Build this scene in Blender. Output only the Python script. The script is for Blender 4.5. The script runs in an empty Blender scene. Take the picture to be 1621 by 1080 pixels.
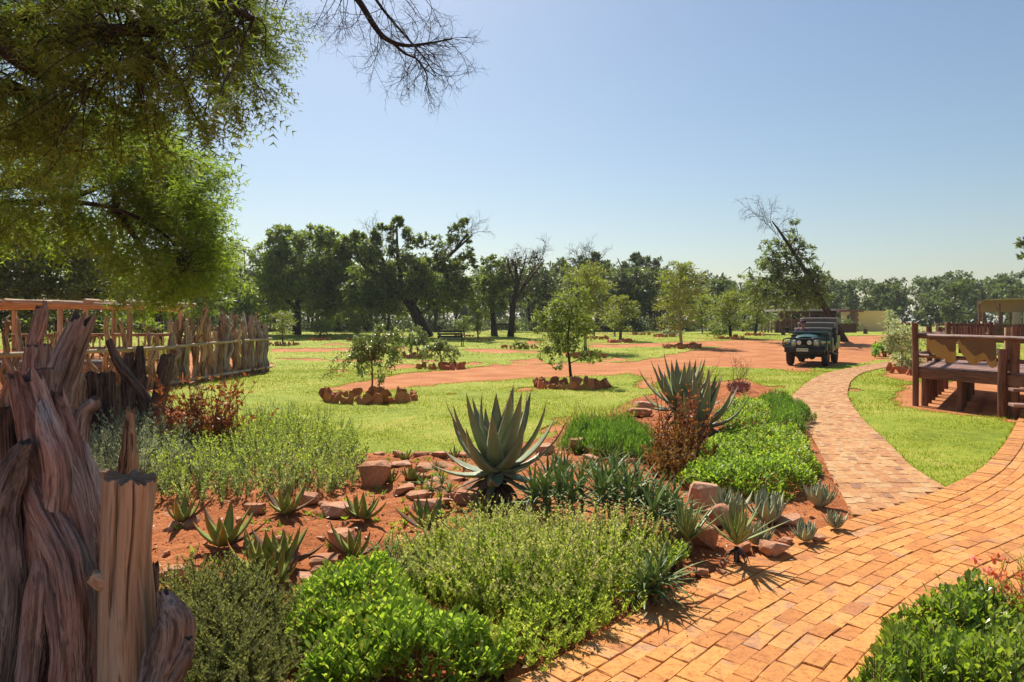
import bpy, bmesh, math, random
import numpy as np
from mathutils import Vector, Matrix

SC = bpy.context.scene
COL = SC.collection
rng = np.random.default_rng(7)
random.seed(7)

# ------------------------------------------------------------------ camera, sky, sun, exposure
F, H, CX, HY = 1080.7, 1.7, 810.5, 510.0     # focal length in photo pixels, eye height, centre column, horizon row
cam = bpy.data.cameras.new('camera')
cam.lens, cam.sensor_width, cam.sensor_fit = 24.0, 36.0, 'HORIZONTAL'
cam.shift_y = -30.0 / 1621.0
cam.clip_start, cam.clip_end = 0.05, 3000
camo = bpy.data.objects.new('camera', cam)
camo.location = (0, 0, H)
camo.rotation_euler = (math.radians(90), 0, 0)
COL.objects.link(camo)
SC.camera = camo

SUN_AZ, SUN_EL = -16.0, 47.0
world = bpy.data.worlds.new('World')
SC.world = world
world.use_nodes = True
wn = world.node_tree
wn.nodes.clear()
sky = wn.nodes.new('ShaderNodeTexSky')
sky.sky_type = 'NISHITA'
sky.sun_disc = False
sky.sun_elevation = math.radians(SUN_EL)
sky.sun_rotation = math.radians(SUN_AZ)
sky.altitude = 1200
sky.air_density, sky.dust_density, sky.ozone_density = 1.5, 2.2, 3.0
bg = wn.nodes.new('ShaderNodeBackground')
bg.inputs['Strength'].default_value = 0.064
wo = wn.nodes.new('ShaderNodeOutputWorld')
wn.links.new(sky.outputs[0], bg.inputs[0])
wn.links.new(bg.outputs[0], wo.inputs[0])

sl = bpy.data.lights.new('sun', 'SUN')
sl.energy, sl.angle, sl.color = 5.0, math.radians(0.55), (1.0, 0.93, 0.82)
so = bpy.data.objects.new('sun', sl)
sdir = Vector((math.sin(math.radians(SUN_AZ)) * math.cos(math.radians(SUN_EL)),
               math.cos(math.radians(SUN_AZ)) * math.cos(math.radians(SUN_EL)), math.sin(math.radians(SUN_EL))))
so.rotation_euler = sdir.to_track_quat('Z', 'Y').to_euler()
so.location = sdir * 60
COL.objects.link(so)

SC.view_settings.view_transform = 'Standard'
SC.view_settings.look = 'None'
SC.view_settings.exposure = 0.66
SC.view_settings.gamma = 1.0
SC.view_settings.use_curve_mapping = False
SC.cycles.max_bounces = 8
SC.cycles.transparent_max_bounces = 8

# ------------------------------------------------------------------ terrain and pixel helpers
def sstep(a, b, x):
    s = np.clip((np.asarray(x, float) - a) / (b - a), 0, 1)
    return s * s * (3 - 2 * s)
def tz(y):
    return 0.75 * sstep(24, 62, y) + 0.62 * sstep(60, 150, y)
def gy(py, z=0.0):
    lo, hi = 1.0, 400.0
    for _ in range(60):
        m = math.sqrt(lo * hi)
        if (H - z - float(tz(m))) * F / m > py - HY: lo = m
        else: hi = m
    return lo
def G(px, py, z=0.0):
    y = gy(py, z)
    return Vector(((px - CX) / F * y, y, float(tz(y)) + z))
def P(px, py, y):
    return Vector(((px - CX) / F * y, y, H - (py - HY) / F * y))
def to_px(x, y, z=None):
    zz = tz(y) if z is None else z
    return CX + F * x / y, HY + F * (H - zz) / y
def in_poly(px, py, poly):
    px, py = np.asarray(px, float), np.asarray(py, float)
    r = np.zeros(px.shape, bool)
    n = len(poly)
    for i in range(n):
        x0, y0 = poly[i][0], poly[i][1]
        x1, y1 = poly[(i + 1) % n][0], poly[(i + 1) % n][1]
        if y0 == y1: continue
        c = ((y0 > py) != (y1 > py)) & (px < (x1 - x0) * (py - y0) / (y1 - y0) + x0)
        r ^= c
    return r
_ph = np.random.default_rng(3).uniform(0, 6.28, (40, 3))
def fbm(x, y, z=0.0, sc=1.0, oct=4, seed=0):
    s, a, t = 0.0, 1.0, 0.0
    for o in range(oct):
        k = sc * 2 ** o
        p = _ph[(seed * 5 + o) % 40]; q = _ph[(seed * 5 + o + 17) % 40]
        s = s + a * (np.sin(k * (x * .83 + y * .56) + p[0] + 1.7 * np.sin(k * .6 * (y - x * .4 + z) + q[0])) *
                     np.sin(k * (y * .91 - x * .42) + p[1] + 1.3 * np.sin(k * .7 * (x + z * .8) + q[1]) + k * z * .5))
        t += a; a *= .55
    return s / t

# ------------------------------------------------------------------ mesh builder
class MB:
    def __init__(s): s.v, s.f3, s.f4, s.m3, s.m4, s.wc, s.n, s.sm3, s.sm4 = [], [], [], [], [], [], 0, [], []
    def add(s, v, tris=None, quads=None, mi=0, wc=None, smooth=False):
        v = np.asarray(v, float).reshape(-1, 3)
        s.v.append(v)
        s.wc.append(v if wc is None else np.asarray(wc, float).reshape(-1, 3))
        if tris is not None and len(tris):
            t = np.asarray(tris, np.int64).reshape(-1, 3) + s.n
            s.f3.append(t); s.m3.append(np.full(len(t), mi)); s.sm3.append(np.full(len(t), smooth))
        if quads is not None and len(quads):
            t = np.asarray(quads, np.int64).reshape(-1, 4) + s.n
            s.f4.append(t); s.m4.append(np.full(len(t), mi)); s.sm4.append(np.full(len(t), smooth))
        s.n += len(v)
    def mesh(s, name, mats):
        me = bpy.data.meshes.new(name)
        if s.n == 0: return me
        v = np.concatenate(s.v)
        f3 = np.concatenate(s.f3) if s.f3 else np.zeros((0, 3), np.int64)
        f4 = np.concatenate(s.f4) if s.f4 else np.zeros((0, 4), np.int64)
        me.vertices.add(len(v)); me.vertices.foreach_set('co', v.astype(np.float32).ravel())
        nl = f3.size + f4.size
        me.loops.add(nl)
        me.loops.foreach_set('vertex_index', np.concatenate([f3.ravel(), f4.ravel()]).astype(np.int32))
        npoly = len(f3) + len(f4)
        me.polygons.add(npoly)
        ls = np.concatenate([np.arange(len(f3)) * 3, len(f3) * 3 + np.arange(len(f4)) * 4])
        me.polygons.foreach_set('loop_start', ls.astype(np.int32))
        me.polygons.foreach_set('material_index', np.concatenate(s.m3 + s.m4).astype(np.int32))
        me.polygons.foreach_set('use_smooth', np.concatenate(s.sm3 + s.sm4).astype(bool))
        at = me.attributes.new('wc', 'FLOAT_VECTOR', 'POINT')
        at.data.foreach_set('vector', np.concatenate(s.wc).astype(np.float32).ravel())
        me.update(calc_edges=True)
        for m in (mats if isinstance(mats, (list, tuple)) else [mats]): me.materials.append(m)
        return me
    def build(s, name, mats, parent=None, loc=None):
        """one object; with loc, vertices are taken relative to loc"""
        if loc is not None:
            l = np.array(loc, float)
            s.v = [a - l for a in s.v]
        o = bpy.data.objects.new(name, s.mesh(name, mats))
        COL.objects.link(o)
        if parent is not None: o.parent = parent
        elif loc is not None: o.location = loc
        return o

def tag(o, label=None, cat=None, group=None, kind=None):
    if label: o['label'] = label
    if cat: o['category'] = cat
    if group: o['group'] = group
    if kind: o['kind'] = kind
    return o
def thing(name, label, cat, loc=(0, 0, 0), rz=0.0, group=None):
    o = bpy.data.objects.new(name, None)
    o.empty_display_size = 0.1
    o.location = loc; o.rotation_euler = (0, 0, rz)
    COL.objects.link(o)
    return tag(o, label, cat, group)
def dup(root, loc, rz=0.0, sc=1.0, label=None, group=None):
    kids = [c for c in root.children]
    r = root.copy(); COL.objects.link(r)
    r.location = loc; r.rotation_euler = (0, 0, rz); r.scale = (sc, sc, sc)
    if label: r['label'] = label
    if group: r['group'] = group
    for ch in kids:
        c = ch.copy(); COL.objects.link(c); c.parent = r
        for g in ch.children:
            d = g.copy(); COL.objects.link(d); d.parent = c
    return r
def inst(name, me, loc, rot=(0, 0, 0), sc=(1, 1, 1), parent=None):
    o = bpy.data.objects.new(name, me)
    COL.objects.link(o)
    o.location = loc; o.rotation_euler = rot; o.scale = sc
    if parent is not None: o.parent = parent
    return o

# shapes
def box(mb, c, d, rot=None, mi=0, ch=0.0):
    """box centre c, size d, optional 3x3 rotation, chamfered top edge ring when ch > 0"""
    hx, hy, hz = d[0] / 2, d[1] / 2, d[2] / 2
    if ch <= 0:
        v = np.array([[x, y, z] for z in (-hz, hz) for x, y in ((-hx, -hy), (hx, -hy), (hx, hy), (-hx, hy))])
        q = [(3, 2, 1, 0), (4, 5, 6, 7), (0, 1, 5, 4), (1, 2, 6, 5), (2, 3, 7, 6), (3, 0, 4, 7)]
    else:
        ch = min(ch, hx * .9, hy * .9, hz * .9)
        v, q = [], []
        for (a, zz) in ((ch, -hz), (0, -hz + ch), (0, hz - ch), (ch, hz)):
            for sx, sy in ((-1, -1), (1, -1), (1, 1), (-1, 1)):
                v.append([sx * (hx - a), sy * (hy - a), zz])
        v = np.array(v)
        q = [(3, 2, 1, 0), (12, 13, 14, 15)]
        for k in range(3):
            for i in range(4):
                j = (i + 1) % 4
                q.append((4 * k + i, 4 * k + j, 4 * k + 4 + j, 4 * k + 4 + i))
    if rot is not None: v = v @ np.array(rot).T
    mb.add(v + np.array(c, float), quads=q, mi=mi)
def rotz(a):
    c, s = math.cos(a), math.sin(a)
    return np.array([[c, -s, 0], [s, c, 0], [0, 0, 1]])
def rotx(a):
    c, s = math.cos(a), math.sin(a)
    return np.array([[1, 0, 0], [0, c, -s], [0, s, c]])
def frames(pts):
    pts = np.asarray(pts, float)
    t = np.gradient(pts, axis=0)
    t /= np.linalg.norm(t, axis=1)[:, None] + 1e-9
    u = np.zeros_like(t)
    ref = np.array([1.0, 0, 0]) if abs(t[0][0]) < .8 else np.array([0, 1.0, 0])
    for i in range(len(pts)):
        w = ref - t[i] * ref.dot(t[i]); w /= np.linalg.norm(w) + 1e-9
        u[i] = w; ref = w
    return t, u, np.cross(t, u)
def smooth_path(pts, n):
    """Catmull-Rom through pts, n samples"""
    p = np.asarray(pts, float)
    if len(p) == 2: return p[0] + (p[1] - p[0]) * np.linspace(0, 1, n)[:, None]
    q = np.vstack([2 * p[0] - p[1], p, 2 * p[-1] - p[-2]])
    s = np.linspace(0, len(p) - 1 - 1e-6, n)
    i = s.astype(int); f = (s - i)[:, None]
    a, b, c, d = q[i], q[i + 1], q[i + 2], q[i + 3]
    return .5 * (2 * b + (c - a) * f + (2 * a - 5 * b + 4 * c - d) * f ** 2 + (3 * b - a - 3 * c + d) * f ** 3)
def tube(mb, pts, rad, sides=8, mi=0, cap=True, gnarl=0.0, seed=0, smooth=True, ridge=0.0, jag=0.0, grooves=()):
    pts = np.asarray(pts, float); n = len(pts)
    rad = np.interp(np.linspace(0, 1, n), np.linspace(0, 1, len(rad)), rad) if hasattr(rad, '__len__') else np.full(n, rad)
    t, u, w = frames(pts)
    ln = np.concatenate([[0], np.cumsum(np.linalg.norm(np.diff(pts, axis=0), axis=1))])
    th = np.arange(sides) / sides * 2 * math.pi
    R = np.repeat(rad[:, None], sides, 1)
    c, s = np.cos(th)[None, :], np.sin(th)[None, :]
    L = ln[:, None] / (rad.mean() + 1e-9) + seed * 3.7
    if gnarl: R = R * (1 + gnarl * fbm(c + 0 * L, s + 0 * L, L * .35, 1.3, 3, seed))
    if ridge:
        tw = th[None, :] + L * .06 + .3 * np.sin(L * .25 + seed)
        cw, sw = np.cos(tw), np.sin(tw)
        R = R * (1 + ridge * 1.1 * (.5 - 2.2 * np.abs(fbm(cw * 1.6, sw * 1.6, L * .10, 1.5, 3, seed))) + ridge * .7 * fbm(cw * 5, sw * 5, L * .22, 1.3, 3, seed + 2) + ridge * .35 * fbm(cw * 3, sw * 3, L * 1.1, 1.5, 2, seed + 4))
    for (ga, gw, gd, s0, s1) in grooves:                # long drying cracks
        fs = (ln / ln[-1])[:, None]; aa = (th[None, :] - ga - .12 * np.sin(fs * 9) + math.pi) % (2 * math.pi) - math.pi
        R = R * (1 - gd * np.exp(-(aa / gw) ** 2) * np.clip((fs - s0) * 12, 0, 1) * np.clip((s1 - fs) * 12, 0, 1))
    v = pts[:, None, :] + R[..., None] * (c[..., None] * u[:, None, :] + s[..., None] * w[:, None, :])
    if jag:
        v[-1] += t[-1] * (rad[-1] * jag * fbm(c * 3, s * 3, seed, 1.5, 3, seed + 1)).T.reshape(-1, 1)
    wcs = np.stack([np.broadcast_to(R * c, R.shape), np.broadcast_to(R * s, R.shape), np.broadcast_to(ln[:, None] + seed * 1.37, R.shape)], -1)
    i, j = np.meshgrid(np.arange(n - 1), np.arange(sides), indexing='ij')
    j2 = (j + 1) % sides
    q = np.stack([i * sides + j, i * sides + j2, (i + 1) * sides + j2, (i + 1) * sides + j], -1).reshape(-1, 4)
    V = v.reshape(-1, 3); W = wcs.reshape(-1, 3)
    mb.add(V, quads=q, mi=mi, wc=W, smooth=smooth)
    if cap:
        for e, fl in ((0, True), (n - 1, False)):
            ring = v[e]; ctr = ring.mean(0)
            vv = np.vstack([ring, ctr[None]])
            tr = [(k, (k + 1) % sides, sides) if not fl else ((k + 1) % sides, k, sides) for k in range(sides)]
            ww = np.vstack([wcs[e], [[0, 0, ln[e]]]])
            mb.add(vv, tris=tr, mi=mi, wc=ww)
def lathe(mb, prof, c=(0, 0, 0), sides=16, rot=None, mi=0, smooth=True):
    prof = np.asarray(prof, float); n = len(prof)
    th = np.arange(sides) / sides * 2 * math.pi
    v = np.stack([prof[:, 0, None] * np.cos(th), prof[:, 0, None] * np.sin(th), np.repeat(prof[:, 1, None], sides, 1)], -1).reshape(-1, 3)
    if rot is not None: v = v @ np.array(rot).T
    i, j = np.meshgrid(np.arange(n - 1), np.arange(sides), indexing='ij')
    q = np.stack([i * sides + j, i * sides + (j + 1) % sides, (i + 1) * sides + (j + 1) % sides, (i + 1) * sides + j], -1).reshape(-1, 4)
    mb.add(v + np.array(c, float), quads=q, mi=mi, smooth=smooth)
def rock_mesh(seed, d, npts=26, flat=0.0, mb=None, off=(0, 0, 0), rz=0.0):
    """angular stone as a convex hull; d = full sizes"""
    r = np.random.default_rng(seed)
    p = r.normal(size=(npts, 3)); p /= np.linalg.norm(p, axis=1)[:, None]
    p = np.sign(p) * np.abs(p) ** .62
    p *= r.uniform(.86, 1.0, (npts, 1)) * .5
    if flat: p[:, 2] = np.clip(p[:, 2], -.5, .5 - flat + r.uniform(-.04, .04, npts))
    p *= np.array(d)
    bm = bmesh.new()
    for q in p: bm.verts.new(q)
    bmesh.ops.convex_hull(bm, input=bm.verts)
    for v in [v for v in bm.verts if not v.link_faces]: bm.verts.remove(v)
    bm.verts.ensure_lookup_table(); bm.verts.index_update()
    v = np.array([x.co[:] for x in bm.verts]); t = [[x.index for x in f.verts] for f in bm.faces]
    bm.free()
    m = mb or MB()
    m.add(v @ rotz(rz).T + np.array(off, float), tris=t, wc=v + seed)
    return m

# leaf templates: (across, along, up) + tris
def T(v, t): return np.array(v, float), np.array(t)
LEAF_DIA = T([(0, 0, 0), (.5, .42, .12), (0, 1, 0), (-.5, .42, .12)], [(0, 1, 2), (0, 2, 3)])
LEAF_TRI = T([(-.5, 0, 0), (.5, 0, 0), (0, 1, 0)], [(0, 1, 2)])
LEAF_PAD = T([(0, 0, 0), (.34, .4, .05), (.5, .75, .02), (0, 1, -.05), (-.5, .75, .02), (-.34, .4, .05), (0, .55, -.04)],
             [(0, 1, 6), (1, 2, 6), (2, 3, 6), (3, 4, 6), (4, 5, 6), (5, 0, 6)])
LEAF_STRAP = T([(-.35, 0, 0), (.35, 0, 0), (.5, .35, .03), (-.5, .35, .03), (.4, .7, -.04), (-.4, .7, -.04), (0, 1, -.2)],
               [(0, 1, 2), (0, 2, 3), (3, 2, 4), (3, 4, 5), (5, 4, 6)])
def _frond(n=8):
    v, t = [], []
    for k in range(n):
        y = .08 + .86 * k / (n - 1); w = .5 * math.sin(math.pi * (.15 + .8 * k / n)) ** .7
        for s in (-1, 1):
            b = len(v)
            v += [(0, y - .035, 0), (0, y + .045, 0), (s * w, y + .16, -.1)]
            t.append((b, b + 1, b + 2))
    b = len(v)
    v += [(-.02, 0, 0), (.02, 0, 0), (0, 1.05, -.05)]; t.append((b, b + 1, b + 2))
    return T(v, t)
FROND = _frond()
FROND_LOW = _frond(4)
def unit(a): return a / (np.linalg.norm(a, axis=-1, keepdims=True) + 1e-9)
def leaves(mb, Pp, D, N, L, W, tpl, mi=0):
    tv, tt = tpl
    n = len(Pp)
    if n == 0: return
    D = unit(D); S = unit(np.cross(D, N)); U = np.cross(S, D)
    L = np.broadcast_to(np.asarray(L, float).reshape(-1, 1), (n, 1)); W = np.broadcast_to(np.asarray(W, float).reshape(-1, 1), (n, 1))
    V = Pp[:, None, :] + S[:, None, :] * (tv[None, :, 0:1] * W[:, None, :]) + D[:, None, :] * (tv[None, :, 1:2] * L[:, None, :]) + U[:, None, :] * (tv[None, :, 2:3] * W[:, None, :])
    t = (tt[None] + (np.arange(n) * len(tv))[:, None, None]).reshape(-1, 3)
    wc = np.broadcast_to(tv[None], (n,) + tv.shape)
    mb.add(V.reshape(-1, 3), tris=t, mi=mi, wc=wc.reshape(-1, 3))
def rdir(r, n): return unit(r.normal(size=(n, 3)))

# ------------------------------------------------------------------ materials
def nm(name):
    m = bpy.data.materials.new(name); m.use_nodes = True
    nt = m.node_tree; nt.nodes.clear()
    return m, nt, nt.nodes.new('ShaderNodeOutputMaterial')
def ramp(nt, fac, stops):
    r = nt.nodes.new('ShaderNodeValToRGB')
    while len(r.color_ramp.elements) < len(stops): r.color_ramp.elements.new(0.5)
    for e, (p, c) in zip(r.color_ramp.elements, stops):
        e.position = p; e.color = (*c, 1)
    if fac is not None: nt.links.new(fac, r.inputs[0])
    return r.outputs[0]
def attr(nt, name='wc'):
    a = nt.nodes.new('ShaderNodeAttribute'); a.attribute_name = name; return a.outputs['Vector']
def mapping(nt, vec, sc):
    m = nt.nodes.new('ShaderNodeMapping'); m.inputs['Scale'].default_value = sc
    nt.links.new(vec, m.inputs[0]); return m.outputs[0]
def noise(nt, vec, sc, detail=4, rough=.55, dist=0.0):
    t = nt.nodes.new('ShaderNodeTexNoise')
    t.inputs['Scale'].default_value = sc; t.inputs['Detail'].default_value = detail
    t.inputs['Roughness'].default_value = rough; t.inputs['Distortion'].default_value = dist
    if vec is not None: nt.links.new(vec, t.inputs['Vector'])
    return t.outputs['Fac']
def mixc(nt, a, b, fac, mode='MIX'):
    m = nt.nodes.new('ShaderNodeMix'); m.data_type = 'RGBA'; m.blend_type = mode
    for s, v in ((m.inputs[6], a), (m.inputs[7], b), (m.inputs[0], fac)):
        if hasattr(v, 'links'): nt.links.new(v, s)
        elif isinstance(v, (int, float)): s.default_value = v
        else: s.default_value = (*v, 1)
    return m.outputs[2]
def math_(nt, op, a, b=0.5):
    m = nt.nodes.new('ShaderNodeMath'); m.operation = op
    for s, v in ((m.inputs[0], a), (m.inputs[1], b)):
        if hasattr(v, 'links'): nt.links.new(v, s)
        else: s.default_value = v
    return m.outputs[0]
def bump(nt, h, strength=.5, dist=.01):
    b = nt.nodes.new('ShaderNodeBump'); b.inputs['Strength'].default_value = strength; b.inputs['Distance'].default_value = dist
    nt.links.new(h, b.inputs['Height']); return b.outputs[0]
def principled(nt, out, col, rough=.8, spec=.3, nor=None, metal=0.0):
    p = nt.nodes.new('ShaderNodeBsdfPrincipled')
    if hasattr(col, 'links'): nt.links.new(col, p.inputs['Base Color'])
    else: p.inputs['Base Color'].default_value = (*col, 1)
    if hasattr(rough, 'links'): nt.links.new(rough, p.inputs['Roughness'])
    else: p.inputs['Roughness'].default_value = rough
    p.inputs['Specular IOR Level'].default_value = spec
    p.inputs['Metallic'].default_value = metal
    if nor is not None: nt.links.new(nor, p.inputs['Normal'])
    if out is not None: nt.links.new(p.outputs[0], out.inputs[0])
    return p
def geo(nt): return nt.nodes.new('ShaderNodeNewGeometry')
def rnd_island(nt): return geo(nt).outputs['Random Per Island']
def pos(nt): return geo(nt).outputs['Position']
def objc(nt): return nt.nodes.new('ShaderNodeTexCoord').outputs['Object']

def m_leaf(name, stops, trans=.35, rough=.45, spec=.35, tcol=1.6):
    """leaf: per-leaf colour, some light let through"""
    m, nt, out = nm(name)
    pn = noise(nt, pos(nt), 1.8, 3, .6)
    fac = math_(nt, 'ADD', math_(nt, 'MULTIPLY', rnd_island(nt), .72), math_(nt, 'MULTIPLY', ramp(nt, pn, [(.32, (0, 0, 0)), (.68, (1, 1, 1))]), .28))
    c = ramp(nt, fac, stops)
    p = principled(nt, None, c, rough, spec)
    tr = nt.nodes.new('ShaderNodeBsdfTranslucent')
    c2 = mixc(nt, c, (tcol, tcol * 1.02, tcol * .55), 1.0, 'MULTIPLY')
    nt.links.new(c2, tr.inputs[0])
    mx = nt.nodes.new('ShaderNodeMixShader'); mx.inputs[0].default_value = trans
    nt.links.new(p.outputs[0], mx.inputs[1]); nt.links.new(tr.outputs[0], mx.inputs[2])
    nt.links.new(mx.outputs[0], out.inputs[0])
    return m
def m_wood(name, dark, mid, light, scale=1.0, rough=.8, bs=.5, grain=1.0, spec=.2, grey=0.0):
    """weathered timber: grain runs along each log (wc holds the log's own unrolled coordinate)"""
    m, nt, out = nm(name)
    v = attr(nt)
    g1 = noise(nt, mapping(nt, v, (26 * scale, 26 * scale, 1.6 * scale)), 1.0, 5, .62, .6)
    g2 = noise(nt, mapping(nt, v, (5 * scale, 5 * scale, .9 * scale)), 1.0, 3, .5, .4)
    cr = noise(nt, mapping(nt, v, (60 * scale, 60 * scale, 2.2 * scale)), 1.0, 3, .6, .3)
    f = math_(nt, 'ADD', math_(nt, 'MULTIPLY', g1, .55), math_(nt, 'MULTIPLY', g2, .45))
    c = ramp(nt, f, [(.40, dark), (.5, mid), (.60, light)])
    if grey:
        g3 = noise(nt, mapping(nt, v, (3.5, 3.5, 2.0)), 1.0, 5, .65, .5)
        c = mixc(nt, c, ramp(nt, g1, [(.35, (.16, .13, .12)), (.6, (.46, .40, .36))]), ramp(nt, g3, [(.52 - .1 * grey, (0, 0, 0)), (.66, (grey, grey, grey))]))
    cr2 = noise(nt, mapping(nt, v, (130 * scale, 130 * scale, 5 * scale)), 1.0, 2, .6, .3)
    crk = mixc(nt, ramp(nt, cr, [(.38, (.18, .17, .16)), (.46, (1, 1, 1))]), ramp(nt, cr2, [(.36, (.4, .38, .36)), (.45, (1, 1, 1))]), 1.0, 'MULTIPLY')
    c = mixc(nt, c, crk, .9 * grain, 'MULTIPLY')
    oi = nt.nodes.new('ShaderNodeObjectInfo').outputs['Random']
    hv = nt.nodes.new('ShaderNodeHueSaturation')
    nt.links.new(c, hv.inputs['Color'])
    nt.links.new(math_(nt, 'ADD', math_(nt, 'MULTIPLY', oi, .5), .75), hv.inputs['Value'])
    h = math_(nt, 'ADD', math_(nt, 'MULTIPLY', g1, .7), math_(nt, 'ADD', math_(nt, 'MULTIPLY', cr, .7), math_(nt, 'MULTIPLY', cr2, .35)))
    principled(nt, out, hv.outputs[0], rough, spec, bump(nt, h, bs, .035))
    return m
def m_plain(name, col, rough=.6, spec=.3, metal=0.0, var=.15, vs=6.0, bs=0.0):
    m, nt, out = nm(name)
    n = noise(nt, objc(nt), vs, 4)
    c = mixc(nt, tuple(x * (1 - var) for x in col), tuple(min(1, x * (1 + var)) for x in col), n)
    principled(nt, out, c, rough, spec, bump(nt, n, bs, .01) if bs else None, metal)
    return m
def m_stone(name, stops, sc=3.0, rough=.9):
    m, nt, out = nm(name)
    v = objc(nt); oi = nt.nodes.new('ShaderNodeObjectInfo').outputs['Random']
    n1 = noise(nt, v, sc, 5, .6); n2 = noise(nt, v, sc * 9, 4, .6)
    f = math_(nt, 'ADD', math_(nt, 'MULTIPLY', n1, .7), math_(nt, 'MULTIPLY', oi, .3))
    c = ramp(nt, f, stops)
    c = mixc(nt, c, ramp(nt, n2, [(.3, (.6, .6, .6)), (.6, (1.1, 1.1, 1.1))]), .6, 'MULTIPLY')
    h = math_(nt, 'ADD', n1, math_(nt, 'MULTIPLY', n2, .5))
    principled(nt, out, c, rough, .2, bump(nt, h, .8, .02))
    return m

def m_soil(name='red_soil', stops=((.3, (.30, .095, .032)), (.5, (.45, .175, .066)), (.7, (.60, .30, .145))), rel=.7):
    m, nt, out = nm(name)
    v = pos(nt)
    n1 = noise(nt, v, .9, 5, .6); n2 = noise(nt, v, 14, 5, .65); n3 = noise(nt, v, 70, 3, .6)
    f = math_(nt, 'ADD', math_(nt, 'MULTIPLY', n1, .55), math_(nt, 'MULTIPLY', n2, .45))
    c = ramp(nt, f, list(stops))
    c = mixc(nt, c, ramp(nt, n3, [(.35, (.7, .66, .62)), (.62, (1.12, 1.1, 1.05))]), .7, 'MULTIPLY')
    h = math_(nt, 'ADD', n2, math_(nt, 'MULTIPLY', n3, .4))
    principled(nt, out, c, .95, .15, bump(nt, h, rel, .03))
    return m
def m_lawn():
    m, nt, out = nm('lawn_turf')
    v = pos(nt)
    n1 = noise(nt, v, .35, 4, .55); n2 = noise(nt, v, 3.0, 5, .7)
    n3 = noise(nt, mapping(nt, v, (1, .7, 1)), 45, 3, .7)
    f = math_(nt, 'ADD', math_(nt, 'MULTIPLY', n1, .5), math_(nt, 'MULTIPLY', n2, .5))
    c = ramp(nt, f, [(.36, (.17, .215, .018)), (.47, (.255, .305, .027)), (.58, (.36, .35, .055)), (.66, (.47, .36, .14))])
    c = mixc(nt, c, ramp(nt, n3, [(.3, (.72, .76, .6)), (.6, (1.1, 1.08, 1.06))]), .75, 'MULTIPLY')
    principled(nt, out, c, .85, .12, bump(nt, n3, .8, .03))
    return m
def m_field():
    m, nt, out = nm('dry_field_grass')
    v = pos(nt)
    n1 = noise(nt, v, .12, 4, .6); n2 = noise(nt, mapping(nt, v, (1, .3, 1)), 2.2, 4, .7)
    f = math_(nt, 'ADD', math_(nt, 'MULTIPLY', n1, .55), math_(nt, 'MULTIPLY', n2, .45))
    c = ramp(nt, f, [(.35, (.17, .20, .04)), (.5, (.33, .31, .09)), (.65, (.46, .38, .16))])
    principled(nt, out, c, .9, .1)
    return m
def m_brick(name, stops):
    m, nt, out = nm(name)
    v = pos(nt)
    oi = nt.nodes.new('ShaderNodeObjectInfo').outputs['Random']
    f = math_(nt, 'FRACT', math_(nt, 'ADD', oi, rnd_island(nt)))
    n0 = noise(nt, v, 2.4, 4, .6); n1 = noise(nt, v, 22, 5, .65); n2 = noise(nt, v, 75, 3, .6)
    f2 = math_(nt, 'ADD', math_(nt, 'MULTIPLY', f, .62), math_(nt, 'MULTIPLY', n0, .38))
    c = ramp(nt, f2, stops)
    n3 = noise(nt, v, 9, 3, .5, .4)
    c = mixc(nt, c, (.33, .19, .14), ramp(nt, math_(nt, 'ADD', math_(nt, 'MULTIPLY', n3, .8), math_(nt, 'MULTIPLY', f, .2)), [(.60, (0, 0, 0)), (.72, (.6, .6, .6))]))
    c = mixc(nt, c, ramp(nt, n1, [(.32, (.66, .58, .55)), (.5, (1, 1, 1)), (.72, (1.14, 1.1, 1.0))]), .9, 'MULTIPLY')
    sp = ramp(nt, n2, [(.33, (.35, .26, .22)), (.40, (1, 1, 1))])
    c = mixc(nt, c, sp, .75, 'MULTIPLY')
    dn = noise(nt, v, 1.1, 6, .7)
    c = mixc(nt, c, (.34, .14, .06), ramp(nt, dn, [(.50, (0, 0, 0)), (.68, (.55, .55, .55))]))
    h = math_(nt, 'ADD', n1, math_(nt, 'MULTIPLY', n2, .6))
    principled(nt, out, c, .85, .2, bump(nt, h, .5, .006))
    return m
def m_aloe(name, base, tip, edge=None, rough=.38):
    m, nt, out = nm(name)
    v = attr(nt)
    sx = nt.nodes.new('ShaderNodeSeparateXYZ'); nt.links.new(v, sx.inputs[0])
    n = noise(nt, objc(nt), 9, 4, .6)
    f = math_(nt, 'ADD', sx.outputs['Z'], math_(nt, 'MULTIPLY', math_(nt, 'SUBTRACT', n, .5), .35))
    c = ramp(nt, f, [(0.0, tuple(x * 1.15 for x in base)), (.55, base), (.85, tuple((a + b) / 2 for a, b in zip(base, tip))), (1.0, tip)])
    c = mixc(nt, c, ramp(nt, n, [(.3, (.78, .8, .78)), (.7, (1.15, 1.12, 1.1))]), .7, 'MULTIPLY')
    if edge:
        e = ramp(nt, math_(nt, 'ABSOLUTE', sx.outputs['X'], 0), [(.9, (0, 0, 0)), (1.0, (1, 1, 1))])
        c = mixc(nt, c, edge, e)
    p = principled(nt, None, c, rough, .28, bump(nt, noise(nt, objc(nt), 40, 3), .25, .01))
    tr = nt.nodes.new('ShaderNodeBsdfTranslucent')
    nt.links.new(mixc(nt, c, (1.5, 1.7, .6), 1.0, 'MULTIPLY'), tr.inputs[0])
    mx = nt.nodes.new('ShaderNodeMixShader'); mx.inputs[0].default_value = .14
    nt.links.new(p.outputs[0], mx.inputs[1]); nt.links.new(tr.outputs[0], mx.inputs[2])
    nt.links.new(mx.outputs[0], out.inputs[0])
    return m

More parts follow.
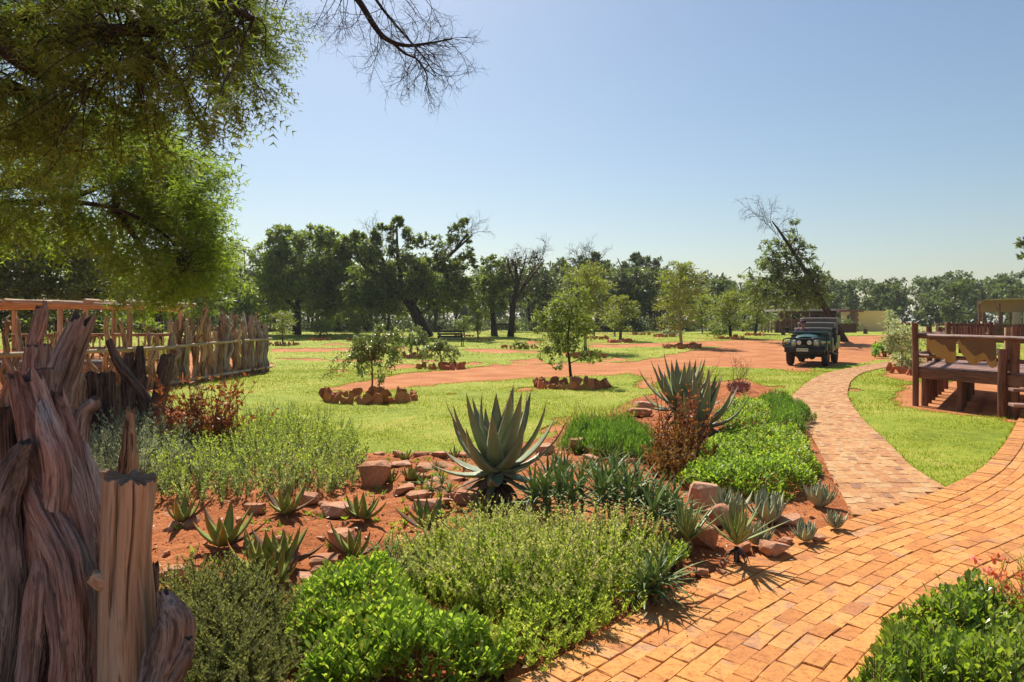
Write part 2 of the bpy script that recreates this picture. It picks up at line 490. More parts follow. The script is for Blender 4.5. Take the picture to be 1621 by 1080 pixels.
M = {}
M['soil'] = m_soil(); M['bed_soil'] = m_soil('dark_red_bed_soil', [(.3, (.24, .065, .02)), (.5, (.44, .145, .048)), (.72, (.60, .26, .11))], 1.3); M['joint'] = m_plain('dark_joint_sand', (.15, .06, .025), .95, .1, var=.3, vs=8); M['lawn'] = m_lawn(); M['field'] = m_field()
M['blade'] = m_leaf('grass_blade', [(0, (.19, .235, .02)), (.5, (.265, .31, .029)), (.85, (.37, .365, .062)), (1, (.48, .39, .15))], .3, .6, .15)
M['brick_near'] = m_brick('orange_brick', [(.10, (.31, .14, .085)), (.22, (.50, .20, .06)), (.5, (.60, .262, .072)), (.74, (.61, .30, .095)), (.88, (.48, .25, .12)), (.95, (.36, .22, .15))])
M['brick_far'] = m_brick('pale_orange_brick', [(.12, (.28, .15, .10)), (.28, (.43, .205, .085)), (.55, (.50, .27, .115)), (.8, (.52, .33, .16)), (.92, (.33, .21, .14))])
M['ring_stone'] = m_stone('red_ring_stone', [(.2, (.28, .085, .035)), (.5, (.50, .17, .07)), (.8, (.62, .26, .12))], 5)
M['bed_rock'] = m_stone('sandstone', [(.2, (.34, .13, .06)), (.5, (.46, .22, .12)), (.8, (.58, .36, .25))], 4)
M['wood_grey'] = m_wood('weathered_red_grey_wood', (.13, .10, .085), (.36, .28, .24), (.58, .50, .44), 1.0, .8, 1.0, grain=.7, grey=1.0)
M['wood_red'] = m_wood('reddish_dead_wood', (.14, .075, .06), (.33, .19, .15), (.50, .36, .30), 1.0, .8, 1.0, grain=.7, grey=.75)
M['wood_pale'] = m_wood('honey_coloured_wood', (.36, .21, .12), (.54, .35, .215), (.66, .49, .34), .5, .75, .7, .5)
M['wood_dark'] = m_wood('dark_dead_wood', (.045, .03, .025), (.12, .075, .055), (.22, .15, .11), 1.0, .85, .8)
M['wood_stick'] = m_wood('brown_stick_wood', (.17, .09, .05), (.38, .23, .13), (.55, .38, .24), 1.2, .8, .6)
M['wood_rail'] = m_wood('pale_pole_wood', (.34, .23, .13), (.50, .37, .23), (.60, .48, .33), 1.4, .7, .4, .5)
M['wood_deck'] = m_wood('stained_red_brown_timber', (.10, .032, .018), (.20, .066, .038), (.29, .125, .075), 1.2, .55, .35, .6, .35)
M['wood_plank'] = m_wood('worn_deck_plank', (.20, .095, .07), (.32, .17, .13), (.40, .25, .20), 1.2, .6, .3, .5, .3)
M['bark'] = m_wood('dark_bark', (.022, .015, .012), (.05, .035, .027), (.10, .072, .055), .5, .9, .8)
M['bark_brown'] = m_wood('brown_bark', (.055, .032, .02), (.12, .07, .045), (.19, .12, .08), .6, .9, .8)
M['bark_yellow'] = m_wood('yellow_green_bark', (.25, .22, .07), (.38, .34, .12), (.46, .43, .2), .6, .8, .4, .4)
M['bark_red'] = m_wood('red_brown_stem', (.16, .06, .03), (.26, .10, .05), (.34, .17, .1), .8, .7, .4, .4)

# ------------------------------------------------------------------ ground, lawn, field, paths
BED = [(840, 1085), (1000, 987), (1100, 932), (1280, 852), (1362, 838), (1322, 760), (1288, 690), (1256, 632), (1180, 600), (1080, 612), (1010, 632), (940, 668), (860, 700), (700, 722), (560, 722), (420, 700), (380, 672), (270, 648), (150, 640), (-200, 690), (-900, 1100)]
DIRT = [
    [(500, 618), (560, 606), (640, 592), (760, 581), (880, 575), (1000, 573), (1050, 566), (1090, 556), (1150, 549), (1240, 541), (1330, 539), (1430, 546), (1440, 556), (1410, 566), (1330, 580), (1245, 585), (1170, 582), (1105, 579), (1085, 586), (1060, 597), (1035, 616), (1002, 616), (1015, 599), (1000, 593), (860, 599), (740, 607), (660, 613), (600, 622)],
    [(920, 548), (1000, 544.5), (1110, 541), (1190, 538), (1245, 540), (1150, 549), (1050, 549), (940, 551)],
    [(425, 553), (520, 551.5), (640, 550), (640, 553.5), (520, 556.5), (425, 558)],
    [(613, 579), (655, 577), (662, 583), (620, 585)],
    [(1406, 640), (1415, 622), (1450, 607), (1530, 600), (1640, 596), (1800, 600), (1800, 672), (1590, 663), (1470, 653)],
    [(1398, 598), (1412, 577), (1450, 570), (1475, 596), (1440, 606)],
    [(-500, 650), (-500, 556), (250, 553), (425, 573), (428, 590), (272, 614), (130, 655), (0, 705)],
    [(1340, 533), (1440, 529), (1450, 541), (1340, 546)],
    [(735, 552), (860, 556), (850, 560), (740, 558)],
    [(810, 572), (850, 568), (862, 575), (815, 577)]]
P1L = [(-1.9, 1.75), (-.9, 2.45), (.09, 3.25), (.678, 3.87), (1.17, 4.37), (2.35, 5.40), (3.69, 6.33), (4.45, 6.95), (5.54, 7.99), (7.45, 10.2), (10.57, 14.1), (13.2, 17.6)]
P2L = [(2.55, 5.2), (2.83, 5.57), (3.46, 7.35), (4.48, 10.2), (5.8, 14.1), (7.0, 16.7), (9.8, 21.6), (12.5, 25.0), (15.9, 28.6), (19, 31)]
P2R = [(4.1, 6.5), (4.29, 6.68), (4.65, 7.99), (5.27, 9.67), (6.2, 12.2), (7.86, 16.0), (10.1, 20.2), (12.4, 23.6), (15.9, 27.2), (19, 29.4)]
P1W = 1.52
def curve2(pts, n): return smooth_path(np.column_stack([np.array(pts), np.zeros(len(pts))]), n)[:, :2]
p1c = curve2(P1L, 400)
def offs(c, d):
    t = np.gradient(c, axis=0); t /= np.linalg.norm(t, axis=1)[:, None]
    return c + d * np.column_stack([t[:, 1], -t[:, 0]])
p1poly = np.vstack([p1c, offs(p1c, P1W)[::-1]])
p2l, p2r = curve2(P2L, 300), curve2(P2R, 300)
p2poly = np.vstack([p2l, p2r[::-1]])

def polar(r0, r1, a0, a1, da, ratio, centre=None):
    nr = int(math.log(r1 / r0) / math.log(ratio)) + 1; na = int((a1 - a0) / da) + 1
    r = r0 * (r1 / r0) ** (np.arange(nr) / (nr - 1)); a = np.radians(np.linspace(a0, a1, na))
    X = np.outer(r, np.sin(a)); Y = np.outer(r, np.cos(a))
    i, j = np.meshgrid(np.arange(nr - 1), np.arange(na - 1), indexing='ij')
    q = np.stack([i * na + j, i * na + j + 1, (i + 1) * na + j + 1, (i + 1) * na + j], -1).reshape(-1, 4)[:, ::-1]
    return X.ravel(), Y.ravel(), q
# ground: one sheet to the horizon
gx = np.concatenate([-np.geomspace(1500, 60, 14), np.linspace(-55, 55, 56), np.geomspace(60, 1500, 14)])
gyv = np.concatenate([[-900, -200, -40, -10], np.linspace(0, 165, 84), np.geomspace(175, 2500, 14)])
X, Y = np.meshgrid(gx, gyv)
i, j = np.meshgrid(np.arange(len(gyv) - 1), np.arange(len(gx) - 1), indexing='ij'); w = len(gx)
mb = MB()
mb.add(np.stack([X, Y, tz(Y)], -1).reshape(-1, 3), quads=np.stack([i * w + j, i * w + j + 1, (i + 1) * w + j + 1, (i + 1) * w + j], -1).reshape(-1, 4), smooth=True)
tag(mb.build('ground', M['soil']), kind='structure')

def lawn_mask(x, y):
    jx = .16 * fbm(x, y, 0, 2.2, 4, 1) * np.clip(y / 12, .5, 3); jy = .22 * fbm(x, y, 0, 2.0, 4, 2) * np.clip(y / 10, .5, 4)
    px, py = to_px(x + jx, np.maximum(y + jy, .5))
    ok = np.ones(x.shape, bool)
    for d in DIRT: ok &= ~in_poly(px, py, d)
    px0, py0 = to_px(x + .4 * jx, np.maximum(y + .4 * jy, .5))
    ok &= ~in_poly(px0, py0, BED)
    ok &= ~in_poly(x, y, p1poly) & ~in_poly(x, y, p2poly)
    ok &= ~((fbm(x, y, 0, .55, 5, 4) > .54) & (y > 9))       # worn bare patches
    # past the near path (camera side) is planting and paving, not lawn
    d = x - np.interp(y, p1c[:, 1], p1c[:, 0])
    ok &= ~((d > 0) & (y < 9.5) & (d < 40))
    return ok & (y > 5)
x, y, q = polar(5.2, 75, -48, 48, .22, 1.011)
mk = lawn_mask(x, y)
qq = q[mk[q].sum(1) >= 3]
use = np.unique(qq); remap = np.full(len(x), -1); remap[use] = np.arange(len(use))
lz = tz(y) + .016 + .010 * fbm(x, y, 0, 1.2, 4, 6)
mb = MB(); mb.add(np.stack([x, y, lz], -1)[use], quads=remap[qq], smooth=True)
tag(mb.build('lawn', M['lawn']), kind='structure')
bq = q[(mk[q].sum(1) >= 1) & (mk[q].sum(1) <= 3)]
bx_, by_ = x[bq].mean(1), y[bq].mean(1); kb = by_ < 24; edge_pts = np.column_stack([bx_[kb], by_[kb]])
x, y, q = polar(74.5, 260, -50, 50, .8, 1.03)
mb = MB(); mb.add(np.stack([x, y, tz(y) + .03], -1), quads=q, smooth=True)
tag(mb.build('field', M['field']), kind='structure')

# short mown grass on the lawn: many small blades, denser near the camera
def grass(n, r0, r1, hk, seed, pw=1.0):
    r = np.random.default_rng(seed)
    rr = r0 * (r1 / r0) ** (r.random(n) ** pw); a = np.radians(r.uniform(-41, 41, n))
    x, y = rr * np.sin(a), rr * np.cos(a)
    k = lawn_mask(x, y); x, y, rr = x[k], y[k], rr[k]
    hh = hk * r.uniform(.5, 1.25, len(x)) * (1 + .5 * fbm(x, y, 0, 1.1, 3, 8))
    Pp = np.stack([x, y, tz(y) + .004], -1)
    D = np.stack([r.normal(0, .45, len(x)), r.normal(0, .45, len(x)), np.ones(len(x))], -1)
    return Pp, D, rdir(r, len(x)), hh * (1 + rr / 40), .008 * (1 + rr / 9)
mb = MB()
for a in (grass(260000, 5.5, 26, .026, 11), grass(70000, 20, 60, .036, 12)):
    leaves(mb, *a, LEAF_TRI)
r = np.random.default_rng(13)
e_ = np.repeat(edge_pts, 9, 0); n = len(e_)
e_ = e_ + r.normal(0, .035, (n, 2)) * np.clip(e_[:, 1:] / 8, 1, 2.5)
ok_ = ~in_poly(e_[:, 0], e_[:, 1], p1poly) & ~in_poly(e_[:, 0], e_[:, 1], p2poly); e_ = e_[ok_]; n = len(e_)
leaves(mb, np.column_stack([e_, tz(e_[:, 1]) + .004]), np.column_stack([r.normal(0, .6, (n, 2)), np.ones(n)]), rdir(r, n), r.uniform(.025, .065, n), .007 * (1 + e_[:, 1] / 12), LEAF_TRI)
tag(mb.build('grass', M['blade']), kind='stuff')

# garden bed: mounded, cloddy earth
bx = np.arange(-6.5, 8.3, .032); by = np.arange(2.2, 18, .045)
Xb, Yb = np.meshgrid(bx, by)
pxb, pyb = to_px(Xb, Yb)
p1in = np.vstack([offs(p1c, .09), offs(p1c, P1W)[::-1]]); p2in = np.vstack([p2l + (p2r - p2l) * .07, p2r[::-1]])
onp = in_poly(Xb, Yb, np.vstack([offs(p1c, -.05), offs(p1c, P1W)[::-1]])) | in_poly(Xb, Yb, np.vstack([p2l - (p2r - p2l) * .04, p2r[::-1]]))
inb = (in_poly(pxb, pyb, BED) | onp) & ~in_poly(Xb, Yb, p1in) & ~in_poly(Xb, Yb, p2in) & (in_poly(pxb, pyb - 14, BED) | in_poly(pxb - 14, pyb, BED) | in_poly(pxb, pyb, BED)) & (Xb < 8)
def bedz(x, y):
    return .02 + .035 * fbm(x, y, 0, .9, 3, 9)
Zb = .012 + np.maximum(0, .03 + .04 * fbm(Xb, Yb, 0, .9, 3, 9) + .032 * fbm(Xb, Yb, 0, 8, 4, 10))
Zb = np.where(onp, .022, Zb)
i, j = np.meshgrid(np.arange(len(by) - 1), np.arange(len(bx) - 1), indexing='ij'); w = len(bx)
q = np.stack([i * w + j, i * w + j + 1, (i + 1) * w + j + 1, (i + 1) * w + j], -1).reshape(-1, 4)
q = q[inb.ravel()[q].all(1)]
use = np.unique(q); remap = np.full(Xb.size, -1); remap[use] = np.arange(len(use))
mb = MB(); mb.add(np.stack([Xb, Yb, Zb], -1).reshape(-1, 3)[use], quads=remap[q], smooth=True)
tag(mb.build('garden_bed_soil', M['bed_soil']), kind='structure')
# loose chips of stone and clods on the bed
r = np.random.default_rng(5)
mb = MB()
oc = np.array([(1, 0, 0), (-1, 0, 0), (0, 1, 0), (0, -1, 0), (0, 0, 1), (0, 0, -.4)])
ot = np.array([(0, 2, 4), (2, 1, 4), (1, 3, 4), (3, 0, 4), (2, 0, 5), (1, 2, 5), (3, 1, 5), (0, 3, 5)])
n = 16000
x = r.uniform(-5, 7, n); y = 3 + 9 * r.random(n) ** 1.3
px, py = to_px(x, y); k = in_poly(px, py, BED) & ~in_poly(x, y, p1poly) & ~in_poly(x, y, p2poly)
k &= (fbm(x, y, 0, 1.1, 3, 12) > -.35) | (x > 1.8)
x, y = x[k], y[k]; n = len(x)
s = .005 + .017 * r.random(n) ** 3.5
V = oc[None] * (s[:, None, None] * r.uniform(.5, 1.5, (n, 1, 3)) * np.array([1, 1, .7])) @ np.eye(3) + r.normal(0, .28, (n, 6, 3)) * s[:, None, None]
V += np.stack([x, y, .05 + .04 * fbm(x, y, 0, .9, 3, 9)], -1)[:, None, :]
mb.add(V.reshape(-1, 3), tris=(ot[None] + 6 * np.arange(n)[:, None, None]).reshape(-1, 3))
tag(mb.build('gravel', M['bed_rock']), kind='stuff')

# brick paths -------------------------------------------------------
def brick_mesh(seed, L, W, mat, name='brick'):
    r = np.random.default_rng(seed)
    mb = MB(); box(mb, (0, 0, 0), (L, W, .06), ch=.004)
    mb.v[0] = mb.v[0] + r.normal(0, .0012, mb.v[0].shape)
    return mb.mesh(name, mat)
def lay(paths, structure_name, mat, z0, near_n, seed):
    """paths: list of (x, y, angle) centres for stretchers; nearest near_n become single bricks, the rest one joined piece"""
    r = np.random.default_rng(seed)
    root = bpy.data.objects.new(structure_name, None); COL.objects.link(root); tag(root, kind='structure')
    variants = [brick_mesh(seed + k, .199, .0985, mat) for k in range(8)]
    items = []
    for (x, y, a, soft) in paths:
        ang = math.degrees(abs(math.atan2(x, y)))
        seen = ang < 38.5 and y > 2.9
        items.append((0 if seen else 1, math.hypot(x, y), x, y, a))
    items.sort()
    joined = MB(); cnt = 0
    for (_, d, x, y, a) in items:
        z = z0 + float(tz(y)) + r.normal(0, .0022) - .03
        rx, ry = r.normal(0, .010), r.normal(0, .006)
        a += r.normal(0, .012)
        if cnt < near_n and _ == 0:
            o = inst('brick', variants[r.integers(8)], (x, y, z), (rx, ry, a + (math.pi if r.random() < .5 else 0)), parent=root); cnt += 1
        else:
            R = rotz(a) @ rotx(rx)
            box(joined, (x, y, z), (.199, .0985, .06), rot=R, ch=.004)
    tag(joined.build('brick', mat, root), kind='stuff')
    return root
def walk(c, spacing):
    d = np.concatenate([[0], np.cumsum(np.linalg.norm(np.diff(c, axis=0), axis=1))])
    return d
def resample(c, s):
    d = walk(c, 0)
    return np.column_stack([np.interp(s, d, c[:, 0]), np.interp(s, d, c[:, 1])])
r = np.random.default_rng(21)
laid = []
c = offs(p1c, .105)                                   # header course along the bed
L = walk(c, 0)[-1]
s = np.arange(.06, L, .1015); p = resample(c, s); p2 = resample(c, s + .01); a = np.arctan2(*(p2 - p).T[::-1])
laid += [(x, y, t + math.pi / 2, 0) for (x, y), t in zip(p, a)]
c = offs(p1c, P1W - .105); L = walk(c, 0)[-1]
s = np.arange(.06, L, .1015); p = resample(c, s); p2 = resample(c, s + .01); a = np.arctan2(*(p2 - p).T[::-1])
laid += [(x, y, t + math.pi / 2, 0) for (x, y), t in zip(p, a)]
for k in range(11):
    c = offs(p1c, .263 + k * (P1W - .526) / 10); L = walk(c, 0)[-1]
    s = np.arange(.101 * (k % 2) + r.uniform(0, .03), L, .2025); p = resample(c, s); p2 = resample(c, s + .01); a = np.arctan2(*(p2 - p).T[::-1])
    laid += [(x, y, t, 0) for (x, y), t in zip(p, a)]
lay(laid, 'brick_path', M['brick_near'], .046, 299, 100)
laid = []
nC = 13
for k in range(nC):
    f = (k + .5) / nC
    c = p2l * (1 - f) + p2r * f; L = walk(c, 0)[-1]
    c = c + .012 * np.column_stack([fbm(c[:, 0], c[:, 1], k * .2, 1.2, 2, 14), np.zeros(len(c))])
    s = np.arange(.101 * (k % 2) + r.uniform(0, .05), L, .2035); p = resample(c, s); p2 = resample(c, s + .01); a = np.arctan2(*(p2 - p).T[::-1])
    laid += [(x, y, t, 0) for (x, y), t in zip(p, a) if not in_poly([x], [y], p1poly)[0]]
lay(laid, 'brick_walkway', M['brick_far'], .040, 299, 200)
# sand bedding under both paths
mb = MB()
for A, B in ((p1c, offs(p1c, P1W)), (p2l, p2r)):
    n = len(A); zz_ = .034 if A is p1c else .029
    A, B = A + (B - A) * .025, B + (A - B) * .025
    v = np.vstack([np.column_stack([A, tz(A[:, 1]) + zz_]), np.column_stack([B, tz(B[:, 1]) + zz_])])
    k = np.arange(n - 1)
    mb.add(v, quads=np.column_stack([k, k + n, k + n + 1, k + 1]))
tag(mb.build('path_bedding_sand', M['joint']), kind='structure')

# ------------------------------------------------------------------ trees
def lm(name, *cols, **k):
    n = len(cols)
    M[name] = m_leaf(name, [(i / (n - 1), c) for i, c in enumerate(cols)], **k)
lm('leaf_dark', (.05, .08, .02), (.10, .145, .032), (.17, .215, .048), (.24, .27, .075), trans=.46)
lm('leaf_mid', (.065, .10, .02), (.13, .18, .034), (.21, .26, .05), (.29, .32, .08), trans=.48)
lm('leaf_euc', (.05, .07, .028), (.085, .115, .042), (.13, .165, .06), (.18, .20, .09), trans=.35)
lm('leaf_brown', (.05, .045, .025), (.085, .075, .035), (.12, .11, .05), trans=.2)
lm('leaf_fever', (.10, .13, .02), (.17, .21, .03), (.25, .28, .04), (.30, .30, .07), trans=.4)
lm('leaf_wattle', (.06, .085, .014), (.10, .135, .02), (.15, .185, .028), (.21, .20, .04), (.20, .13, .04), trans=.45)
lm('leaf_wattle_bright', (.08, .13, .018), (.13, .19, .026), (.19, .26, .036), (.26, .31, .055), trans=.52, rough=.6, spec=.18)
lm('leaf_broad', (.07, .11, .02), (.13, .18, .032), (.21, .26, .05), (.30, .32, .10), trans=.42)
lm('leaf_weep', (.07, .10, .028), (.12, .17, .045), (.21, .25, .08), (.36, .38, .18), trans=.35, rough=.3, spec=.5)
lm('leaf_pale', (.16, .20, .09), (.26, .30, .15), (.38, .40, .24), (.50, .50, .34), trans=.35)

KD = 2.2
def crown(mb, r, blobs, dens, leafL, leafW, tpl=LEAF_DIA, clump=.28, per=26, droop=.2, outw=.8, twigs=None, root=None, mi=0, flat=.75, tmin=0.0):
    """leaf clumps through ellipsoid volumes: blobs = [(centre, radii, weight)]"""
    for (c, rad, wgt) in blobs:
        c = np.array(c, float); rad = np.array(rad, float)
        area = (rad[0] * rad[2] + rad[0] * rad[1] + rad[1] * rad[2])
        n = max(4, int(dens * KD * wgt * area))
        d = rdir(r, n); rr = r.random((n, 1)) ** .38
        cc = c + d * rr * rad * r.uniform(.82, 1.12, (n, 1))
        cr = clump * rad.mean() * r.uniform(.55, 1.35, n)
        if twigs is not None and rad.mean() > tmin:
            for q in cc[:: max(1, n // twigs[2])]:
                s = (np.array(root) if root is not None else c) * .15 + c * .85
                s = s + r.normal(0, .1, 3) * rad
                m = (s + q) / 2 + r.normal(0, .08, 3) * rad
                tube(twigs[0], smooth_path([s, m, q], 5), [twigs[1], twigs[1] * .3], 3, cap=False)
        idx = np.repeat(np.arange(n), per); N = len(idx)
        g = rdir(r, N) * r.random((N, 1)) ** .5
        pp = cc[idx] + g * cr[idx, None] * np.array([1, 1, flat])
        D = g * outw + d[idx] * .5 + r.normal(0, .45, (N, 3)) + np.array([0, 0, -droop])
        Nn = r.normal(0, .6, (N, 3)) + np.array([0, 0, 1.0])
        L = leafL * r.uniform(.6, 1.3, N)
        leaves(mb, pp, D, Nn, L, L * leafW / leafL, tpl, mi)
def pblob(px, py, rx, ry, Yd, wgt=1.0, dY=0.0, rd=None):
    c = P(px, py, Yd + dY); k = (Yd + dY) / F
    return (c, (rx * k, (rd if rd else (rx + ry) / 2) * k, ry * k), wgt)

def tree(name, label, base_px, Yd, trunk, blobs, leafm, barkm='bark', dens=3.0, leafL=.3, leafW=.16, seed=1, limbs=(), cat='tree', group=None, tr=(.2, .08), twr=.03, twn=14, sub=0, **k):
    r = np.random.default_rng(seed)
    base = Vector(((base_px - CX) / F * Yd, Yd, float(tz(Yd))))
    t = thing(name, label, cat, base, group=group)
    tb, cb = MB(), MB()
    tp = [base - Vector((0, 0, .1))] + [P(a, b, Yd + (d[0] if d else 0)) for a, b, *d in trunk]
    tube(tb, smooth_path(tp, 5 * len(tp)), [tr[0] * 1.35, tr[0], (tr[0] + tr[1]) / 2, tr[1]], 8, gnarl=.08, seed=seed)
    for lb in limbs:
        pts = [P(a, b, Yd + (d[0] if d else 0)) for a, b, *d in lb]
        tube(tb, smooth_path(pts, 5 * len(pts)), [tr[1] * 1.1, tr[1] * .35], 6, gnarl=.1, seed=seed + 3)
    bl = [pblob(b[0], b[1], b[2], b[3], Yd, b[4] if len(b) > 4 else 1.0, r.normal(0, .4)) for b in blobs]
    if sub:
        ex = []
        for (c_, rd_, wg_) in bl:
            for d_ in rdir(r, sub):
                if d_[2] < -.5: d_[2] = abs(d_[2])
                ex.append((np.array(c_) + d_ * np.array(rd_) * r.uniform(.8, 1.1), np.array(rd_) * r.uniform(.28, .5), wg_ * 1.3))
        bl = [(c_, np.array(rd_) * .86, wg_) for c_, rd_, wg_ in bl] + ex
    crown(cb, r, bl, dens, leafL, leafW, twigs=(tb, twr, twn), root=tp[-1], tmin=np.median([np.mean(b_[1]) for b_ in bl]) * .9 if sub else 0.0, **k)
    tb.build('trunk', M[barkm], t, base); cb.build('crown', M[leafm], t, base)
    return t

# big rounded trees in the middle distance
tree('shade_tree', 'big round-crowned dark green tree, the leftmost of the tall trees beyond the log fence', 470, 55, [(470, 500), (474, 440)],
     [(480, 398, 48, 40), (440, 432, 42, 42), (522, 418, 46, 44), (470, 468, 62, 42), (552, 448, 46, 46), (424, 482, 30, 34), (530, 485, 55, 30), (500, 440, 60, 40)],
     'leaf_mid', dens=2.6, sub=6, leafL=.27, leafW=.14, per=34, seed=31, tr=(.3, .15), limbs=[[(470, 490), (430, 450), (420, 430)], [(472, 480), (520, 440), (545, 420)]])
tree('shade_tree', 'wide dark tree with leaning black trunk and bare windswept branch on its right', 676, 51, [(664, 508), (655, 490), (636, 468), (610, 440)],
     [(612, 432, 48, 38), (575, 455, 44, 40), (655, 448, 42, 38), (630, 475, 60, 28), (590, 490, 50, 24), (690, 470, 40, 28), (725, 440, 30, 26, .8), (735, 470, 26, 24, .8),
      (585, 385, 22, 14, .55), (612, 372, 16, 16, .5), (636, 395, 20, 18, .6), (655, 375, 14, 20, .4), (560, 378, 16, 8, .5), (628, 352, 10, 8, .6), (700, 400, 26, 26, .6), (728, 378, 24, 26, .45), (738, 405, 16, 22, .5), (705, 425, 24, 16, .7)],
     'leaf_dark', dens=2.8, sub=5, leafL=.25, leafW=.12, per=34, seed=32, tr=(.42, .17), twn=22,
     limbs=[[(662, 500), (700, 474), (735, 452)], [(655, 480), (680, 430), (712, 405), (740, 370)], [(640, 465), (630, 410), (628, 355)], [(630, 460), (600, 400), (585, 375)], [(672, 440), (700, 415), (748, 372)], [(612, 440), (575, 420), (560, 380)]])
tree('shade_tree', 'dense dark tree with a short upright trunk just left of the thin brownish tree', 783, 52, [(780, 500), (774, 455)],
     [(775, 432, 26, 24), (762, 458, 28, 26), (786, 462, 24, 22), (770, 485, 34, 20, .8), (800, 440, 14, 14, .6)], 'leaf_dark', dens=3.0, sub=5, leafL=.24, leafW=.12, seed=33, tr=(.22, .1))
tree('sparse_tree', 'thin half bare brownish tree with upswept branches between the dense trees', 808, 51, [(812, 490), (818, 450), (815, 415)],
     [(812, 420, 16, 22, .5), (832, 415, 16, 18, .45), (852, 420, 14, 16, .4), (800, 440, 14, 18, .5), (840, 450, 18, 20, .35), (818, 465, 18, 20, .35), (846, 405, 10, 10, .5)], 'leaf_brown', dens=3.4, leafL=.24, leafW=.08, seed=34, tr=(.2, .08), twn=26,
     limbs=[[(814, 480), (835, 440), (860, 408)], [(818, 455), (828, 425), (834, 402)], [(817, 450), (806, 425), (802, 405)], [(824, 462), (848, 430), (862, 412)]])
# tall gums beyond the young trees
tree('gum_tree', 'tall dark gum tree behind the yellow-green fever trees, with bare tip branches', 912, 78, [(912, 480), (918, 430)],
     [(890, 440, 26, 26), (925, 425, 24, 20), (940, 440, 24, 26), (905, 470, 40, 26), (950, 470, 30, 26), (935, 412, 16, 9, .5), (958, 424, 16, 12, .7)], 'leaf_euc', dens=2.0, sub=5, leafL=.34, leafW=.16, seed=35, tr=(.3, .12), limbs=[[(918, 430), (924, 415), (930, 408)], [(920, 430), (945, 412), (954, 408)]])
tree('gum_tree', 'tall clumpy gum tree right of the fever trees, standing against the sky', 1008, 80, [(1008, 490), (1008, 430)],
     [(1010, 428, 26, 18), (1028, 425, 18, 16), (995, 448, 34, 24), (1025, 455, 30, 26), (1000, 480, 40, 26), (1045, 478, 26, 26), (1008, 410, 8, 7, .8), (972, 455, 20, 18)], 'leaf_euc', dens=2.0, sub=6, leafL=.34, leafW=.16, seed=36, tr=(.3, .12))
# left side: dark trees behind the pergola
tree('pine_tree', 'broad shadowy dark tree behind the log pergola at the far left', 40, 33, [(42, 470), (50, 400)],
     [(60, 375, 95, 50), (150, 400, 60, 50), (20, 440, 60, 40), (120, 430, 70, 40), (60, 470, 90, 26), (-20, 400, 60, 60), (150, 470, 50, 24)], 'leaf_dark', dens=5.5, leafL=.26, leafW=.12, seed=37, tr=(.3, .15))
tree('pine_tree', 'shadowy tree standing between the pergola and the log fence end', 250, 40, [(250, 480), (240, 420)],
     [(200, 450, 60, 40), (260, 470, 60, 30), (300, 440, 44, 40), (230, 490, 60, 18), (320, 480, 40, 26)], 'leaf_dark', dens=3.4, leafL=.28, leafW=.12, seed=38, tr=(.25, .1))
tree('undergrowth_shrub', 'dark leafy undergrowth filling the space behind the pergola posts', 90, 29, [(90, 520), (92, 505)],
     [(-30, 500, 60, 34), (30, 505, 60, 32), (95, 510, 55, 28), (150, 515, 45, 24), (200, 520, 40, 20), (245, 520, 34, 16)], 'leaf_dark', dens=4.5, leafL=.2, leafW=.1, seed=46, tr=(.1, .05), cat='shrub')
tree('shade_tree', 'mid green tree peeping out right of the bright drooping branches', 352, 50, [(352, 490), (350, 440)],
     [(360, 410, 26, 34), (345, 450, 40, 34), (375, 470, 30, 30), (320, 480, 40, 26), (390, 490, 24, 20)], 'leaf_mid', dens=3.4, leafL=.3, leafW=.13, seed=39, tr=(.22, .1))
tree('gum_tree', 'slender tall gum with sparse tiered branches beside the big round tree', 392, 68, [(390, 480), (386, 390)],
     [(385, 392, 10, 8, .7), (396, 410, 12, 6, .8), (378, 420, 12, 10, .7), (392, 436, 14, 8, .8), (384, 460, 18, 14, .7)], 'leaf_euc', dens=3, leafL=.34, leafW=.14, seed=40, tr=(.16, .05))
# leaning tree by the jeep
tree('leaning_tree', 'tall tree leaning hard to the left behind the jeep, with a bare feathery crown tip', 1338, 45, [(1325, 520), (1300, 476), (1272, 425), (1238, 372), (1222, 350)],
     [(1262, 440, 42, 22), (1235, 455, 42, 20), (1290, 455, 30, 20), (1210, 478, 34, 18, .9), (1262, 480, 44, 18, .9), (1285, 420, 22, 12, .9), (1245, 415, 26, 12, .8), (1290, 440, 22, 16), (1205, 455, 34, 18, 1.2), (1225, 425, 30, 18, 1.2), (1275, 455, 40, 24, 1.2), (1236, 392, 28, 18, 1), (1228, 408, 26, 14, 1), (1215, 388, 16, 12, .6), (1215, 420, 24, 12, 1), (1264, 386, 22, 16, 1), (1258, 352, 8, 7, 1.4), (1180, 436, 14, 6, 1), (1270, 402, 22, 16, 1.1), (1245, 370, 14, 12, .7), (1250, 430, 40, 14, 1), (1300, 436, 16, 14, 1), (1300, 470, 22, 14, .8), (1195, 492, 22, 12, .7)],
     'leaf_dark', dens=3.3, leafL=.20, leafW=.09, clump=.24, seed=41, tr=(.22, .035), twn=12,
     limbs=[[(1298, 474), (1255, 450), (1210, 440), (1176, 438)], [(1275, 430), (1250, 410), (1218, 418)], [(1250, 390), (1262, 372), (1258, 352)], [(1285, 450), (1300, 425), (1305, 415)], [(1300, 478), (1260, 470), (1215, 486)]])
